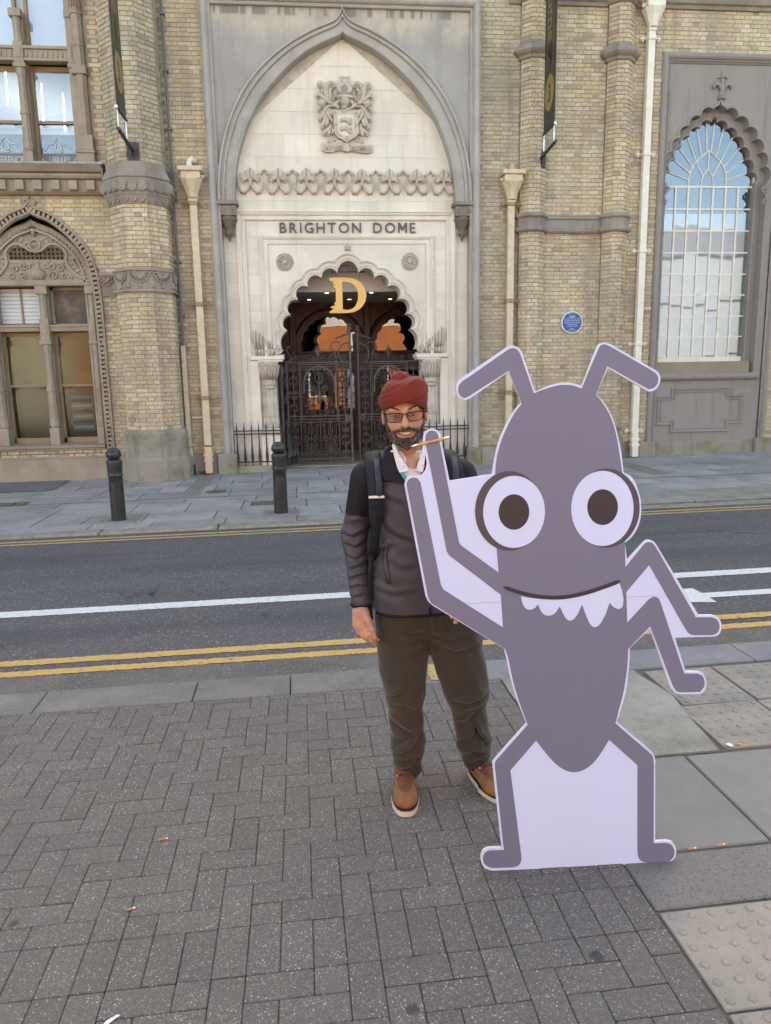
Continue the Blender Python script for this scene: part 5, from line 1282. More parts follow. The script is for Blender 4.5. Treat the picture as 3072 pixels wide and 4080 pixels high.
# top lights: slatted white blinds on the left, brown board on the right
f = mk('top_light', join(box(-5.6, -4.82, WY-.03, WY+.05, 2.80, 2.85), box(-5.22, -5.19, WY-.02, WY+.04, 2.85, 3.48), box(-4.86, -4.82, WY-.03, WY+.05, 2.8, 3.5)), M['sash'], bld)
for i in range(9): mk('blind_slat', box(-5.62, -4.86, WY+.012, WY+.03, 2.86+.07*i, 2.926+.07*i, .006), M['blind'], f)
f = mk('top_light', join(box(-4.67, -3.95, WY-.03, WY+.05, 2.80, 2.85), box(-4.67, -4.62, WY-.03, WY+.05, 2.8, 3.5), box(-4.67, -3.95, WY-.03, WY+.05, 3.45, 3.5)), TS, bld)
mk('board', box(-4.63, -3.95, WY, WY+.02, 2.84, 3.46), M['brown_board'], f)
# ledge between the storeys, with blocks below
lg = mk('ledge', sweep([(-9, 5.06), (-3.42, 5.06)], [(-.02, LB+.02), (-.02, LB-.10), (.0, LB-.13), (.02, LB-.16), (.20, LB-.18), (.215, LB-.26), (.25, LB-.29), (.28, LB-.30), (.30, LB-.26), (.31, LB-.33), (.375, LB-.40), (.395, LB-.42), (.40, LB-.42)]), M['tan_stone'], bld)
mk('ledge_end', plate([(-3.43, 5.05), (-3.41, 5.05), (-3.41, 5.46), (-3.43, 5.46)], [], LB-.36, LB+.02), M['tan_stone'], lg)
mk('lead_cover', box(-9, -3.38, LB-.44, LB+.1, 5.462, 5.505, .01), M['lead'], lg)
for i in range(9): mk('block', box(-3.66-.30*i-.075, -3.66-.30*i+.075, LB-.255, LB-.10, 5.09, 5.25, .008), M['tan_stone'], lg)
# upper window
for cx in (-4.735, -5.66): mullion(cx, 5.50, 8.05, .085)
mullion(-3.875, 5.50, 8.05, .045)
mk('transom', join(box(-6.6, -3.90, LB+.04, LB+.25, 7.26, 7.47, .008), box(-6.6, -3.90, LB+.0, LB+.06, 7.43, 7.48, .006), box(-6.6, -3.90, LB+.0, LB+.06, 7.24, 7.28, .006)), TS, bld)
gs = [box(x, x+.028, LB+.02, LB+.042, 7.31, 7.40) for x in np.arange(-6.5, -3.95, .085)]
mk('transom_bead', join(*gs), TS, bld, kind='stuff')
mk('jamb', box(-3.92, -3.56, LB+.0, LB+.3, 5.5, 9.2), TS, bld); mk('jamb', box(-6.0, -5.70, LB+.0, LB+.3, 5.5, 9.2), TS, bld); mk('jamb', box(-5.95, -5.62, LB+.03, LB+.3, .3, 4.3), TS, bld); mk('lintel', box(-6.0, -3.56, LB+.0, LB+.3, 8.9, 9.2), TS, bld)
cl = mk('engaged_column', lathe([(.11, 5.5), (.11, 6.0), (.105, 7.02), (.10, 7.03), (.10, 7.45), (.11, 7.46), (.11, 7.50), (.10, 7.51), (.095, 7.95), (.115, 7.96), (.115, 8.0), (.10, 8.01), (.10, 9.2)], -3.72, LB-.02, 8, math.pi/8), TS, bld)
mk('column_base', join(box(-3.87, -3.57, LB-.16, LB+.1, 5.5, 5.72, .015), box(-3.885, -3.555, LB-.17, LB+.1, 5.72, 5.77, .012), box(-3.86, -3.58, LB-.15, LB+.1, 5.77, 6.02, .01)), TS, cl)
mk('column_collar', join(box(-3.84, -3.60, LB-.14, LB+.1, 7.02, 7.14, .01), box(-3.85, -3.59, LB-.15, LB+.1, 7.0, 7.03, .008)), TS, cl)
for i in range(5): mk('flute', box(-3.80+.04*i-.006, -3.80+.04*i+.006, LB-.14, LB-.11, 8.05, 9.2), TS, cl)
for x0, x1 in ((-5.60, -4.80), (-4.66, -3.92)):
    f = sash(x0, x1, 5.5, 7.24, 6.33, (M['pane'], M['pane'])); sash(x0, x1, 7.47, 9.2, None, (M['pane'],))
    cx = (x0+x1)/2
    et = M['etch'] if 'etch' in M else M.setdefault('etch', plain('etched_glass_white', (.50, .52, .52), .7))
    mk('etched_band', box(x0+.06, x1-.06, WY+.004, WY+.0055, 5.56, 5.82), M['etch_dim'] if 'etch_dim' in M else M.setdefault('etch_dim', plain('etched_glass_grey', (.17, .175, .18), .7)), f)
    word = 'REFERENCE' if x0 < -5 else 'LIBRARY'
    g = text_geo(word, .115, .0008, .001); a, b = bbox(g); w = (.56 if word == 'REFERENCE' else .36)
    mk('etched_word', put(g, cx, WY+.002, 5.655, w/(b[0]-a[0])), et, f)
    orn = [tube(lift(smooth_path([(cx+s*.0, 6.10), (cx+s*.05, 6.04), (cx+s*.09, 5.98), (cx+s*.17, 5.97), (cx+s*.20, 5.91), (cx+s*.26, 5.85)], 3), WY+.002), .007, 4, flat=.3) for s in (-1, 1)]
    orn += [tube(lift(spiral(cx+s*.30, 5.70, .06, 1.2, 0, s, 14), WY+.002), .009, 4, flat=.3) for s in (-1, 1)]
    orn += [tube(lift([(cx-.05, 6.0), (cx-.055, 5.9), (cx, 5.86), (cx+.055, 5.9), (cx+.05, 6.0)], WY+.002), .010, 4, flat=.3), tube(lift([(cx-.08, 5.86), (cx, 5.84), (cx+.08, 5.86)], WY+.002), .010, 4, flat=.3)]
    orn += [box(x0+.07, x0+.075, WY+.001, WY+.002, 5.85, 6.28), box(x1-.075, x1-.07, WY+.001, WY+.002, 5.85, 6.28), box(x0+.07, x1-.07, WY+.001, WY+.002, 6.22, 6.226)]
    mk('etched_ornament', join(*orn), et, f)
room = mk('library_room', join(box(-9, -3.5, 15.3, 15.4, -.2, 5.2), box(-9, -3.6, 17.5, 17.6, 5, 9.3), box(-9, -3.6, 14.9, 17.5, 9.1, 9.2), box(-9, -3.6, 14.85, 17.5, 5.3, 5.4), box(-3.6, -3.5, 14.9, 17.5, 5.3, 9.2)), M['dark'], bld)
M['tube_light'] = bpy.data.materials.new('fluorescent_tube'); M['tube_light'].use_nodes = True
_b = M['tube_light'].node_tree.nodes['Principled BSDF']; _b.inputs['Emission Color'].default_value = (1, .93, .75, 1); _b.inputs['Emission Strength'].default_value = 3
for x, y, z, l in ((-4.6, 16.2, 6.9, .9), (-4.25, 16.6, 6.75, .9), (-5.35, 15.9, 7.2, .8), (-5.2, 16.3, 7.15, .8), (-5.6, 16.8, 7.3, .9), (-4.95, 16.9, 7.1, .7)):
    mk('strip_light', tube([(x, 15.05+(y-15.9)*.1, z-.45), (x+.02, 15.05+(y-15.9)*.1, z-.45+l*.7)], .008, 6), M['tube_light'], room)
mk('reflection_sheet', join(box(-6.6, -3.9, WY+.05, WY+.06, 7.5, 9.2), box(-6.6, -3.62, 15.35, 15.36, 6.30, 7.4)), plain('pale_reflection_tone', (.42, .47, .52), .8), bld)  # pale sheets added behind the panes; the sky reflection is put into their colour
# ------------------------------------------------------------------ concert hall window, right
GS = M['grey_window_stone']; WX = 8.08; FY = 14.66
hw = mk('hall_window_frame', sweep([(7.04, .1), (7.04, 7.50), (12, 7.50)], [(0, FY+.1), (0, FY-.02), (.015, FY-.035), (.03, FY-.02), (.04, FY-.045), (.06, FY-.05), (.07, FY-.08), (.10, FY-.105), (.14, FY-.11), (.17, FY-.08), (.18, FY-.03), (.185, FY+.06)]), GS, bld)
mk('hall_window_frame', sweep([(9.30, 7.50), (9.30, .1)], [(0, FY+.1), (0, FY-.03), (.03, FY-.05), (.04, FY-.045), (.07, FY-.09), (.11, FY-.10), (.13, FY-.07), (.14, FY+.06)]), GS, bld)
def foil_path(peak, cusps, zb, sag, cx=WX):
    h = [(cx, peak), (cx+.035, peak-.08), (cx+cusps[0][0]*.6, cusps[0][1]+.05), (cx+cusps[0][0], cusps[0][1])]
    h = smooth_path(h, 4)
    for a, b in zip(cusps[:-1], cusps[1:]):
        L = math.hypot(b[0]-a[0], b[1]-a[1]); h += arc_between((cx+a[0], a[1]), (cx+b[0], b[1]), L*sag, 8)[1:]
    h.append((cx+cusps[-1][0], zb)) if zb is not None else None
    return [(2*cx-x, z) for x, z in reversed(h)]+h[1:]
OC = [(.14, 6.71), (.38, 6.575), (.60, 6.40), (.78, 6.185), (.915, 5.95), (1.0, 5.69), (1.055, 5.40)]
IC = [(.065, 6.54), (.285, 6.435), (.485, 6.28), (.635, 6.09), (.755, 5.865), (.845, 5.63), (.93, 5.42)]
FO1 = foil_path(6.86, OC, 1.60, .34); FO2 = foil_path(6.67, IC, 1.60, .34)
mk('hall_panel', plate([(7.03, 1.60), (7.03, 7.52), (9.32, 7.52), (9.32, 1.60), (FO1[-1][0], 1.60)]+list(reversed(FO1))[1:], [], FY, FY+.2), GS, bld)
mk('multifoil_hood', sweep(FO1, [(-.003, FY+.187), (-.003, FY-.018), (.012, FY-.022), (.038, FY-.022), (.05, FY)], lim=1.15), GS, bld)
mk('hall_inner_panel', plate([(6.95, 1.60)]+[(6.95, 6.95), (9.25, 6.95), (9.25, 1.60), (FO2[-1][0], 1.60)]+list(reversed(FO2))[1:], [], FY+.19, FY+.35), GS, bld)
mk('multifoil_inner', sweep(FO2, [(-.003, FY+.36), (-.003, FY+.172), (.012, FY+.168), (.035, FY+.168), (.045, FY+.19)], lim=1.15), GS, bld)
for s in (-1, 1):
    mk('arch_scroll', join(tube(lift(spiral(WX+s*1.0, 5.27, .075, 1.5, math.pi/2, -s), FY-.02), .020, 6), tube(lift(smooth_path([(WX+s*1.0, 5.2), (WX+s*1.06, 5.12), (WX+s*1.0, 5.04), (WX+s*1.03, 4.98)], 3), FY-.015), .022, 6)), GS, bld, True)
fx = WX+.01
fin = mk('finial', join(box(fx-.075, fx+.075, FY-.06, FY+.02, 6.88, 6.93, .008), lathe([(.05, 6.93), (.06, 6.955), (.04, 6.98), (.05, 7.0), (.055, 7.04), (.03, 7.22), (.028, 7.26)], fx, FY-.015, 10), lathe([(.05, 7.265), (.05, 7.28), (.035, 7.30), (.02, 7.38), (.0, 7.43)], fx, FY-.015, 10), tube([(fx-.11, FY-.02, 7.255), (fx, FY-.03, 7.275), (fx+.11, FY-.02, 7.255)], [.008, .018, .008], 6)), GS, bld, True)
for s in (-1, 1): mk('finial_leaf', tube([(fx+s*.03, FY-.03, 7.05), (fx+s*.07, FY-.04, 7.13), (fx+s*.13, FY-.045, 7.155), (fx+s*.175, FY-.04, 7.10), (fx+s*.165, FY-.03, 7.06)], [.03, .035, .034, .03, .012], 7), GS, fin, True)
# glazing
GYr = 14.955; WP = M['white_paint']
win = mk('window', join(box(7.03, 9.11, GYr-.03, GYr+.05, 1.955, 2.055, .006), box(7.03, 7.07, GYr-.03, GYr+.05, 2.05, 6.6), box(9.03, 9.11, GYr-.03, GYr+.05, 2.05, 6.6)), WP, bld)
b_ = .016
for x in (7.415, 7.675, 7.935, 8.195, 8.46, 8.725): mk('glazing_bar', box(x-b_, x+b_, GYr-.022, GYr+.02, 2.05, 5.37), WP, win)
for z in (5.375, 4.955, 4.54, 4.12, 3.70, 3.29, 2.87, 2.46): mk('glazing_bar', box(7.05, 9.05, GYr-.019, GYr+.017, z-(.018 if z > 5.3 else b_*.9), z+(.018 if z > 5.3 else b_*.9)), WP, win)
def fbar(pts, r=.0145): mk('glazing_bar', tube(lift(pts, GYr-.002), r, 6, flat=1.5), WP, win)
for s in (-1, 1):
    fbar(smooth_path([(WX-.015+s*.395, 5.38), (WX-.015+s*.375, 5.62), (WX-.015+s*.27, 5.83), (WX-.015, 6.055)], 5), .015)
    fbar(smooth_path([(WX-.015+s*.13, 5.38), (WX-.015+s*.105, 5.55), (WX-.015, 5.715)], 5))
    fbar([(WX-.015+s*.105, 5.56), (WX-.015+s*.235, 5.82)])
    for (ax, az), (bx, bz) in (((.045, 6.04), (.085, 6.55)), ((.155, 5.96), (.28, 6.45)), ((.235, 5.81), (.47, 6.29)), ((.31, 5.73), (.63, 6.10)), ((.36, 5.62), (.73, 5.88)), ((.385, 5.50), (.81, 5.64))): fbar([(WX-.015+s*ax, az), (WX-.015+s*bx, bz)])
fbar([(WX-.015, 5.71), (WX-.015, 6.05)])
xs = [7.05, 7.415, 7.675, 7.935, 8.195, 8.46, 8.725, 9.05]; zs = [2.05, 2.46, 2.87, 3.29, 3.70, 4.12, 4.54, 4.955, 5.375]
for i in range(7):
    for j in range(8):
        o = mk('pane', box(xs[i]+.012, xs[i+1]-.012, GYr, GYr+.004, zs[j]+.010, zs[j+1]-.010), M['pane_hall'], win, loc=((xs[i]+xs[i+1])/2, GYr, (zs[j]+zs[j+1])/2))
        o.rotation_euler = (random.gauss(0, .0035), 0, random.gauss(0, .0035))
mk('fanlight_pane', box(7.05, 9.10, GYr+.001, GYr+.005, 5.39, 6.75), M['pane_hall'], win)
mk('hall_room', join(box(6.9, 9.4, 17.5, 17.6, 1, 7.2), box(6.8, 6.9, 15.1, 17.6, 1, 7.2), box(9.4, 9.5, 15.1, 17.6, 1, 7.2), box(6.8, 9.5, 15.1, 17.6, 7.1, 7.2), box(6.8, 9.5, 15.1, 17.6, .9, 1.0)), plain('hall_wall', (.20, .19, .17), .9, c2=(.16, .15, .14), nscale=.6), bld)
mk('hall_reflection_sheet', box(6.95, 9.35, 15.35, 15.37, 2.0, 4.95), plain('grey_white_reflection_tone', (.62, .63, .60), .9, c2=(.46, .47, .45), nscale=.9), bld)  # added pale sheet; its colour stands in for reflection in the lower panes
# sill, ledge, panelled apron
mk('window_step', box(7.03, 9.06, FY+.03, GYr+.1, 1.70, 1.955), surf('brown_sill_stone', (.255, .21, .145), (.30, .25, .175), 3, .85, .25, 70, stain=(.16, .14, .10), samt=.6), bld)
mk('window_ledge', sweep([(6.98, 1.60), (9.20, 1.60)], [(-.02, FY+.02), (-.02, FY-.03), (.0, FY-.05), (.01, FY-.09), (.05, FY-.11), (.09, FY-.11), (.12, FY-.06), (.14, FY+.2)]), GS, bld)
mk('apron', box(7.03, 9.32, FY+.002, FY+.2, -.1, 1.60), GS, bld)
cr = [(7.15, .73), (7.15, 1.23), (7.44, 1.23), (7.44, 1.385), (8.62, 1.385), (8.62, 1.23), (8.91, 1.23), (8.91, .73), (8.62, .73), (8.62, .575), (7.44, .575), (7.44, .73)]
mk('apron_moulding', sweep(cr, [(-.04, FY+.002), (-.04, FY-.02), (-.025, FY-.024), (-.018, FY-.006), (.0, FY-.01), (.02, FY-.034), (.04, FY-.034), (.05, FY+.002)], closed=True), GS, bld)
mk('apron_plinth', box(7.05, 9.22, FY-.045, FY+.1, -.2, .345, .015), M['plinth'], bld)
# ------------------------------------------------------------------ rainwater pipes
def pipe(label, cx, y, zt, zb, mat, straps, hop=True, foot=None, w=.065):
    t = thing('drainpipe', label, 'drainpipe', (cx, y, 0))
    mk('pipe', box(cx-w, cx+w, y-w*1.5, y+w*.3, zb, zt-.5 if hop else zt, .008), mat, t)
    if hop:
        h = mk('hopper_head', join(xf(lathe([(.09, 0), (.105, .06), (.14, .16), (.20, .28), (.205, .30), (.195, .31)], 0, 0, 8, math.pi/8), Matrix.Translation((cx, y-.09, zt-.50))), box(cx-.17, cx+.17, y-.24, y+.05, zt-.20, zt-.08, .01), box(cx-.215, cx+.215, y-.28, y+.05, zt-.08, zt, .012)), mat, t)
        for s in (-1, 1): mk('boss', ellip(cx+s*.19, y-.10, zt-.15, .04, .05, .04, 8, 6), mat, h, True)
        mk('pipe_collar', box(cx-w*1.25, cx+w*1.25, y-w*1.9, y+.02, zt-.56, zt-.50, .01), mat, t)
    for z in straps:
        s_ = mk('strap', box(cx-w*1.22, cx+w*1.22, y-w*1.8, y+.03, z-.04, z+.04, .012), M['rust_cream'] if mat is M['cream_paint'] else mat, t)
        for s in (-1, 1):
            gs = [ellip(cx+s*(w+.085), y-.03, z, .03, .02, .03, 8, 5)]+[ellip(cx+s*(w+.085)+.038*math.cos(a), y-.03, z+.038*math.sin(a), .02, .016, .02, 7, 4) for a in (0, math.pi/2, math.pi, 3*math.pi/2)]
            mk('strap_ear', join(*gs), M['rust_cream'] if mat is M['cream_paint'] else mat, s_, True)
    if foot:
        mk('shoe', join(box(cx-w*1.35, cx+w*1.35, y-w*2.0, y, foot+.32, foot+.38, .01), box(cx-w*1.05, cx+w*1.05, y-w*1.9, y, foot+.1, foot+.5, .012), box(cx-w*1.35, cx+w*1.35, y-w*2.2, y, foot+.22, foot+.27, .01), box(cx-w, cx+w, y-w*2.3, y, foot, foot+.24, .012)), mat, t)
    return t
M['rust_cream'] = surf('rust_stained_cream', (.27, .19, .115), (.36, .27, .17), 9, .6, .15, 60, stain=(.15, .075, .04), sscale=12, samt=.7)
p = pipe('cream drainpipe with hopper head beside the left edge of the stone entrance', -1.925, 14.42, 5.48, .55, M['cream_paint'], (4.9, 3.14, 1.44), foot=.02)
mk('spout', tube([(-1.86, 14.45, 5.62), (-1.93, 14.37, 5.64), (-1.955, 14.33, 5.58), (-1.955, 14.32, 5.44)], .055, 10), M['white_paint'], p, True)
p = pipe('tan drainpipe with hopper head between the entrance and the buttress', 3.95, 14.56, 5.51, .4, M['cream_paint'], (4.94, 3.17, 1.42), foot=.05)
mk('spout', tube([(3.99, 14.6, 5.60), (3.96, 14.5, 5.62), (3.96, 14.45, 5.46)], .05, 10), M['cream_paint'], p, True)
pipe('tall white drainpipe with hopper running up beside the hall window', 6.575, 14.56, 8.53, .58, M['white_paint'], (7.86, 5.85, 4.09, 2.32, .60), foot=.07)
t = thing('cable_conduit', 'thin grey cable conduit climbing the wall right of the octagonal turret', 'conduit', (-2.235, 14.4, 0))
mk('tube', tube([(-2.275, 14.42, 2.35), (-2.265, 14.42, 12)], .022, 8), M['conduit'], t)
for z in (2.95, 3.9, 5.0, 6.15, 7.1, 8.0): mk('clip', box(-2.31, -2.22, 14.39, 14.48, z-.02, z+.02, .005), M['conduit'], t)
mk('wooden_cover', box(-2.32, -2.235, 14.37, 14.45, .52, 2.40, .008), M['cream_paint'], t)
mk('wooden_cover', box(-2.29, -2.22, 14.36, 14.45, .20, .50, .008), M['cream_paint'], t, label='short lower cream cover')
mk('lower_pipe', tube([(-2.22, 14.42, -.1), (-2.22, 14.40, .18)], .028, 8), M['iron'], t)
mk('cable', box(-2.2, -1.99, 14.46, 14.49, 1.06, 1.085), M['white_paint'], t)

# ------------------------------------------------------------------ banners on their brackets
M['banner'] = surf('black_banner_vinyl', (.020, .018, .018), (.032, .029, .028), 3, .4, .1, 30, spec=.4)
M['banner_gold'] = plain('dull_gold_print', (.29, .20, .075), .5)
M['steel'] = plain('bright_steel', (.55, .55, .56), .25, 1.0)
def banner(label, cx, yn, yf, zb, face, arm_y, plate_y, txt):
    t = thing('wall_banner', label, 'banner', (cx, (yn+yf)/2, zb)); s = face
    mk('cloth', box(cx-.006, cx+.006, yn, yf, zb, 10.6), M['banner'], t)
    ym = (yn+yf)/2
    def onface(g, z, name):          # artwork drawn in XZ about the origin, laid on the face so that it reads downwards
        V = [(cx+s*.0085, ym+s*0+v[2]*1.0, z-v[0]) if s > 0 else (cx-.0085, ym-v[2], z-v[0]) for v in g[0]]
        mk(name, (V, g[1]), M['banner_gold'], t)
    def flatg(g): return [(v[0], 0, v[2]) for v in g[0]], g[1]
    for dy in (-.16, .16): mk('gold_line', box(cx+s*.0075-.0008, cx+s*.0075+.0008, ym+dy-.008, ym+dy+.008, zb+.98, 10.6), M['banner_gold'], t)
    ov = [(.30*math.cos(a), 0, .25*math.sin(a)) for a in np.linspace(0, 2*math.pi, 37)[:-1]]
    onface((ov, [tuple(range(36))]), zb+.58, 'gold_oval')
    g = text_geo('3', .30, .0, .006); a, b = bbox(g); g = flatg(put(g, 0, 0, -.15))
    V = [(cx+s*.0105, ym-(-v[0] if s > 0 else v[0])*.8, zb+.58+v[2]) for v in g[0]]
    mk('numeral', (V, g[1]), M['banner'], t)
    g = flatg(text_geo(txt, .30, .0, .004)); a, b = bbox(g)
    onface(([(v[0]-b[0]-.0, 0, v[2]-.13) for v in g[0]], g[1]), zb+1.42, 'lettering')
    g = tube([(0, 0, 0), (.07, 0, .04), (.10, 0, .10), (.2, 0, .13)], .01, 4); onface(flatg(put(g, -.1, 0, -.05)), zb+1.15, 'flourish')
    mk('bottom_rod', tube([(cx, yn-.02, zb-.03), (cx, yf+.02, zb-.03)], .022, 8), M['iron'], t)
    mk('rod_end', tube([(cx, yn-.05, zb-.03), (cx, yn-.018, zb-.03)], .026, 8), M['steel'], t)
    za = zb-.36
    mk('arm', tube([(cx, arm_y, za+.02), (cx, plate_y, za-.04)], .030, 10), M['iron'], t)
    mk('wall_plate', box(cx-.10, cx+.10, plate_y-.012, plate_y+.03, za-.20, za+.10, .004), M['iron'], t)
    mk('gusset', ([(cx, plate_y-.01, za-.18), (cx, plate_y-.01, za+.02), (cx, plate_y-.2, za-.02)], [(0, 1, 2)]), M['iron'], t)
    for dx in (-.08, .08):
        for dz_ in (-.18, .08): mk('bolt', ellip(cx+dx, plate_y-.014, za+dz_, .012, .012, .012, 7, 4), M['steel'], t)
    for y in (yn+.02, yf-.02): mk('tensioner', tube([(cx, y, zb-.03), (cx, y+.0, zb-.16), (cx, y, zb-.33)], [.006, .013, .006], 6), M['steel'], t)
banner('black and gold banner on a bracket fixed to the left octagonal turret', -2.795, 12.82, 13.42, 6.0, 1, 12.80, 13.76, 'Brighton Dome')
banner('black and gold banner lettered Brighton Dome on the right brick buttress', 4.49, 13.67, 14.28, 6.13, -1, 13.58, 14.44, 'Brighton Dome')
# ------------------------------------------------------------------ round blue plaque
PX, PZ, PY = 5.225, 2.755, 14.575
t = thing('wall_plaque', 'round blue memorial plaque with white lettering on the yellow brick wall', 'plaque', (PX, PY, PZ))
def disc(r, y0, y1): 
    g = lathe([(r, y0), (r*.985, y1)], 0, 0, 40); return [(v[0]+PX, PY-v[2], v[1]+PZ) for v in g[0]], g[1]
M['plaque_blue'] = plain('plaque_blue', (.012, .075, .26), .35, c2=(.016, .09, .29)); M['plaque_white'] = plain('plaque_white', (.72, .74, .77), .4)
mk('rim', disc(.213, -.03, .018), M['plaque_white'], t); mk('face', disc(.197, .0, .0205), M['plaque_blue'], t)
def ptext(s, z, cap, maxw=None):
    g = text_geo(s, cap, .0008, .0); a, b = bbox(g); k = min(1, maxw/(b[0]-a[0])) if maxw else 1
    mk('lettering', put(g, PX, PY-.0225, PZ+z, k), M['plaque_white'], t)
ptext('ABBA', .094, .036); 
for i, s in enumerate(('launched their career after', 'winning the 19th Eurovision', 'Song Contest for Sweden', 'at Brighton Dome', 'on 6th April 1974')): ptext(s, .060-.036*i, .021, .31)
ptext('Presented by', -.122, .014); ptext('BBC Sussex', -.145, .014)
def arctext(s, R, cap, mid, flip):
    gl = [(text_geo(ch, cap, .0008) if ch != ' ' else None) for ch in s]; ws = []
    for g in gl:
        if g is None: ws.append(cap*.5)
        else: a, b = bbox(g); ws.append(b[0]-a[0]+cap*.2)
    x = -sum(ws)/2; V, F = [], []
    for g, w in zip(gl, ws):
        c = x+w/2; x += w
        if g is None: continue
        a, b = bbox(g); th = c/R; n = len(V); m = (a[0]+b[0])/2
        for v in g[0]:
            lx, lz = v[0]-m, v[2]
            if flip: ang = -math.pi/2+th; rr = R-lz; px_, pz_ = rr*math.cos(ang)-lx*math.sin(ang), rr*math.sin(ang)+lx*math.cos(ang)
            else: ang = math.pi/2-th; rr = R+lz; px_, pz_ = rr*math.cos(ang)+lx*math.sin(ang), rr*math.sin(ang)-lx*math.cos(ang)
            V.append((PX+px_, PY-.0225+v[1], PZ+pz_))
        F += [tuple(i+n for i in f) for f in g[1]]
    mk('lettering', (V, F), M['plaque_white'], t)
arctext('BBC Music Day', .170, .015, 0, False); arctext('British Plaque Trust', .182, .015, 0, True)

# ------------------------------------------------------------------ bollards
def bollard(u, v, lab):
    p = g2w(u, v); t = thing('bollard', lab, 'bollard', p, 'bollards along the far kerb'); x, y, z0 = p
    mk('post', lathe([(.0956, -.05), (.0940, .01), (.0907, .5), (.0883, .585), (.0915, .59), (.1004, .60), (.1004, .612), (.0915, .622), (.0907, .63), (.0948, .70), (.0996, .775), (.0988, .795), (.0810, .81), (.0689, .815), (.0567, .82)], x, y, 28, z0=z0), M['bollard'], t, True)
    mk('ball', lathe([(.0486, .815), (.0689, .822), (.0875, .838), (.0964, .862), (.0956, .885), (.0875, .91), (.0713, .935), (.0486, .953), (.0243, .962), (.0000, .965)], x, y, 28, z0=z0), M['bollard'], t, True)
    mk('base_slab', box(x-.24, x+.24, y-.2, y+.2, z0-.04, z0+.012, .006), M['flag_brown'], t)
bollard(-2.405, 9.90, 'dark green ball-topped bollard on the far kerb, nearer the left edge of the photo')
bollard(-.29, 9.90, 'dark green ball-topped bollard on the far kerb in front of the iron gate')
# ------------------------------------------------------------------ litter
M['butt'] = plain('orange_filter_paper', (.46, .26, .10), .8, c2=(.40, .21, .08)); M['paper'] = plain('white_litter_paper', (.66, .66, .64), .8)
def butt(px, py, ang, L, lab):
    u, v = gnd(px, py); p = g2w(u, v, .006); t = thing('cigarette_butt', lab, 'cigarette butt', p, 'cigarette butts dropped on the paving')
    dx, dy = math.cos(ang)*L/2, math.sin(ang)*L/2
    mk('filter', tube([(p[0]-dx, p[1]-dy, p[2]), (p[0]+dx*.5, p[1]+dy*.5, p[2])], .0036, 8), M['butt'], t)
    mk('paper_end', tube([(p[0]+dx*.5, p[1]+dy*.5, p[2]), (p[0]+dx, p[1]+dy, p[2])], [.0036, .0032], 8), M['paper'], t)
butt(654, 3347, .15, .031, 'orange cigarette butt on the block paving, upper of the two on the left')
butt(522, 3627, .35, .030, 'small orange cigarette butt on the block paving, lower of the two on the left')
butt(2757, 3386, .1, .034, 'cigarette butt beside the cutout, left one lying in the slab joint')
butt(2872, 3371, .15, .034, 'cigarette butt in the slab joint, right one near the photo edge')
butt(2941, 2970, .2, .03, 'cigarette butt next to the crumpled white litter on the right')
def scrap(px, py, lab, pts, h):
    u, v = gnd(px, py); p = g2w(u, v, .003)
    V = []; n = len(pts)
    for x, y in pts: V.append((p[0]+x, p[1]+y, p[2]+random.uniform(0, h)))
    V.append((p[0], p[1], p[2]+h)); F = [(i, (i+1) % n, n) for i in range(n)]
    o = mk('paper_scrap', (V, F), M['paper'], None, loc=p); tag(o, lab, 'litter')
scrap(2905, 2974, 'small crumpled white and blue scrap lying on the grey slabs at the right', [(-.02, -.008), (-.008, -.016), (.012, -.012), (.022, .002), (.008, .012), (-.014, .01)], .012)
scrap(445, 4068, 'torn white paper strip on the paving at the bottom edge of the photo', [(-.020, -.015), (-.010, -.018), (.014, .003), (.021, .011), (.014, .015), (-.014, -.004)], .005)
scrap(1930, 2710, 'tiny white litter fragment at the kerb behind the standing man', [(-.015, -.004), (.0, -.01), (.016, -.002), (.008, .008), (-.01, .007)], .012)
M['leaf_green'] = plain('weed_green', (.035, .06, .015), .8)
gp = at(1195/1.4744, 700+1745/1.4744, 14.35)
w_ = thing('weed', 'small green weed growing at the foot of the left cream drainpipe', 'plant', (-2.0, 14.3, -.02))
for i in range(14):
    a = random.uniform(0, 2*math.pi); r = random.uniform(.02, .13); h = random.uniform(.03, .10)
    mk('leaf', ([(-2.0, 14.3, -.02), (-2.0+r*math.cos(a)-.02, 14.3+r*.4*math.sin(a), h), (-2.0+r*1.3*math.cos(a), 14.3+r*.5*math.sin(a), h*.9), (-2.0+r*math.cos(a)+.02, 14.3+r*.4*math.sin(a), h*.8)], [(0, 1, 2), (0, 2, 3)]), M['leaf_green'], w_)
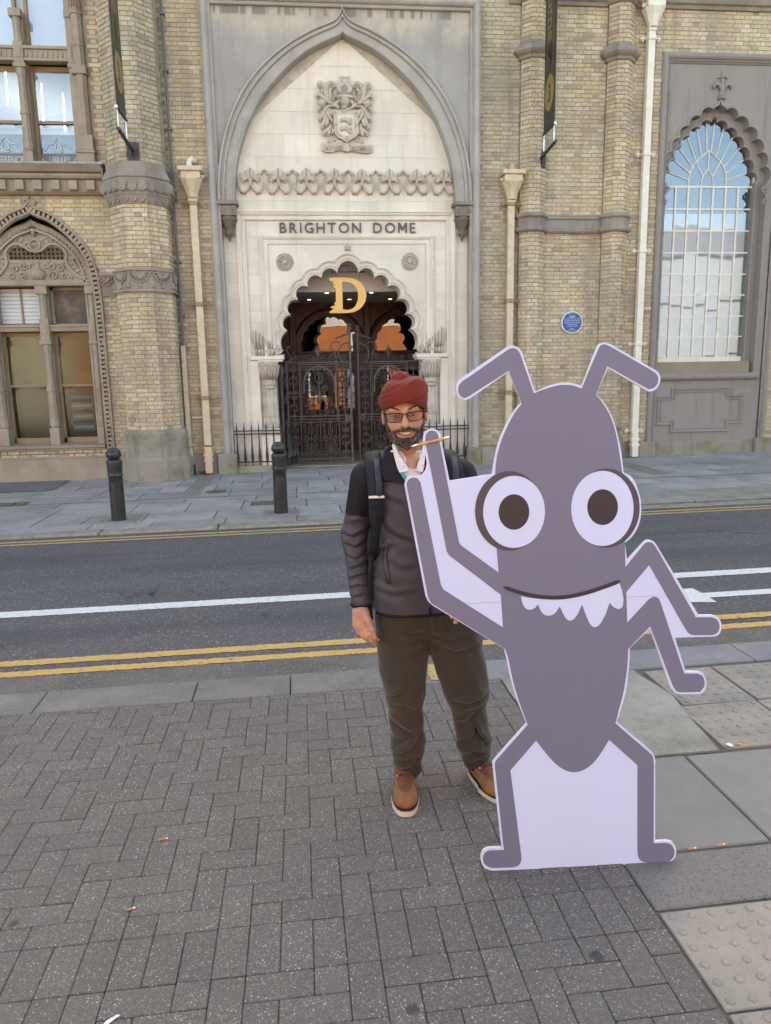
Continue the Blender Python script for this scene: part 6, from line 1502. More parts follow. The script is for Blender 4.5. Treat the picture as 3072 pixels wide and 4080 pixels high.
# ------------------------------------------------------------------ across the street: what the panes and the doors reflect
M['red_brick'] = brickmat('orange_red_brick', [(0, (.46, .13, .035)), (.3, (.55, .17, .045)), (.6, (.42, .12, .035)), (1, (.50, .17, .06))], (.25, .11, .07), .3)
M['stucco'] = plain('pale_stucco', (.66, .61, .52), .8, c2=(.60, .55, .46), nscale=.8)
M['grey_stucco'] = plain('grey_stucco', (.27, .275, .28), .8, c2=(.22, .225, .23), nscale=.6)
M['slate'] = surf('grey_slate', (.09, .09, .095), (.13, .13, .135), 3, .6, .2, 30)
def opposite(label, x0, x1, h, wall_m, top, roof_h, win):
    t = thing('opposite_building', label, 'building', ((x0+x1)/2, -8, 0)); y = -7.5
    mk('wall', box(x0, x1, y-8, y, -.4, h), wall_m, t)
    if top: mk('upper_band', box(x0, x1, y-7.9, y+.03, h+.002, h+top), M['stucco'], t)
    r = h+top
    mk('gutter', box(x0, x1, y+.03, y+.22, r-.12, r), M['slate'], t)
    mk('roof', ([(x0, y+.1, r+.002), (x1, y+.1, r+.002), (x1, y-4, r+roof_h), (x0, y-4, r+roof_h), (x1, y-8, r+.002), (x0, y-8, r+.002)], [(0, 1, 2, 3), (3, 2, 4, 5), (0, 3, 5), (1, 4, 2)]), M['slate'], t)
    if wall_m is M['grey_stucco']:
        for z in (2.4, 5.2): mk('string_course', box(x0, x1, y+.0025, y+.14, z, z+.22), M['grey_stucco'], t)
    q = x0+win*.6
    while q < x1-1.2:
        for z in ((.6, 3.1) if wall_m is M['red_brick'] else (.6,)):
            f = mk('window', box(q-.65, q+.65, y+.0025, y+.06, z, z+(1.9 if z < 1 else 1.2)), M['white_paint'], t)
            mk('pane', box(q-.55, q+.55, y+.062, y+.068, z+.1, z+(1.8 if z < 1 else 1.1)), M['dark'], f)
        q += win
opposite('sunlit orange brick building across the street, seen mirrored in the door glass', -11.0, 5.0, 4.6, M['red_brick'], 1.4, 1.0, 3.4)
opposite('pale stucco building across the street, seen mirrored in the hall window', 5.1, 34, 7.6, M['grey_stucco'], 0, 2.0, 4.0)
opposite('long cream building across the street mirrored in the library panes', -34, -11.1, 6.2, M['stucco'], 0, 1.2, 4.0)
# ------------------------------------------------------------------ the cut-out ant
M['board_white'] = plain('lavender_white_print', (.49, .61, .90), .55, 0, .3, c2=(.475, .595, .88), nscale=1.5)
M['board_edge'] = plain('foam_board_edge', (.66, .62, .60), .8)
M['ant_grey'] = plain('mauve_grey_print', (.130, .153, .238), .5, 0, .35, c2=(.14, .164, .254), nscale=1.2)
M['ant_rim'] = plain('dark_mauve_print', (.058, .062, .08), .5, 0, .35)
M['ant_black'] = plain('black_print', (.026, .029, .037), .5, 0, .35)
# board plane: through its two feet, leaning back a little
P0 = Vector(g2w(*gnd(1905, 3475))); P1 = Vector(g2w(*gnd(2690, 3430)))
ux = (P1-P0); ux.z *= .4; ux.normalize(); LEAN = rad(2.5)
nn = ux.cross(Vector((0, 0, 1))).normalized()       # towards the camera
uz = (Vector((0, 0, 1))*math.cos(LEAN)-nn*math.sin(LEAN)).normalized(); nb = ux.cross(uz).normalized()
def bp(zx, zy):                        # point on the board from the enlargement of the photograph
    d = Vector(ray(1550+zx/.98345, 1300+zy/.98345)); o = Vector((0, 0, CAM_H))
    t = (P0-o).dot(nb)/d.dot(nb); p = o+d*t-P0
    return (p.dot(ux), p.dot(uz))
ant = thing('cardboard_cutout', 'life-size printed cardboard cutout of a waving mauve-grey cartoon ant with big round eyes', 'cutout', tuple(P0))
def on_board(name, pts, d0, d1, mat, parent=ant, pre=None, back=False):
    P = pts if pre else [bp(*p) for p in pts]
    g = plate(P, [], -d0, -d1, back)    # y = distance behind the front face
    V = [tuple(P0+ux*x+uz*z+nb*(-y)) for x, y, z in g[0]]
    mats = [mat] if not back else [mat, M['board_edge']]
    nt = len(tessellate_polygon([[Vector((x, z, 0)) for x, z in P]]))
    fm = None
    if back: fm = [0]*nt+[1]*(len(g[1])-nt)
    return mk(name, (V, g[1]), mats, parent, fm=fm)
def curve(*segs):                        # list of points; sub-lists are smoothed
    out = []
    for s in segs:
        if isinstance(s, list): out += smooth_path(s, 4)
        else: out.append(s)
    return out
SIL = curve([(256, 246), (259, 225), (275, 205), (300, 188)], [(440, 92), (460, 80), (480, 77), (500, 85), (514, 103)], (566, 258), [(566, 258), (620, 234), (670, 222), (712, 224), (749, 237)], [(808, 84), (818, 70), (838, 65), (860, 72)],
   [(1025, 167), (1048, 183), (1057, 205), (1052, 232), (1035, 252), (1012, 259)], (850, 165), [(806, 268), (838, 303), (868, 358), (890, 425), (905, 500), (914, 576)], [(914, 576), (945, 592), (968, 635), (982, 690), (982, 745), (970, 790), (948, 826), (920, 851)],
   (929, 920), [(993, 850), (1004, 842), (1018, 840), (1034, 847), (1048, 866)], (1210, 1135), [(1262, 1134), (1285, 1142), (1298, 1165), (1299, 1190), (1290, 1210), (1272, 1219)], (1117, 1223), (1160, 1355), [(1208, 1355), (1230, 1365), (1241, 1392), (1239, 1420), (1228, 1438), (1213, 1444)],
   [(1145, 1444), (1120, 1440), (1102, 1420)], (1020, 1186), [(940, 1264), (938, 1335), (926, 1430), (908, 1500), (890, 1553)], [(1020, 1662), (1036, 1680), (1042, 1706)], (1043, 2020), [(1090, 2018), (1112, 2026), (1125, 2052), (1122, 2082), (1106, 2101)], (1095, 2104),
   (410, 2134), [(395, 2132), (372, 2120), (360, 2095), (360, 2075), (370, 2053), (390, 2044)], (441, 2042), [(405, 1722), (406, 1708), (412, 1698)], [(537, 1557), (503, 1475), (475, 1385), (458, 1305), (448, 1264)], (165, 1092), [(150, 1078), (140, 1058)],
   [(60, 645), (56, 618), (63, 598), (80, 587), (105, 586)], [(105, 586), (125, 578), (138, 560), (143, 535)], [(127, 448), (131, 422), (145, 406), (164, 401), (184, 408), (194, 425)], (232, 605), (398, 580), [(406, 530), (422, 460), (448, 395), (480, 338), (512, 300)], (463, 178), [(310, 283), (292, 289), (272, 280), (259, 262)])
BOARD = [bp(*p) for p in SIL]
sa, sb = bp(165, 1091), bp(1160, 1054)    # seam between the two halves
def half(P, sgn, gap):
    out = []; f = lambda p: sgn*((sb[0]-sa[0])*(p[1]-sa[1])-(sb[1]-sa[1])*(p[0]-sa[0]))-gap
    for j in range(len(P)):
        p, q = P[j-1], P[j]; fp, fq = f(p), f(q)
        if (fp >= 0) != (fq >= 0): t = fp/(fp-fq); out.append((p[0]+(q[0]-p[0])*t, p[1]+(q[1]-p[1])*t))
        if fq >= 0: out.append(q)
    return out
def parts_of(P):                          # split a clipped outline that runs along the seam into simple loops
    return [P]
on_board('board_panel', half(BOARD, 1, .0004), 0, -.010, M['board_white'], pre=True, back=True)
on_board('board_panel', half(BOARD, -1, .0004), 0, -.010, M['board_white'], pre=True, back=True)
mk('seam_backing', (lambda g: ([tuple(P0+ux*x+uz*z+nb*(-y)) for x, y, z in g[0]], g[1]))(plate([(sa[0]+.02, sa[1]-.02), (sb[0]-.02, sb[1]-.02), (sb[0]-.02, sb[1]+.02), (sa[0]+.02, sa[1]+.02)], [], .0102, .013)), M['ant_black'], ant)
BODY = curve([(560, 264), (600, 248), (660, 232), (710, 233), (750, 246)], [(803, 268), (833, 305), (862, 357), (884, 425), (897, 500), (908, 575), (915, 640), (918, 760)], (922, 945), (926, 1045), (930, 1165), [(934, 1266), (930, 1340), (918, 1425), (902, 1490), (886, 1553)], [(862, 1619), (828, 1675), (795, 1716), (760, 1740), (724, 1748), (688, 1740), (650, 1714), (610, 1670), (572, 1621)],
   [(540, 1558), (508, 1472), (482, 1385), (464, 1300), (449, 1262)], (443, 1180), (434, 1052), (425, 965), [(417, 870), (410, 720), (410, 600), (414, 530), (430, 462), (455, 398), (486, 340), (516, 302)])
LAY = .0009
on_board('ant_body', BODY, LAY, 0, M['ant_grey'])
limbs = [('antenna', curve([(264, 248), (268, 230), (284, 213), (310, 196)], [(446, 101), (463, 90), (480, 86), (496, 93), (507, 110)], (562, 266), (514, 306), (463, 174), [(308, 273), (290, 281), (275, 275), (266, 262)])),
  ('antenna', curve((746, 250), [(815, 87), (824, 75), (840, 73), (858, 80)], [(1018, 173), (1038, 187), (1048, 206), (1044, 228), (1030, 244), (1010, 249)], (848, 158), (803, 272))),
  ('arm', curve((425, 965), (434, 1052), [(250, 912), (232, 898), (221, 880)], [(136, 452), (138, 425), (150, 411), (164, 408), (178, 413), (187, 428)], (270, 848), (280, 860))),
  ('arm', curve((443, 1180), (449, 1263), [(180, 1096), (160, 1082), (149, 1060)], [(67, 640), (64, 616), (72, 599), (90, 592), (107, 597), (118, 612)], (199, 1012), (209, 1031))),
  ('arm', curve((918, 950), [(988, 864), (1000, 852), (1016, 848), (1031, 855), (1044, 873)], (1199, 1143), [(1258, 1143), (1278, 1150), (1290, 1170), (1290, 1190), (1281, 1206), (1264, 1213)], [(1190, 1213), (1172, 1207), (1158, 1188)], (1015, 938), (920, 1050))),
  ('arm', curve((926, 1167), [(1012, 1074), (1025, 1065), (1040, 1062), (1053, 1070), (1061, 1088)], (1154, 1363), [(1205, 1363), (1224, 1372), (1233, 1393), (1231, 1416), (1216, 1435)], [(1145, 1437), (1124, 1432), (1109, 1410)], (1020, 1177), (930, 1271))),
  ('leg', curve((884, 1556), [(1020, 1674), (1032, 1688), (1036, 1712)], (1036, 2028), [(1086, 2026), (1106, 2034), (1118, 2058), (1113, 2083), (1098, 2097)], [(1015, 2103), (990, 2098), (977, 2083), (973, 2060)], (972, 1722), (858, 1620))),
  ('leg', curve((542, 1562), [(420, 1698), (414, 1708), (413, 1722)], (450, 2052), [(396, 2053), (378, 2060), (368, 2080), (372, 2103), (388, 2117), (405, 2122)], [(485, 2120), (506, 2113), (517, 2095), (518, 2075)], (474, 1740), (576, 1622)))]
for i, (n, P) in enumerate(limbs): on_board(n, P, LAY+.0002*(1+i % 2), 0, M['ant_grey'])
def ell(cx, cz, rx, rz, n=56): return [(cx+rx*math.cos(a), cz+rz*math.sin(a)) for a in np.linspace(0, 2*math.pi, n+1)[:-1]]
for k, (rim, wh, pu) in enumerate((((466, 724, 134, 156), (484.5, 727.5, 121, 141), (484, 728, 60, 69.5)), ((846, 714, 130.5, 155.5), (830.5, 715, 122, 147), (831, 710, 60, 70)))):
    e = on_board('eye', ell(*rim), .0018, 0, M['ant_rim'])
    on_board('eye_white', ell(*wh), .0024, 0, M['board_white'], e); on_board('pupil', ell(*pu), .0030, 0, M['ant_black'], e)
teeth = curve([(513, 1058), (560, 1066), (620, 1071), (690, 1068), (760, 1056), (830, 1034), (899, 1008)], [(908, 1035), (914, 1070), (911, 1098), (898, 1109), (878, 1103), (860, 1085)], [(845, 1128), (824, 1166), (802, 1180), (783, 1166), (767, 1130), (752, 1090)], [(736, 1128), (720, 1148), (705, 1154), (690, 1146), (676, 1122), (665, 1098)], [(650, 1121), (635, 1132), (617, 1134), (601, 1128), (588, 1110), (580, 1089)], [(568, 1104), (550, 1111), (533, 1107), (521, 1090), (514, 1066)])
on_board('teeth', teeth, .0018, 0, M['board_white'])
mc_ = smooth_path([(450, 1023), (505, 1042), (570, 1058), (640, 1064), (700, 1060), (770, 1045), (840, 1022), (897, 1001)], 4)
up, lo_ = [], []
for i, (x, z) in enumerate(mc_):
    a, b = mc_[max(0, i-1)], mc_[min(len(mc_)-1, i+1)]; dx, dz_ = b[0]-a[0], b[1]-a[1]; L = math.hypot(dx, dz_)
    r = 7.5*(1 if 0 < i < len(mc_)-1 else .7); up.append((x+dz_/L*r, z-dx/L*r)); lo_.append((x-dz_/L*r, z+dx/L*r))
on_board('mouth', up+[(903, 998)]+list(reversed(lo_))+[(444, 1021)], .0032, 0, M['ant_black'])
# strut at the back
bz = lambda x, z, d: tuple(P0+ux*x+uz*z-nb*d)
xm = (bp(740, 1700)[0])
mk('rear_strut', join(([bz(xm-.10, .02, .012), bz(xm+.10, .02, .012), bz(xm, .9, .012), bz(xm-.10, .0, .22), bz(xm-.10, .006, .22)], [(0, 1, 2), (0, 2, 3)]), ([bz(xm+.10, .02, .012), bz(xm, .9, .012), bz(xm+.10, .0, .22)], [(0, 1, 2)])), M['board_edge'], ant)
# the pen stuck across the raised arm
def bp3(zx, zy, d): x, z = bp(zx, zy); return P0+ux*x+uz*z+nb*d
pa, pb = bp3(79, 471, .0058), bp3(229, 434, .0058); ax = (pb-pa)
pen = thing('pen', 'bamboo ballpoint pen stuck across the raised hand of the cutout ant', 'pen', tuple(pa))
Lp = lambda t: tuple(pa+ax*t)
M['bamboo'] = surf('bamboo', (.50, .29, .10), (.58, .36, .14), 40, .45, .1, 90, spec=.4); M['chrome'] = plain('chrome', (.70, .72, .74), .18, 1.0)
mk('tip', tube([Lp(0), Lp(.02), Lp(.14)], [.0006, .0014, .0040], 10), M['chrome'], pen, True); mk('grip', tube([Lp(.141), Lp(.17)], .0044, 10), M['chrome'], pen, True)
mk('barrel', tube([Lp(.171), Lp(.4), Lp(.86)], [.0045, .0048, .0046], 12), M['bamboo'], pen, True); mk('collar', tube([Lp(.861), Lp(.89)], .0048, 12), M['chrome'], pen, True); mk('button', tube([Lp(.891), Lp(.92), Lp(1.0)], [.0040, .0034, .0032], 10), M['chrome'], pen, True)
for i in range(5): mk('engraving', tube([tuple(Vector(Lp(.42+.028*i))+nb*.0047), tuple(Vector(Lp(.438+.028*i))+nb*.0047)], .0009, 5), M['ant_black'], pen)
# ------------------------------------------------------------------ signed-distance modelling for the figure
def nets(f, lo, hi, h):
    """surface nets of f < 0 on a regular grid"""
    ax = [np.arange(lo[i], hi[i]+h, h, dtype=np.float32) for i in range(3)]
    X, Y, Z = np.meshgrid(*ax, indexing='ij')
    v = f(X, Y, Z).astype(np.float32); s = v < 0
    nx, ny, nz = v.shape
    acc = np.zeros((nx-1, ny-1, nz-1, 3), np.float32); cnt = np.zeros((nx-1, ny-1, nz-1), np.float32)
    for d in range(3):
        A = [slice(None)]*3; Bq = [slice(None)]*3; A[d] = slice(0, -1); Bq[d] = slice(1, None)
        va, vb = v[tuple(A)], v[tuple(Bq)]; c = (va < 0) != (vb < 0)
        t = np.where(c, va/np.where(c, va-vb, 1), 0)
        o = [d2 for d2 in range(3) if d2 != d]
        for i in (0, 1):
            for j in (0, 1):
                q = [slice(None)]*3
                q[o[0]] = slice(i, v.shape[o[0]]-1+i); q[o[1]] = slice(j, v.shape[o[1]]-1+j)
                cc, tt = c[tuple(q)], t[tuple(q)]
                cnt += cc
                acc[..., d] += np.where(cc, tt, 0); acc[..., o[0]] += np.where(cc, i, 0); acc[..., o[1]] += np.where(cc, j, 0)
    m = cnt > 0; idx = -np.ones(m.shape, np.int64); idx[m] = np.arange(m.sum())
    I, J, K = np.nonzero(m)
    P = acc[m]/cnt[m][:, None]+np.stack([I, J, K], 1); V = np.stack([P[:, i]*h+ax[i][0] for i in range(3)], 1)
    F = []
    for d in range(3):
        A = [slice(1, -1)]*3; A[d] = slice(0, -1); Bq = [slice(1, -1)]*3; Bq[d] = slice(1, None)
        sa_, sb_ = s[tuple(A)], s[tuple(Bq)]; c = sa_ != sb_
        i, j, k = np.nonzero(c); flip = sa_[c]
        g = [i, j, k]; o = [(d+1) % 3, (d+2) % 3]
        for q in o: g[q] = g[q]+1
        def at_(a, b):
            w = [g[0].copy(), g[1].copy(), g[2].copy()]; w[o[0]] = w[o[0]]-a; w[o[1]] = w[o[1]]-b; return idx[w[0], w[1], w[2]]
        q4 = np.stack([at_(1, 1), at_(0, 1), at_(0, 0), at_(1, 0)], 1)
        q4[~flip] = q4[~flip][:, ::-1]; F.append(q4)
    F = np.concatenate(F); F = F[(F >= 0).all(1)]
    return V, F
def smin(a, b, k):
    h = np.clip(.5+.5*(b-a)/k, 0, 1); return b+(a-b)*h-k*h*(1-h)
def smax(a, b, k): return -smin(-a, -b, k)
def s_ell(X, Y, Z, c, r):
    x, y, z = (X-c[0])/r[0], (Y-c[1])/r[1], (Z-c[2])/r[2]; q = np.sqrt(x*x+y*y+z*z)+1e-6
    g = np.sqrt((x/r[0])**2+(y/r[1])**2+(z/r[2])**2)+1e-6; return q*(q-1)/g
def s_cap(X, Y, Z, a, b, ra, rb, sy=1.0):
    a, b = np.array(a, float), np.array(b, float); d = b-a; L2 = d@d+1e-12
    px, py, pz = X-a[0], (Y-a[1]), Z-a[2]
    t = np.clip((px*d[0]+py*d[1]+pz*d[2])/L2, 0, 1)
    return np.sqrt((px-t*d[0])**2+((py-t*d[1])/sy)**2+(pz-t*d[2])**2)-(ra+(rb-ra)*t)
def s_chain(X, Y, Z, pts, rs, k, sy=1.0):
    d = None
    for (a, b), (ra, rb) in zip(zip(pts[:-1], pts[1:]), zip(rs[:-1], rs[1:])):
        q = s_cap(X, Y, Z, a, b, ra, rb, sy); d = q if d is None else smin(d, q, k)
    return d
def net_obj(name, f, lo, hi, h, mat, parent, fm=None, M4=None, join_with=None):
    V, F = nets(f, lo, hi, h)
    if M4 is not None:
        A = np.array(M4); V2 = V @ A[:3, :3].T+A[:3, 3]
    else: V2 = V
    g = (V2.tolist(), F.tolist())
    mi = None
    if fm is not None: cen = V[F].mean(1); mi = fm(cen[:, 0], cen[:, 1], cen[:, 2])
    return mk(name, g, mat, parent, True, fm=mi)
# ------------------------------------------------------------------ materials of the man
def cloth(name, c1, c2, rough=.8, weave=900, bs=.15, spec=.3, sheen=0.0, wr=None):
    t = NT(name); col = t.mix(t.noise(6, 4), c1, c2)
    h = t.noise(weave, 2)
    if wr: h = t.math('ADD', h, t.math('MULTIPLY', t.noise(1.0, 4, vec=t.mapped(wr)), 2.0))
    t.bump(h, bs, .004); t.b.inputs['Sheen Weight'].default_value = sheen
    return t.fin(col, rough, 0, spec)
M['jacket_grey'] = cloth('charcoal_softshell', (.036, .037, .049), (.048, .048, .062), .5, 400, .25, .4, .05, (9, 9, 26))
M['jacket_black'] = cloth('black_softshell', (.0065, .007, .010), (.010, .0105, .015), .65, 400, .25, .22, .0, (9, 9, 26))
M['trouser'] = cloth('olive_brown_twill', (.031, .028, .020), (.043, .039, .029), .85, 500, .35, .25, .2, (14, 14, 30))
M['turban'] = cloth('maroon_turban_cotton', (.125, .018, .012), (.155, .024, .017), .85, 700, .2, .2, .06, (14, 14, 60))
M['strap'] = cloth('blue_grey_webbing', (.028, .033, .048), (.040, .046, .064), .7, 500, .4, .3)
M['pack'] = cloth('dark_navy_pack_cloth', (.009, .0105, .016), (.015, .017, .024), .65, 300, .3, .22, 0, (10, 10, 18))
t = NT('patterned_shirt'); v = t.voro(125); w = t.n('ShaderNodeSeparateColor'); t.l(v.outputs['Color'], w.inputs[0])
col = t.mix(t.math('MULTIPLY', t.ramp(v.outputs['Distance'], [(.20, 1.0), (.28, 0.0)]), t.ramp(w.outputs[0], [(.35, 0.0), (.4, 1.0)])), (.66, .65, .68), (.13, .12, .16)); M['shirt'] = t.fin(col, .8)
M['teal'] = cloth('teal_lining', (.03, .36, .40), (.04, .42, .46), .8)
t = NT('skin'); c = t.mix(t.ramp(t.noise(14, 4), [(.35, 0.0), (.7, 1.0)]), (.37, .215, .145), (.45, .27, .185))
c = t.mix(t.math('MULTIPLY', t.ramp(t.noise(45, 3), [(.5, 0.0), (.75, 1.0)]), .35), c, (.44, .18, .125)); t.bump(t.noise(160, 4), .12, .002)
t.b.inputs['Subsurface Weight'].default_value = .12; t.b.inputs['Subsurface Radius'].default_value = (.02, .008, .004); t.b.inputs['Subsurface Scale'].default_value = .3
M['skin'] = t.fin(c, .42, 0, .45)
M['mouth_dark'] = plain('mouth_inside', (.05, .012, .01), .6)  # dark red inside of the mouth
M['lip'] = plain('lip', (.36, .135, .11), .4, c2=(.40, .16, .125), nscale=60)
M['tooth'] = plain('tooth', (.80, .72, .56), .25, c2=(.84, .77, .62), nscale=50)
M['beard'] = surf('salt_and_pepper_beard', (.028, .024, .022), (.075, .069, .065), 60, .75, .9, 300, stain=(.20, .19, .18), sscale=70, samt=.7, bdist=.01)
M['hair_dark'] = plain('dark_beard_hair', (.014, .011, .010), .5); M['hair_grey'] = plain('grey_beard_hair', (.30, .29, .28), .5)
M['leather'] = surf('tan_nubuck', (.20, .092, .038), (.26, .125, .055), 14, .75, .3, 90, stain=(.14, .07, .035), sscale=18, samt=.5)
M['leather_red'] = plain('red_brown_collar_leather', (.13, .042, .024), .6, c2=(.16, .055, .03)); M['sole'] = plain('cream_rubber_sole', (.60, .54, .44), .6, c2=(.52, .46, .37), nscale=20); M['welt'] = plain('dark_welt', (.02, .018, .017), .6)
M['eye_white_m'] = plain('sclera', (.62, .58, .54), .25); M['iris'] = plain('brown_iris', (.035, .016, .008), .2); M['specs'] = plain('black_brown_spectacle_frame', (.012, .008, .007), .5, spec=.2)
def lensmat():
    t = NT('tinted_spectacle_lens'); tr = t.n('ShaderNodeBsdfTransparent'); tr.inputs[0].default_value = (.58, .53, .48, 1)
    g = t.n('ShaderNodeBsdfGlossy'); g.inputs['Roughness'].default_value = .02; mx = t.n('ShaderNodeMixShader'); mx.inputs[0].default_value = .07
    t.l(tr.outputs[0], mx.inputs[1]); t.l(g.outputs[0], mx.inputs[2]); t.l(mx.outputs[0], t.out.inputs[0]); return t.m
M['lens'] = lensmat()
man = thing('person', 'smiling bearded man in a maroon turban, glasses, grey and black jacket and brown trousers', 'person', (.46, 2.97, .004))

# ------------------------------------------------------------------ head (local frame: x right in the photo, -y towards the camera, origin between the eyes)
HP = Vector((.378, 2.945, 1.652))
HM = Matrix.Translation(HP) @ Matrix.Rotation(rad(-7), 4, 'Z') @ Matrix.Rotation(rad(-4.0), 4, 'Y') @ Matrix.Rotation(rad(3), 4, 'X')
def f_skull(X, Y, Z):
    A = np.abs(X)
    d = s_ell(X, Y, Z, (0, .018, .040), (.078, .096, .088))
    d = smin(d, s_ell(X, Y, Z, (0, -.022, -.035), (.069, .068, .092)), .03)
    d = smin(d, s_ell(X, Y, Z, (0, -.035, -.092), (.050, .048, .045)), .035)
    d = smin(d, s_ell(A, Y, Z, (.043, -.056, -.037), (.027, .026, .024)), .022)      # smiling cheeks
    d = smin(d, s_cap(A, Y, Z, (.012, -.080, .016), (.048, -.064, .022), .011, .009), .014)
    d = smax(d, -s_ell(A, Y, Z, (.034, -.097, -.001), (.021, .019, .013)), .012)
    d = smin(d, s_cap(A, Y, Z, (.035, -.075, -.022), (.055, -.062, -.016), .008, .006), .014)
    n = s_cap(X, Y, Z, (0, -.083, .006), (0, -.109, -.036), .0080, .0140)
    n = smin(n, s_ell(A, Y, Z, (.0175, -.094, -.040), (.0105, .013, .0098)), .008)
    d = smin(d, n, .010)
    d = smax(d, -s_ell(A, Y, Z, (.0085, -.104, -.0480), (.0048, .007, .004)), .004)
    d = smax(d, -s_cap(A, Y, Z, (.0265, -.1005, -.041), (.047, -.083, -.066), .0035, .0045), .010)
    zm = Z-9.5*X*X
    d = smin(d, s_ell(X, Y, zm, (0, -.079, -.070), (.034, .018, .019)), .015)
    d = smax(d, -s_ell(X, Y, zm, (0, -.100, -.0730), (.0370, .023, .0125)), .004)    # open smile
    e = s_ell(A, Y, Z, (.084, .012, -.014), (.009, .019, .030)); e = smax(e, -s_ell(A, Y, Z, (.094, .006, -.012), (.008, .010, .018)), .004)
    d = smin(d, e, .006)
    d = smin(d, s_cap(X, Y, Z, (0, .035, -.10), (.0, .055, -.27), .056, .064), .03)
    d = smin(d, s_cap(X, Y, Z, (0, -.002, -.15), (.0, .015, -.24), .016, .012), .03)
    return d
# right hand: palm, four fingers, thumb (world coordinates)
WR = np.array([.183, 2.945, .872])
def f_hand(X, Y, Z):
    d = s_chain(X, Y, Z, [(.180, 2.962, .95), (.184, 2.945, .875), (.187, 2.93, .845)], [.034, .026, .027], .02, .8)
    d = smin(d, s_chain(X, Y, Z, [(.166, 2.935, .84), (.164, 2.922, .787)], [.018, .017], .01), .016)
    d = smin(d, s_chain(X, Y, Z, [(.182, 2.925, .84), (.181, 2.912, .782)], [.019, .017], .01), .016)
    d = smin(d, s_chain(X, Y, Z, [(.196, 2.925, .84), (.198, 2.912, .785)], [.018, .016], .01), .016)
    fg = [([(.161, 2.922, .790), (.172, 2.915, .757), (.190, 2.925, .738), (.203, 2.938, .727)], [.0105, .0095, .0085, .0075]),
          ([(.172, 2.914, .783), (.188, 2.900, .748), (.209, 2.907, .726), (.226, 2.918, .712)], [.0115, .0100, .0090, .0078]),
          ([(.185, 2.908, .782), (.204, 2.890, .748), (.224, 2.894, .724), (.240, 2.903, .710)], [.0118, .0102, .0092, .0080]),
          ([(.197, 2.908, .785), (.214, 2.888, .757), (.235, 2.889, .738), (.250, 2.897, .728)], [.0115, .0100, .0090, .0078])]
    for p, r in fg: d = smin(d, s_chain(X, Y, Z, p, r, .004), .006)
    d = smin(d, s_chain(X, Y, Z, [(.200, 2.915, .835), (.214, 2.895, .806), (.226, 2.884, .776), (.235, 2.884, .744)], [.019, .0145, .0115, .0090], .008), .010)
    return d
def f_lhand(X, Y, Z):                     # left hand gripping the edge of the cutout from behind
    c = LH
    d = s_chain(X, Y, Z, [(c[0]+.10, c[1]+.16, c[2]+.10), (c[0]+.03, c[1]+.06, c[2]+.03), (c[0], c[1]+.03, c[2])], [.034, .028, .034], .02)
    for i in range(4):
        o = (i-1.5)*.019
        d = smin(d, s_chain(X, Y, Z, [(c[0]-.01+o*.6, c[1]+.025, c[2]-o), (c[0]-.040+o*.6, c[1]+.018, c[2]-o-.008), (c[0]-.052+o*.6, c[1]-.002, c[2]-o-.012)], [.0105, .0095, .0085], .004), .006)
    return d
_lh = bp3(255, 1146, -.012); LH = np.array([_lh.x+.040, _lh.y+.012, _lh.z+.022])
def f_core(X, Y, Z):                      # trunk, arms and legs under the clothes
    d = s_chain(X, Y, Z, [(.43, 2.99, .86), (.42, 2.985, 1.12), (.415, 2.985, 1.34)], [.125, .125, .12], .06, .75)
    d = smin(d, s_chain(X, Y, Z, [(.40, 2.99, 1.30), (.395, 2.99, 1.44)], [.09, .055], .05), .06)
    d = smin(d, s_ell(X, Y, Z, (.398, 2.955, 1.425), (.07, .075, .07)), .03)
    d = smin(d, s_chain(X, Y, Z, [(.30, 2.99, 1.38), (.215, 2.99, 1.385), (.172, 3.015, 1.13), (.183, 2.955, .90)], [.042, .040, .032, .027], .03), .03)
    d = smin(d, s_chain(X, Y, Z, [(.54, 2.99, 1.37), (.625, 2.99, 1.38), (.70, 2.86, 1.13), (LH[0]+.10, LH[1]+.16, LH[2]+.10)], [.042, .040, .032, .028], .03), .03)
    d = smin(d, s_chain(X, Y, Z, [(.37, 2.985, .82), (.365, 2.985, .45), (.38, 3.0, .10)], [.085, .055, .036], .04), .04)
    d = smin(d, s_chain(X, Y, Z, [(.56, 2.985, .82), (.64, 2.985, .45), (.70, 3.02, .10)], [.085, .055, .036], .04), .04)
    return d
Vh, Fh = nets(f_skull, (-.105, -.135, -.27), (.105, .135, .155), .0026)
A_ = np.array(HM); Vh = Vh @ A_[:3, :3].T+A_[:3, 3]
Vr, Fr = nets(f_hand, (.12, 2.84, .69), (.27, 3.01, .95), .0026)
Vl, Fl = nets(f_lhand, LH-np.array([.10, .06, .09]), LH+np.array([.16, .21, .16]), .0035)
Vc, Fc = nets(f_core, (.09, 2.5, .08), (.83, 3.15, 1.50), .011)
n1, n2, n3 = len(Vh), len(Vh)+len(Vr), len(Vh)+len(Vr)+len(Vl)
body = mk('body', (np.concatenate([Vh, Vr, Vl, Vc]).tolist(), Fh.tolist()+(Fr+n1).tolist()+(Fl+n2).tolist()+(Fc+n3).tolist()), M['skin'], man, True)
def hl(geo): return xf(geo, HM)            # head-local geometry to world
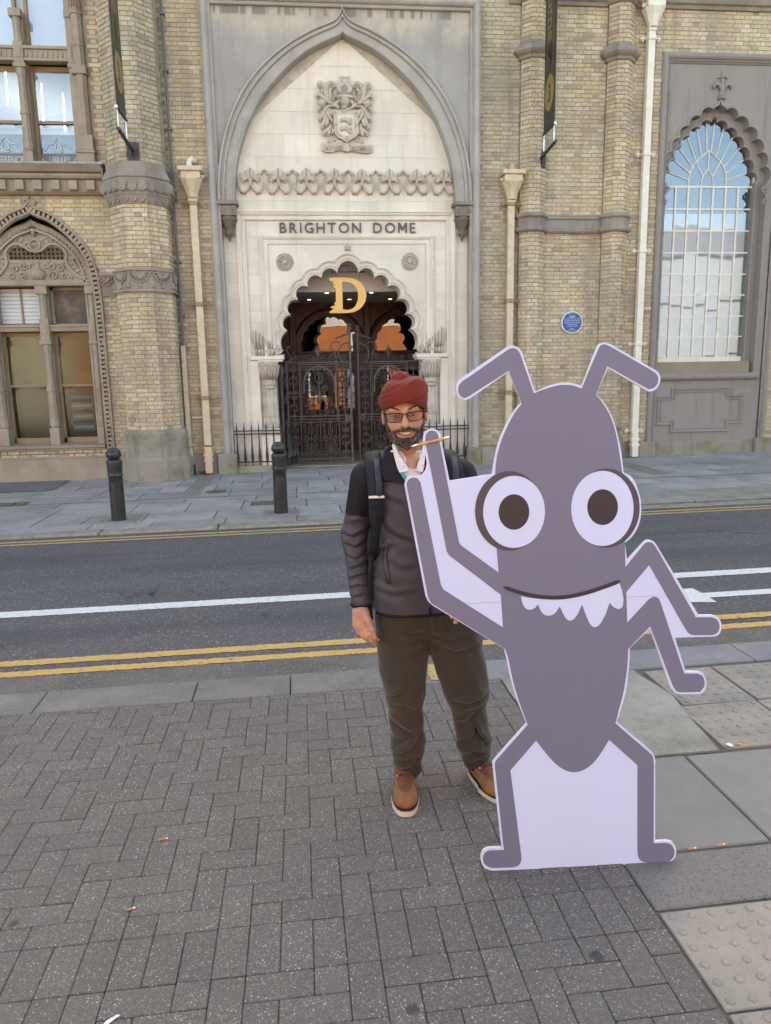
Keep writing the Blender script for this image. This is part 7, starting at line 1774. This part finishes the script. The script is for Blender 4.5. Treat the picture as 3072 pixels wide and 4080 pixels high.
# eyes
for s in (-1, 1):
    ey = mk('eye', hl(ellip(s*.034, -.0765, -.001, .0125, .0125, .0125, 16, 12)), M['eye_white_m'], body, True)
    c = (s*.034+.0003, -.0885, -.0015)
    mk('iris', hl(ellip(c[0], c[1]+.0012, c[2]+.0008, .0066, .0030, .0066, 14, 8)), M['iris'], ey, True)
    lid = []
    for z0, sg in ((.0056, 1), (-.0066, -1)):
        pts = [(s*.034+x, -.0905+x*x*42, -.001+z0*(1-(x/.0155)**2)-(.0012 if sg < 0 else 0)) for x in np.linspace(-.0155, .0155, 9)]
        lid.append(tube(pts, [.0016]+[.0030]*7+[.0016], 7))
        if sg > 0: lid.append(tube([(p[0], p[1]+.0040, p[2]+sg*.0042) for p in pts], [.0025]+[.0042]*7+[.0025], 7))
    mk('eyelid', hl(join(*lid)), M['skin'], body, True)
    mk('lash_line', hl(tube([(s*.034+x, -.0926+x*x*42, -.001+.0046*(1-(x/.0155)**2)) for x in np.linspace(-.015, .015, 9)], .0011, 5)), M['hair_dark'], body)
    mk('eyebrow', hl(tube([(s*.014, -.0915, .0195), (s*.026, -.0900, .0235), (s*.040, -.0825, .0295), (s*.054, -.069, .0285)], [.0016, .0030, .0028, .0010], 8, flat=1.0)), M['hair_dark'], body, True)
# smile
th = []
tl = mk('upper_teeth', hl(tube([(x, -.0835+x*x*9, -.0685+8*x*x) for x in np.linspace(-.029, .029, 9)], .0035, 6)), M['mouth_dark'], body)
for i in range(-5, 5):
    x = (i+.5)*.0060; hgt = .0082-.00045*abs(i+.5); z = -.0650+9.5*x*x
    mk('tooth', hl(xf(box(-.0028, .0028, -.0016, .0016, -hgt, hgt*.75, .0010), Matrix.Translation((x, -.0895+x*x*11, z-.0035)) @ Matrix.Rotation(math.atan(20*x), 4, 'Z'))), M['tooth'], tl)
mk('mouth_cavity', hl(xf(ellip(0, 0, 0, .029, .008, .008, 14, 8), Matrix.Translation((0, -.0775, -.0690)))), M['mouth_dark'], body)
mk('lower_lip', hl(tube([(x, -.0940+x*x*14, -.0850+18*x*x) for x in np.linspace(-.033, .033, 11)], [.0010]+[.0022, .0028, .0033, .0036, .0037, .0036, .0033, .0028, .0022]+[.0010], 8)), M['lip'], body, True)
mk('upper_lip', hl(tube([(x, -.0975+x*x*16, -.0625+8.0*x*x) for x in np.linspace(-.035, .035, 11)], [.0012]+[.0026]*9+[.0012], 7)), M['lip'], body, True)
# beard: a shell over the jaw, a moustache, and loose hairs
def f_beard(X, Y, Z):
    A = np.abs(X)
    top = np.interp(A, [0, .020, .034, .044, .052, .060, .070, .078, .1], [-.0885, -.0885, -.083, -.075, -.068, -.056, -.030, .006, .012])
    nz = .0016*np.sin(X*420+Z*130)*np.sin(Z*390-Y*250)
    d = f_skull(X, Y, Z)-(.0042+nz)-np.clip((-.075-Z)*.16, 0, .0095)
    d = smax(d, (Z-top), .006); d = smax(d, Y-np.interp(Z, [-.15, -.1, -.03, .02], [-.012, .0, -.008, -.014]), .006); d = smax(d, -.142-Z+A*.6-.0, .008)
    mo = s_chain(A, Y, Z, [(0, -.1015, -.0555), (.014, -.1015, -.0555), (.030, -.0950, -.0575), (.0455, -.082, -.063)], [.0046, .0062, .0060, .0042], .004)+nz
    gt = s_chain(A, Y, Z, [(.047, -.080, -.061), (.045, -.076, -.082), (.030, -.084, -.102)], [.0042, .0062, .009], .006)+nz
    return smin(smin(d, mo, .003), gt, .006)
bd = net_obj('beard', f_beard, (-.10, -.125, -.165), (.10, .035, .03), .0026, M['beard'], body, M4=HM)
bv = np.array([v.co for v in bd.data.vertices])+np.array(WPOS[bd.name]); bn = np.array([v.normal for v in bd.data.vertices])
pick = rng.choice(len(bv), min(2600, len(bv)), replace=False)
for nm, frac in (('hair_dark', 0), ('hair_grey', 1)):
    V, F = [], []
    for q in pick[frac::2] if frac == 0 else pick[1::4]:
        p, n = bv[q], bn[q]; dn = np.array([rng.normal(0, .35), rng.normal(0, .2)-.1, -1.0]); dn = dn-n*(dn@n); dn = dn/(np.linalg.norm(dn)+1e-6)
        L = rng.uniform(.006, .013); w = np.cross(n, dn)*.0006; e = p+n*.0032+dn*L+n*rng.uniform(-.001, .003)
        k = len(V); V += [tuple(p-w+n*.0005), tuple(p+w+n*.0005), tuple(e)]; F.append((k, k+1, k+2))
    mk('beard_hair', (V, F), M[nm], body, kind='stuff')
# glasses
gp_ = thing('glasses', 'rectangular dark-rimmed glasses worn by the smiling man', 'glasses', tuple(HP))
for s in (-1, 1):
    c = s*.0395
    rim = [(c+x, -.1015+abs(c+x)*.13+(.0), z) for x, z in smooth_path([(-.0305*1, .0075), (0, .0095), (.0305, .0095), (.0335, .0045), (.029, -.012), (.022, -.0215), (0, -.0245), (-.018, -.0225), (-.027, -.013), (-.0315, .0), (-.0305, .0075)] if s > 0 else [(.0305, .0075), (0, .0095), (-.0305, .0095), (-.0335, .0045), (-.029, -.012), (-.022, -.0215), (0, -.0245), (.018, -.0225), (.027, -.013), (.0315, .0), (.0305, .0075)], 3)]
    r = mk('rim', hl(tube(rim[:-1], .0017, 6, closed=True)), M['specs'], gp_, True)
    top = [p for p in rim[:8]]; mk('brow_bar', hl(tube([(c+s*-.031, -.1025+.01*.13, .0075), (c, -.1020+abs(c)*.13, .0098), (c+s*.034, -.1015+abs(c+s*.034)*.13, .0098)], .0024, 6)), M['specs'], gp_, True)
    mk('lens', hl(([tuple(p) for p in rim[:-1]], [tuple(range(len(rim)-1))])), M['lens'], gp_)
    mk('temple', hl(tube([(c+s*.034, -.0905, .0085), (s*.0795, -.075, .0085), (s*.0865, -.01, .008), (s*.088, .03, -.004)], [.0030, .0028, .0022, .0018], 6)), M['specs'], gp_, True)
mk('bridge', hl(tube([(-.0090, -.1005, .004), (0, -.1035, .0065), (.0090, -.1005, .004)], .0018, 6)), M['specs'], gp_, True)
# turban: overlapping wraps around the head with a knot on top
def f_turban(X, Y, Z):
    X, Y, Z = X/.97, (Y-.015)/.97+.015, (Z-.03)/.965+.03
    def wrapband(tilt, roll, c, r, lo, hi, edge):
        ct, st = math.cos(tilt), math.sin(tilt); cr, sr = math.cos(roll), math.sin(roll)
        y, z = Y-c[1], Z-c[2]; y2, z2 = y*ct-z*st, y*st+z*ct; x = X-c[0]; x2, z3 = x*cr-z2*sr, x*sr+z2*cr
        d = s_ell(x2, y2, z3, (0, 0, 0), r); d = smax(d, z3-hi, edge); return smax(d, lo-z3, edge)
    W = None
    for tilt, roll, c, r, lo, hi in ((.10, .02, (0, .015, .060), (.0930, .1130, .098), -.034, .060), (.02, .26, (0, .014, .070), (.0930, .1150, .088), -.040, .058), (.02, .36, (.0, .012, .066), (.0905, .1130, .085), -.046, -.006),
                                     (.04, .44, (.0, .010, .064), (.0895, .1120, .083), -.050, -.014), (.12, -.10, (-.002, .016, .078), (.0950, .1150, .080), -.052, .050), (.16, -.24, (.004, .018, .088), (.0900, .1100, .066), -.03, .056)):
        q = wrapband(tilt, roll, c, r, lo, hi, .006); W = q if W is None else np.minimum(W, q+.0)
    W = smin(W, s_ell(X, Y, Z, (0, .02, .090), (.085, .102, .056)), .006)
    W = smax(W, Z-(.138-560*(X-.008)**4-2.0*(Y-.01)**2), .006)
    k = s_ell(X, Y, Z, (-.004, .008, .140), (.036, .044, .025))+.0013*np.sin(X*170+Y*90)*np.clip((Z-.142)*60, 0, 1)
    W = smin(W, k, .004)
    st = lambda q, w=.0012: 1/(1+np.exp(-np.clip(q/w, -30, 30)))
    fr = st(.02-Y, .01)
    W = W-.0055*fr*st((.058+(X+.09)*.50+.010*np.sin(X*40))-Z)           # outer wrap ends along a rising edge
    W = W-.0048*fr*st((.070+(X+.09)*.52+.006*np.sin(X*55))-Z)
    W = W-.0052*fr*st(Z-(.046+(X)*.26))*st(X+.03, .02)                  # lower edge of the wrap over the right temple
    W = W+.0010*fr*np.sin((Z-X*.42)*330)*st(Z-(.06+(X+.09)*.5), .01)
    W = smax(W, np.interp(np.abs(X), [0, .03, .06, .08, .1], [.046, .043, .030, .004, -.006])+np.interp(Y, [-.12, -.05, .0, .05, .12], [0, 0, -.012, -.035, -.045])-Z+.05*X*0, .004)
    return W
net_obj('turban', f_turban, (-.11, -.12, -.06), (.11, .145, .18), .0022, M['turban'], body, M4=HM)
for q, (za, zb_) in enumerate(((.050, .020), (.056, .026), (.062, .033))):      # stacked folds above the right temple
    pts = [(.012+.0, -.1015-.0006*q, .0475+.001*q), (.040, -.0935-.0008*q, .044+.004*q), (.064, -.0735-.001*q, .032+.007*q), (.083, -.040, .012+.010*q), (.0915, -.005, -.004+.012*q)]
    mk('turban_fold', hl(tube(smooth_path(pts, 4), [.0015]+[.0042]*15+[.003], 7)), M['turban'], body, True)
# ------------------------------------------------------------------ clothes
def creases(d, X, Y, Z, lines, ymax=2.985):
    """press ridge-and-valley folds into a garment along lines measured on its front (x, z)"""
    m = (np.abs(d) < .03) & (Y < ymax); x, z, y = X[m], Z[m], Y[m]; e = np.zeros_like(x)
    for pts, a, w in lines:
        best = np.full_like(x, 9.0); sg = np.zeros_like(x); tt = np.zeros_like(x); n = len(pts)-1
        for i in range(n):
            (ax, az), (bx, bz) = pts[i], pts[i+1]; dx, dz_ = bx-ax, bz-az; L2 = dx*dx+dz_*dz_
            t = np.clip(((x-ax)*dx+(z-az)*dz_)/L2, 0, 1); px, pz_ = x-ax-t*dx, z-az-t*dz_
            q = np.hypot(px, pz_); s = (dx*(z-az)-dz_*(x-ax))/math.sqrt(L2); u = q < best
            best = np.where(u, q, best); sg = np.where(u, np.where(np.abs(s) > q, s, np.sign(s)*q), sg); tt = np.where(u, (i+t)/n, tt)
        k_ = np.maximum(np.sin(np.clip(tt, 0, 1)*math.pi), 0)**.6*(best < 4*w)
        sd = np.sign(sg)*best
        e -= a*k_*np.exp(-(sd/w)**2); e += .8*a*k_*np.exp(-((sd+1.6*w)/(1.1*w))**2)
    d = d.copy(); d[m] += e.astype(d.dtype); return d
def meas(px0, py0, sc, Y, L): return [(lambda p: (p[0], p[2]))(at(px0+x/sc, py0+y/sc, Y)) for x, y in L]
TR_L = [(meas(1300, 2300, 2.0825, 2.90, L), a*1.3, w*.8) for L, a, w in (
    ([(520, 400), (680, 440), (830, 420)], .006, .012), ([(480, 480), (640, 525), (810, 490)], .007, .013), ([(490, 560), (640, 615), (790, 560)], .006, .013), ([(470, 650), (620, 690), (770, 640)], .004, .013),
    ([(500, 1000), (580, 960), (650, 880)], .009, .014), ([(720, 1090), (790, 1030), (800, 970)], .007, .012), ([(530, 1060), (640, 1030), (760, 1090)], .007, .014), ([(535, 1180), (640, 1235), (755, 1300)], .012, .013), ([(755, 1300), (670, 1420), (590, 1455)], .012, .013),
    ([(550, 1500), (680, 1440), (760, 1340)], .009, .012), ([(560, 1560), (690, 1530), (835, 1490)], .010, .012), ([(590, 1625), (720, 1605), (815, 1580)], .007, .010),
    ([(880, 440), (1000, 490), (1200, 470)], .006, .013), ([(890, 520), (1060, 575), (1260, 520)], .008, .014), ([(930, 620), (1080, 650), (1240, 600)], .004, .013), ([(1040, 1000), (1190, 1015), (1340, 950)], .011, .014), ([(1150, 1080), (1250, 1065), (1330, 1030)], .008, .012),
    ([(1230, 1160), (1290, 1290), (1385, 1430)], .012, .013), ([(1105, 1410), (1200, 1340), (1240, 1200)], .009, .013), ([(1140, 1510), (1250, 1440), (1385, 1500)], .010, .012), ([(1180, 1590), (1280, 1535), (1375, 1540)], .008, .011), ([(1090, 1230), (1170, 1180), (1220, 1090)], .007, .013))]
JK_L = [(meas(1300, 1400, 1.84375, 2.88, L), a*1.0, w*.85) for L, a, w in (
    ([(370, 1220), (460, 1285), (550, 1350)], .007, .014), ([(400, 1180), (500, 1320), (650, 1370)], .007, .015), ([(330, 1560), (390, 1450), (500, 1390)], .006, .015), ([(390, 980), (470, 1060), (600, 1090)], .004, .016), ([(350, 1720), (480, 1760), (650, 1730)], .004, .016), ([(450, 1500), (560, 1560), (680, 1540)], .004, .018),
    ([(110, 1350), (200, 1375), (320, 1320)], .008, .010), ([(125, 1420), (220, 1455), (320, 1400)], .008, .010), ([(140, 1510), (220, 1540), (310, 1490)], .006, .010), ([(140, 1630), (220, 1595), (320, 1560)], .008, .010), ([(145, 1700), (230, 1660), (320, 1640)], .008, .009), ([(155, 1770), (230, 1730), (320, 1735)], .007, .009), ([(170, 1830), (240, 1800), (320, 1800)], .005, .008), ([(150, 1290), (220, 1260), (300, 1240)], .004, .012))]
def folds(X, Y, Z, amp, kz, kx, ph=0.0): return amp*np.sin(Z*kz+X*kx+ph+1.3*np.sin(X*31+Z*17+Y*13))
TZ = [.78, .83, .90, 1.0, 1.1, 1.2, 1.3, 1.36, 1.41, 1.46, 1.50]
TC = [.420, .420, .421, .424, .425, .424, .420, .412, .404, .398, .396]
TW = [.180, .182, .186, .188, .180, .182, .188, .186, .165, .115, .085]
TD = [.128, .128, .130, .133, .130, .132, .134, .128, .112, .090, .078]
SEAM = lambda X, Y, Z: np.where(np.abs(X-.415) > .165, 1.235+(np.abs(X-.415)-.2)*.1, 1.385-.0*X)
SHR, ELR, WRR = (.222, 2.99, 1.385), (.1685, 3.02, 1.145), (.187, 2.95, .885)
SHL, ELL, WRL = (.618, 2.99, 1.385), (.70, 2.87, 1.13), (LH[0]+.10, LH[1]+.15, LH[2]+.10)
def f_torso(X, Y, Z):
    c, w, d_ = np.interp(Z, TZ, TC), np.interp(Z, TZ, TW), np.interp(Z, TZ, TD)
    x, y = (X-c)/w, (Y-2.985)/d_
    p = (np.abs(x)**2.5+np.abs(y)**2.5)**(1/2.5)
    return (p-1)*d_
def f_jacket(X, Y, Z):
    d = f_torso(X, Y, Z); d = smax(d, Z-1.475, .02)
    cut = (Z-1.372)-np.abs(X-.398)*1.25; d = smax(d, np.where(Y < 2.96, np.minimum(cut*.6, .06), -1), .003)
    d = smax(d, .832+.0*X-Z, .004)
    d = d+folds(X, Y, Z, .0016, 34, 22)*np.clip((1.42-Z)*4, 0, 1)
    sh = s_cap(X, Y, Z, (.30, 2.99, 1.41), (.235, 2.99, 1.395), .062, .060, .95); sh = smin(sh, s_cap(X, Y, Z, (.52, 2.99, 1.41), (.605, 2.99, 1.395), .062, .060, .95), .02)
    d = smin(d, sh, .05)
    def arm(S, E, W, r):
        q = s_chain(X, Y, Z, [S, E, W], r, .03)
        t = np.clip((S[2]-Z)/(S[2]-W[2]), 0, 1)
        return q+.45*(.0042*np.sin(Z*57+X*34+2.4*np.sin(Y*33+Z*19+X*21))+.0030*np.sin(Z*101-X*80+Y*60+1.7*np.sin(Z*37)))*np.clip(t*1.6-.25, 0, 1)
    a = arm(SHR, ELR, WRR, [.064, .050, .041]); a = smax(a, .868+.0*X-Z, .004)
    b = arm(SHL, ELL, WRL, [.064, .051, .042])
    return creases(smin(smin(d, a, .022), b, .022), X, Y, Z, JK_L, 3.0)
def jmat(x, y, z): return np.where(z > SEAM(x, y, z), 1, 0).astype(int)
jk = net_obj('jacket', f_jacket, (.08, 2.52, .80), (.80, 3.17, 1.50), .0054, [M['jacket_grey'], M['jacket_black']], man, fm=jmat)
mk('sleeve_cuff', tube([(.187+.037*math.cos(a), 2.951+.035*math.sin(a), .869+.004*math.sin(3*a)) for a in np.linspace(0, 2*math.pi, 25)[:-1]], .0075, 7, closed=True), M['jacket_black'], jk, True)
def tsurf(x, z, off=0.0):                 # point on the front of the jacket
    c, w, d_ = np.interp(z, TZ, TC), np.interp(z, TZ, TW), np.interp(z, TZ, TD)
    q = min(.98, abs((x-c)/w)); return (x, 2.985-d_*(1-q**2.5)**(1/2.5)-off, z)
mk('hem', tube([tsurf(x, .834, -.002) for x in np.linspace(.25, .59, 22)], .006, 6), M['jacket_black'], jk, True)
for dx in (0, .016): mk('pocket_zip', tube([tsurf(.275+dx, 1.145, .002), tsurf(.272+dx, 1.08, .003), tsurf(.279+dx*1.1, 1.02, .003), tsurf(.292+dx*.6, .97, .002)], .0032, 6), M['jacket_grey'], jk, True)
mk('zip', join(tube([tsurf(.463, z, .002) for z in np.linspace(.835, .87, 6)], .006, 6), tube([tsurf(.463, .865, .006), tsurf(.463, .84, .01)], .004, 5)), M['jacket_black'], jk, True)
# stand-up collar, open at the front
def ring_surface(pts_lo, pts_hi, th=.006):
    V, F = [], []; n = len(pts_lo)
    for a, b in zip(pts_lo, pts_hi):
        a, b = Vector(a), Vector(b); o = Vector((a.x-.395, a.y-2.985, 0)).normalized()*th
        m_ = (a+b)/2+o*.3
        V += [tuple(a), tuple(m_), tuple(b), tuple(b+o), tuple(m_+o), tuple(a+o)]
    for i in range(n-1):
        for k_ in range(6): F.append((i*6+k_, (i+1)*6+k_, (i+1)*6+(k_+1) % 6, i*6+(k_+1) % 6))
    F += [tuple(range(6)), tuple(reversed(range((n-1)*6, n*6)))]
    return V, F
angs = np.linspace(rad(-58), rad(238), 34)   # around the back, from the right front to the left front
def cpt(a, r, z, ry=.9): return (.396+r*math.cos(a), 2.985+r*ry*math.sin(a), z)
lo_p = [cpt(a, .100, 1.425-.03*max(0, -math.sin(a))) for a in angs]; hi_p = [cpt(a, .084+.012*max(0, -math.sin(a)), 1.505+.012*math.sin(a)-.0*a) for a in angs]
mk('jacket_collar', ring_surface(lo_p, hi_p, .010), M['jacket_black'], jk, True)
# collar lapels falling open down to the zip
def flap(pts, mat, name, par, th=.006):
    P = [Vector(p) for p in pts]; n = len(P); V = [tuple(p) for p in P]+[tuple(p+Vector((0, th, 0))) for p in P]
    T = tessellate_polygon([P]); F = [tuple(t) for t in T]+[tuple(n+i for i in reversed(t)) for t in T]+[(i, (i+1) % n, n+(i+1) % n, n+i) for i in range(n)]
    return mk(name, (V, F), mat, par)
flap([(.300, 2.905, 1.516), (.316, 2.892, 1.496), (.330, 2.872, 1.450), (.348, 2.858, 1.412), (.388, 2.848, 1.376), (.345, 2.849, 1.384), (.283, 2.856, 1.398), (.270, 2.878, 1.440)], M['jacket_black'], 'lapel', jk)
flap([(.496, 2.905, 1.514), (.480, 2.892, 1.494), (.464, 2.868, 1.446), (.446, 2.856, 1.410), (.404, 2.848, 1.376), (.445, 2.849, 1.384), (.508, 2.856, 1.398), (.520, 2.878, 1.440)], M['jacket_black'], 'lapel', jk)
flap([(.336, 2.872, 1.442), (.352, 2.866, 1.428), (.372, 2.858, 1.40), (.384, 2.8515, 1.382), (.362, 2.8525, 1.398), (.345, 2.862, 1.425)], M['teal'], 'collar_lining', jk)
# shirt and its collar
def f_shirt(X, Y, Z):
    d = s_chain(X, Y, Z, [(.395, 2.975, 1.30), (.392, 2.972, 1.40), (.385, 2.975, 1.47)], [.110, .098, .066], .03, .95)
    cut = (Z-1.432)-np.abs(X-.402)*1.9                # open neck
    d = smax(d, np.where(Y < 2.94, cut*.42, -1), .003); return smax(d, Z-1.50, .003)
st = net_obj('shirt', f_shirt, (.28, 2.85, 1.30), (.52, 3.09, 1.52), .0045, M['shirt'], man)
for s in (-1, 1):
    cx = .391
    flap([(cx+s*.012+.008, 2.864, 1.428), (cx+s*.026+.004, 2.872, 1.456), (cx+s*.046, 2.892, 1.496), (cx+s*.058, 2.914, 1.536), (cx+s*.066, 2.928, 1.526), (cx+s*.062, 2.896, 1.486), (cx+s*.054, 2.868, 1.446), (cx+s*.046, 2.856, 1.424)], M['shirt'], 'shirt_collar', st, .005)
for z in (1.400, 1.385): mk('shirt_button', ellip(.398, 2.858-.004, z, .005, .003, .005, 8, 5), M['tooth'], st, True)
# trousers
RL = [(.352, 2.985, .80), (.364, 2.985, .66), (.364, 2.98, .57), (.372, 2.975, .45), (.372, 2.98, .33), (.384, 2.99, .21), (.379, 3.0, .065)]; RLr = [.105, .100, .092, .074, .064, .064, .058]
LL = [(.565, 2.985, .80), (.588, 2.985, .68), (.617, 2.98, .55), (.640, 2.975, .44), (.658, 2.985, .30), (.676, 3.00, .20), (.700, 3.02, .065)]; LLr = [.112, .108, .097, .086, .064, .066, .060]
def f_trousers(X, Y, Z):
    p = s_ell(X, Y, Z, (.456, 2.985, .85), (.19, .112, .16))
    def leg(P, r, ph):
        q = s_chain(X, Y, Z, P, r, .05, .95)
        lowm = np.clip((.34-Z)*5, 0, 1); kn = np.exp(-((Z-.42)/.08)**2); hip = np.exp(-((Z-.66)/.07)**2)
        q = q+lowm*(.0030*np.sin(Z*78+X*26*ph+1.1*np.sin(X*50+Y*30))+.0015*np.sin(Z*150-X*60))+kn*.002*np.sin(Z*64-X*44*ph+Y*20)+hip*.0012*np.sin(Z*85+X*30*ph)
        return q+.0022*np.sin(Z*30+X*70+Y*24)
    a, b = leg(RL, RLr, 1), leg(LL, LLr, -1)
    d = np.minimum(smin(p, a, .03), smin(p, b, .03))
    d = smax(d, .052+.010*np.sin(X*60)+.012*np.clip((Y-2.98)*-6, 0, 1)-Z, .004); return creases(smax(d, Z-.90, .005), X, Y, Z, TR_L, 2.99)
tr_ = net_obj('trousers', f_trousers, (.20, 2.80, .02), (.80, 3.16, .92), .0052, M['trouser'], man)
mk('fly_seam', tube([(.466, 2.847, .83), (.468, 2.846, .80), (.472, 2.852, .755)], .0022, 5), M['trouser'], tr_)
mk('pocket_seam', tube([(.505, 2.85, .83), (.50, 2.848, .80), (.51, 2.850, .785), (.53, 2.852, .782)], .002, 5), M['trouser'], tr_)
for P, s in ((RL, 1), (LL, -1)):
    mk('leg_seam', tube([(p[0]+s*r*.62, p[1]-r*.80, p[2]) for p, r in list(zip(P, RLr))[1:]], .0016, 5), M['trouser'], tr_)
# shoes
def shoe(hx, hy, tx, ty, label):
    H, T = Vector((hx, hy, 0)), Vector((tx, ty, 0)); L = (T-H).length; f = (T-H)/L; r = Vector((f.y, -f.x, 0))
    Mx = Matrix(((r.x, f.x, 0, hx), (r.y, f.y, 0, hy), (0, 0, 1, .004), (0, 0, 0, 1)))
    k = L/.29
    def f_up(X, Y, Z):
        d = s_ell(X, Y, Z, (0, .055*k, .055), (.038, .058, .052))
        d = smin(d, s_ell(X, Y, Z, (0, .13*k, .050), (.045, .08, .048)), .03)
        d = smin(d, s_ell(X, Y, Z, (.003, .215*k, .040), (.054, .075, .042)), .03)
        d = smin(d, s_cap(X, Y, Z, (0, .065*k, .07), (0, .05*k, .115), .040, .040), .02)
        return smax(d, .022-Z, .003)
    s = net_obj('shoe', f_up, (-.075, -.03, .0), (.08, .31, .15), .0042, [M['leather'], M['leather_red']], man, fm=lambda x, y, z: np.where((z > .078) | ((np.abs(x) < .028) & (z > .062) & (y < .20)), 1, 0), M4=Mx)
    out = []
    for a in np.linspace(0, 2*math.pi, 41)[:-1]:
        y = .145*k+.155*k*math.sin(a); w = .056 if y > .15 else .047
        w *= 1+.08*math.sin((y-.1)*9); sx = math.copysign(abs(math.cos(a))**.72, math.cos(a)); out.append((w*sx+.002, y))
    n = len(out)
    def slab(sc, z0, z1):
        V = [tuple(Mx @ Vector((x*sc, (y-.145*k)*sc+.145*k, z))) for z in (z0, z1) for x, y in out]
        return V, [(i, (i+1) % n, n+(i+1) % n, n+i) for i in range(n)]+[tuple(range(n, 2*n)), tuple(reversed(range(n)))]
    mk('shoe_sole', slab(1.02, .0, .022), M['sole'], s); mk('shoe_welt', slab(1.0, .022, .028), M['welt'], s)
    for i in range(3):
        y = (.135+.022*i)*k; z = .108-.013*i
        mk('lace', tube([tuple(Mx @ Vector(p)) for p in ((-.030, y, z-.018), (-.012, y+.004, z), (.012, y+.004, z), (.030, y, z-.018))], .0034, 6), M['leather_red'], s, True)
        for q in (-1, 1): mk('eyelet', ellip(*(Mx @ Vector((q*.031, y-.002, z-.019))), .004, .004, .004, 7, 4), M['steel'], s)
shoe(.368, 3.055, .344, 2.770, '')
shoe(.688, 3.075, .765, 2.805, '')
# ------------------------------------------------------------------ backpack
bpk = thing('backpack', 'dark backpack worn by the man, its padded straps over both shoulders', 'backpack', (.42, 3.16, 1.2))
def f_pack(X, Y, Z):
    x, y, z = np.abs(X-.44)-.155, np.abs(Y-3.20)-.075, np.abs(Z-1.20)-.23
    q = np.sqrt(np.maximum(x, 0)**2+np.maximum(y, 0)**2+np.maximum(z, 0)**2)+np.minimum(np.maximum(x, np.maximum(y, z)), 0)-.045
    return q+.004*np.sin(Z*30+X*25)
net_obj('bag', f_pack, (.22, 3.06, .90), (.66, 3.36, 1.50), .012, M['pack'], bpk)
def strap(side):
    if side < 0: path = [(.262, 3.06, 1.478), (.250, 2.99, 1.480), (.246, 2.925, 1.455), (.249, 2.88, 1.40), (.252, 2.860, 1.33), (.252, 2.862, 1.24), (.244, 2.878, 1.15), (.236, 2.92, 1.08), (.228, 3.0, 1.03)]
    else: path = [(.540, 3.06, 1.478), (.560, 2.99, 1.480), (.572, 2.925, 1.455), (.578, 2.88, 1.40), (.580, 2.862, 1.33), (.582, 2.866, 1.24), (.588, 2.878, 1.15), (.597, 2.92, 1.08), (.605, 3.0, 1.03)]
    P = smooth_path(path, 4); n = len(P); V, F = [], []
    for i, p in enumerate(P):
        w = .031 if i < n*.62 else .020
        q = Vector(p); cdir = Vector((q.x-.405, q.y-2.985, 0)); 
        up = Vector(P[min(i+1, n-1)])-Vector(P[max(i-1, 0)]); up.normalize()
        nrm = Vector((0, -1, .0)) if q.z < 1.42 else Vector((0, -.3, 1)); nrm = (nrm-up*nrm.dot(up)).normalized(); sd = up.cross(nrm).normalized()
        for a, b in ((-1, -.3), (-.92, 1), (.92, 1), (1, -.3)): V.append(tuple(q+sd*w*a+nrm*.009*b))
    for i in range(n-1):
        for k_ in range(4): F.append((i*4+k_, (i+1)*4+k_, (i+1)*4+(k_+1) % 4, i*4+(k_+1) % 4))
    s = mk('shoulder_strap', (V, F), M['pack'], bpk, True)
    x = .252 if side < 0 else .582
    mk('strap_webbing', join(tube([(x+side*-.012, 2.846, 1.33), (x+side*-.012, 2.852, 1.38), (x+side*-.010, 2.878, 1.43), (x+side*-.008, 2.93, 1.472)], .013, 8, flat=.35, up=(0, -1, .4))), M['strap'], s, True)
    mk('reflective_tape', box(x-.031, x+.031, 2.842, 2.852, 1.327, 1.337, .002), M['paper'], s)
    mk('strap_clip', join(box(x-.02, x+.02, 2.838, 2.852, 1.285, 1.315, .004), tube([(x+.010*math.cos(a), 2.836, 1.297+.010*math.sin(a)) for a in np.linspace(0, 2*math.pi, 13)[:-1]], .0018, 5, closed=True)), M['pack'], s)
    mk('loose_strap', tube([(x+side*.02, 2.905, 1.10), (x+side*.026, 2.93, .98), (x+side*.028, 2.94, .84), (x+side*.026, 2.945, .80)], .012, 6, flat=.3), M['pack'], s, True)
    return s
strap(-1); strap(1)
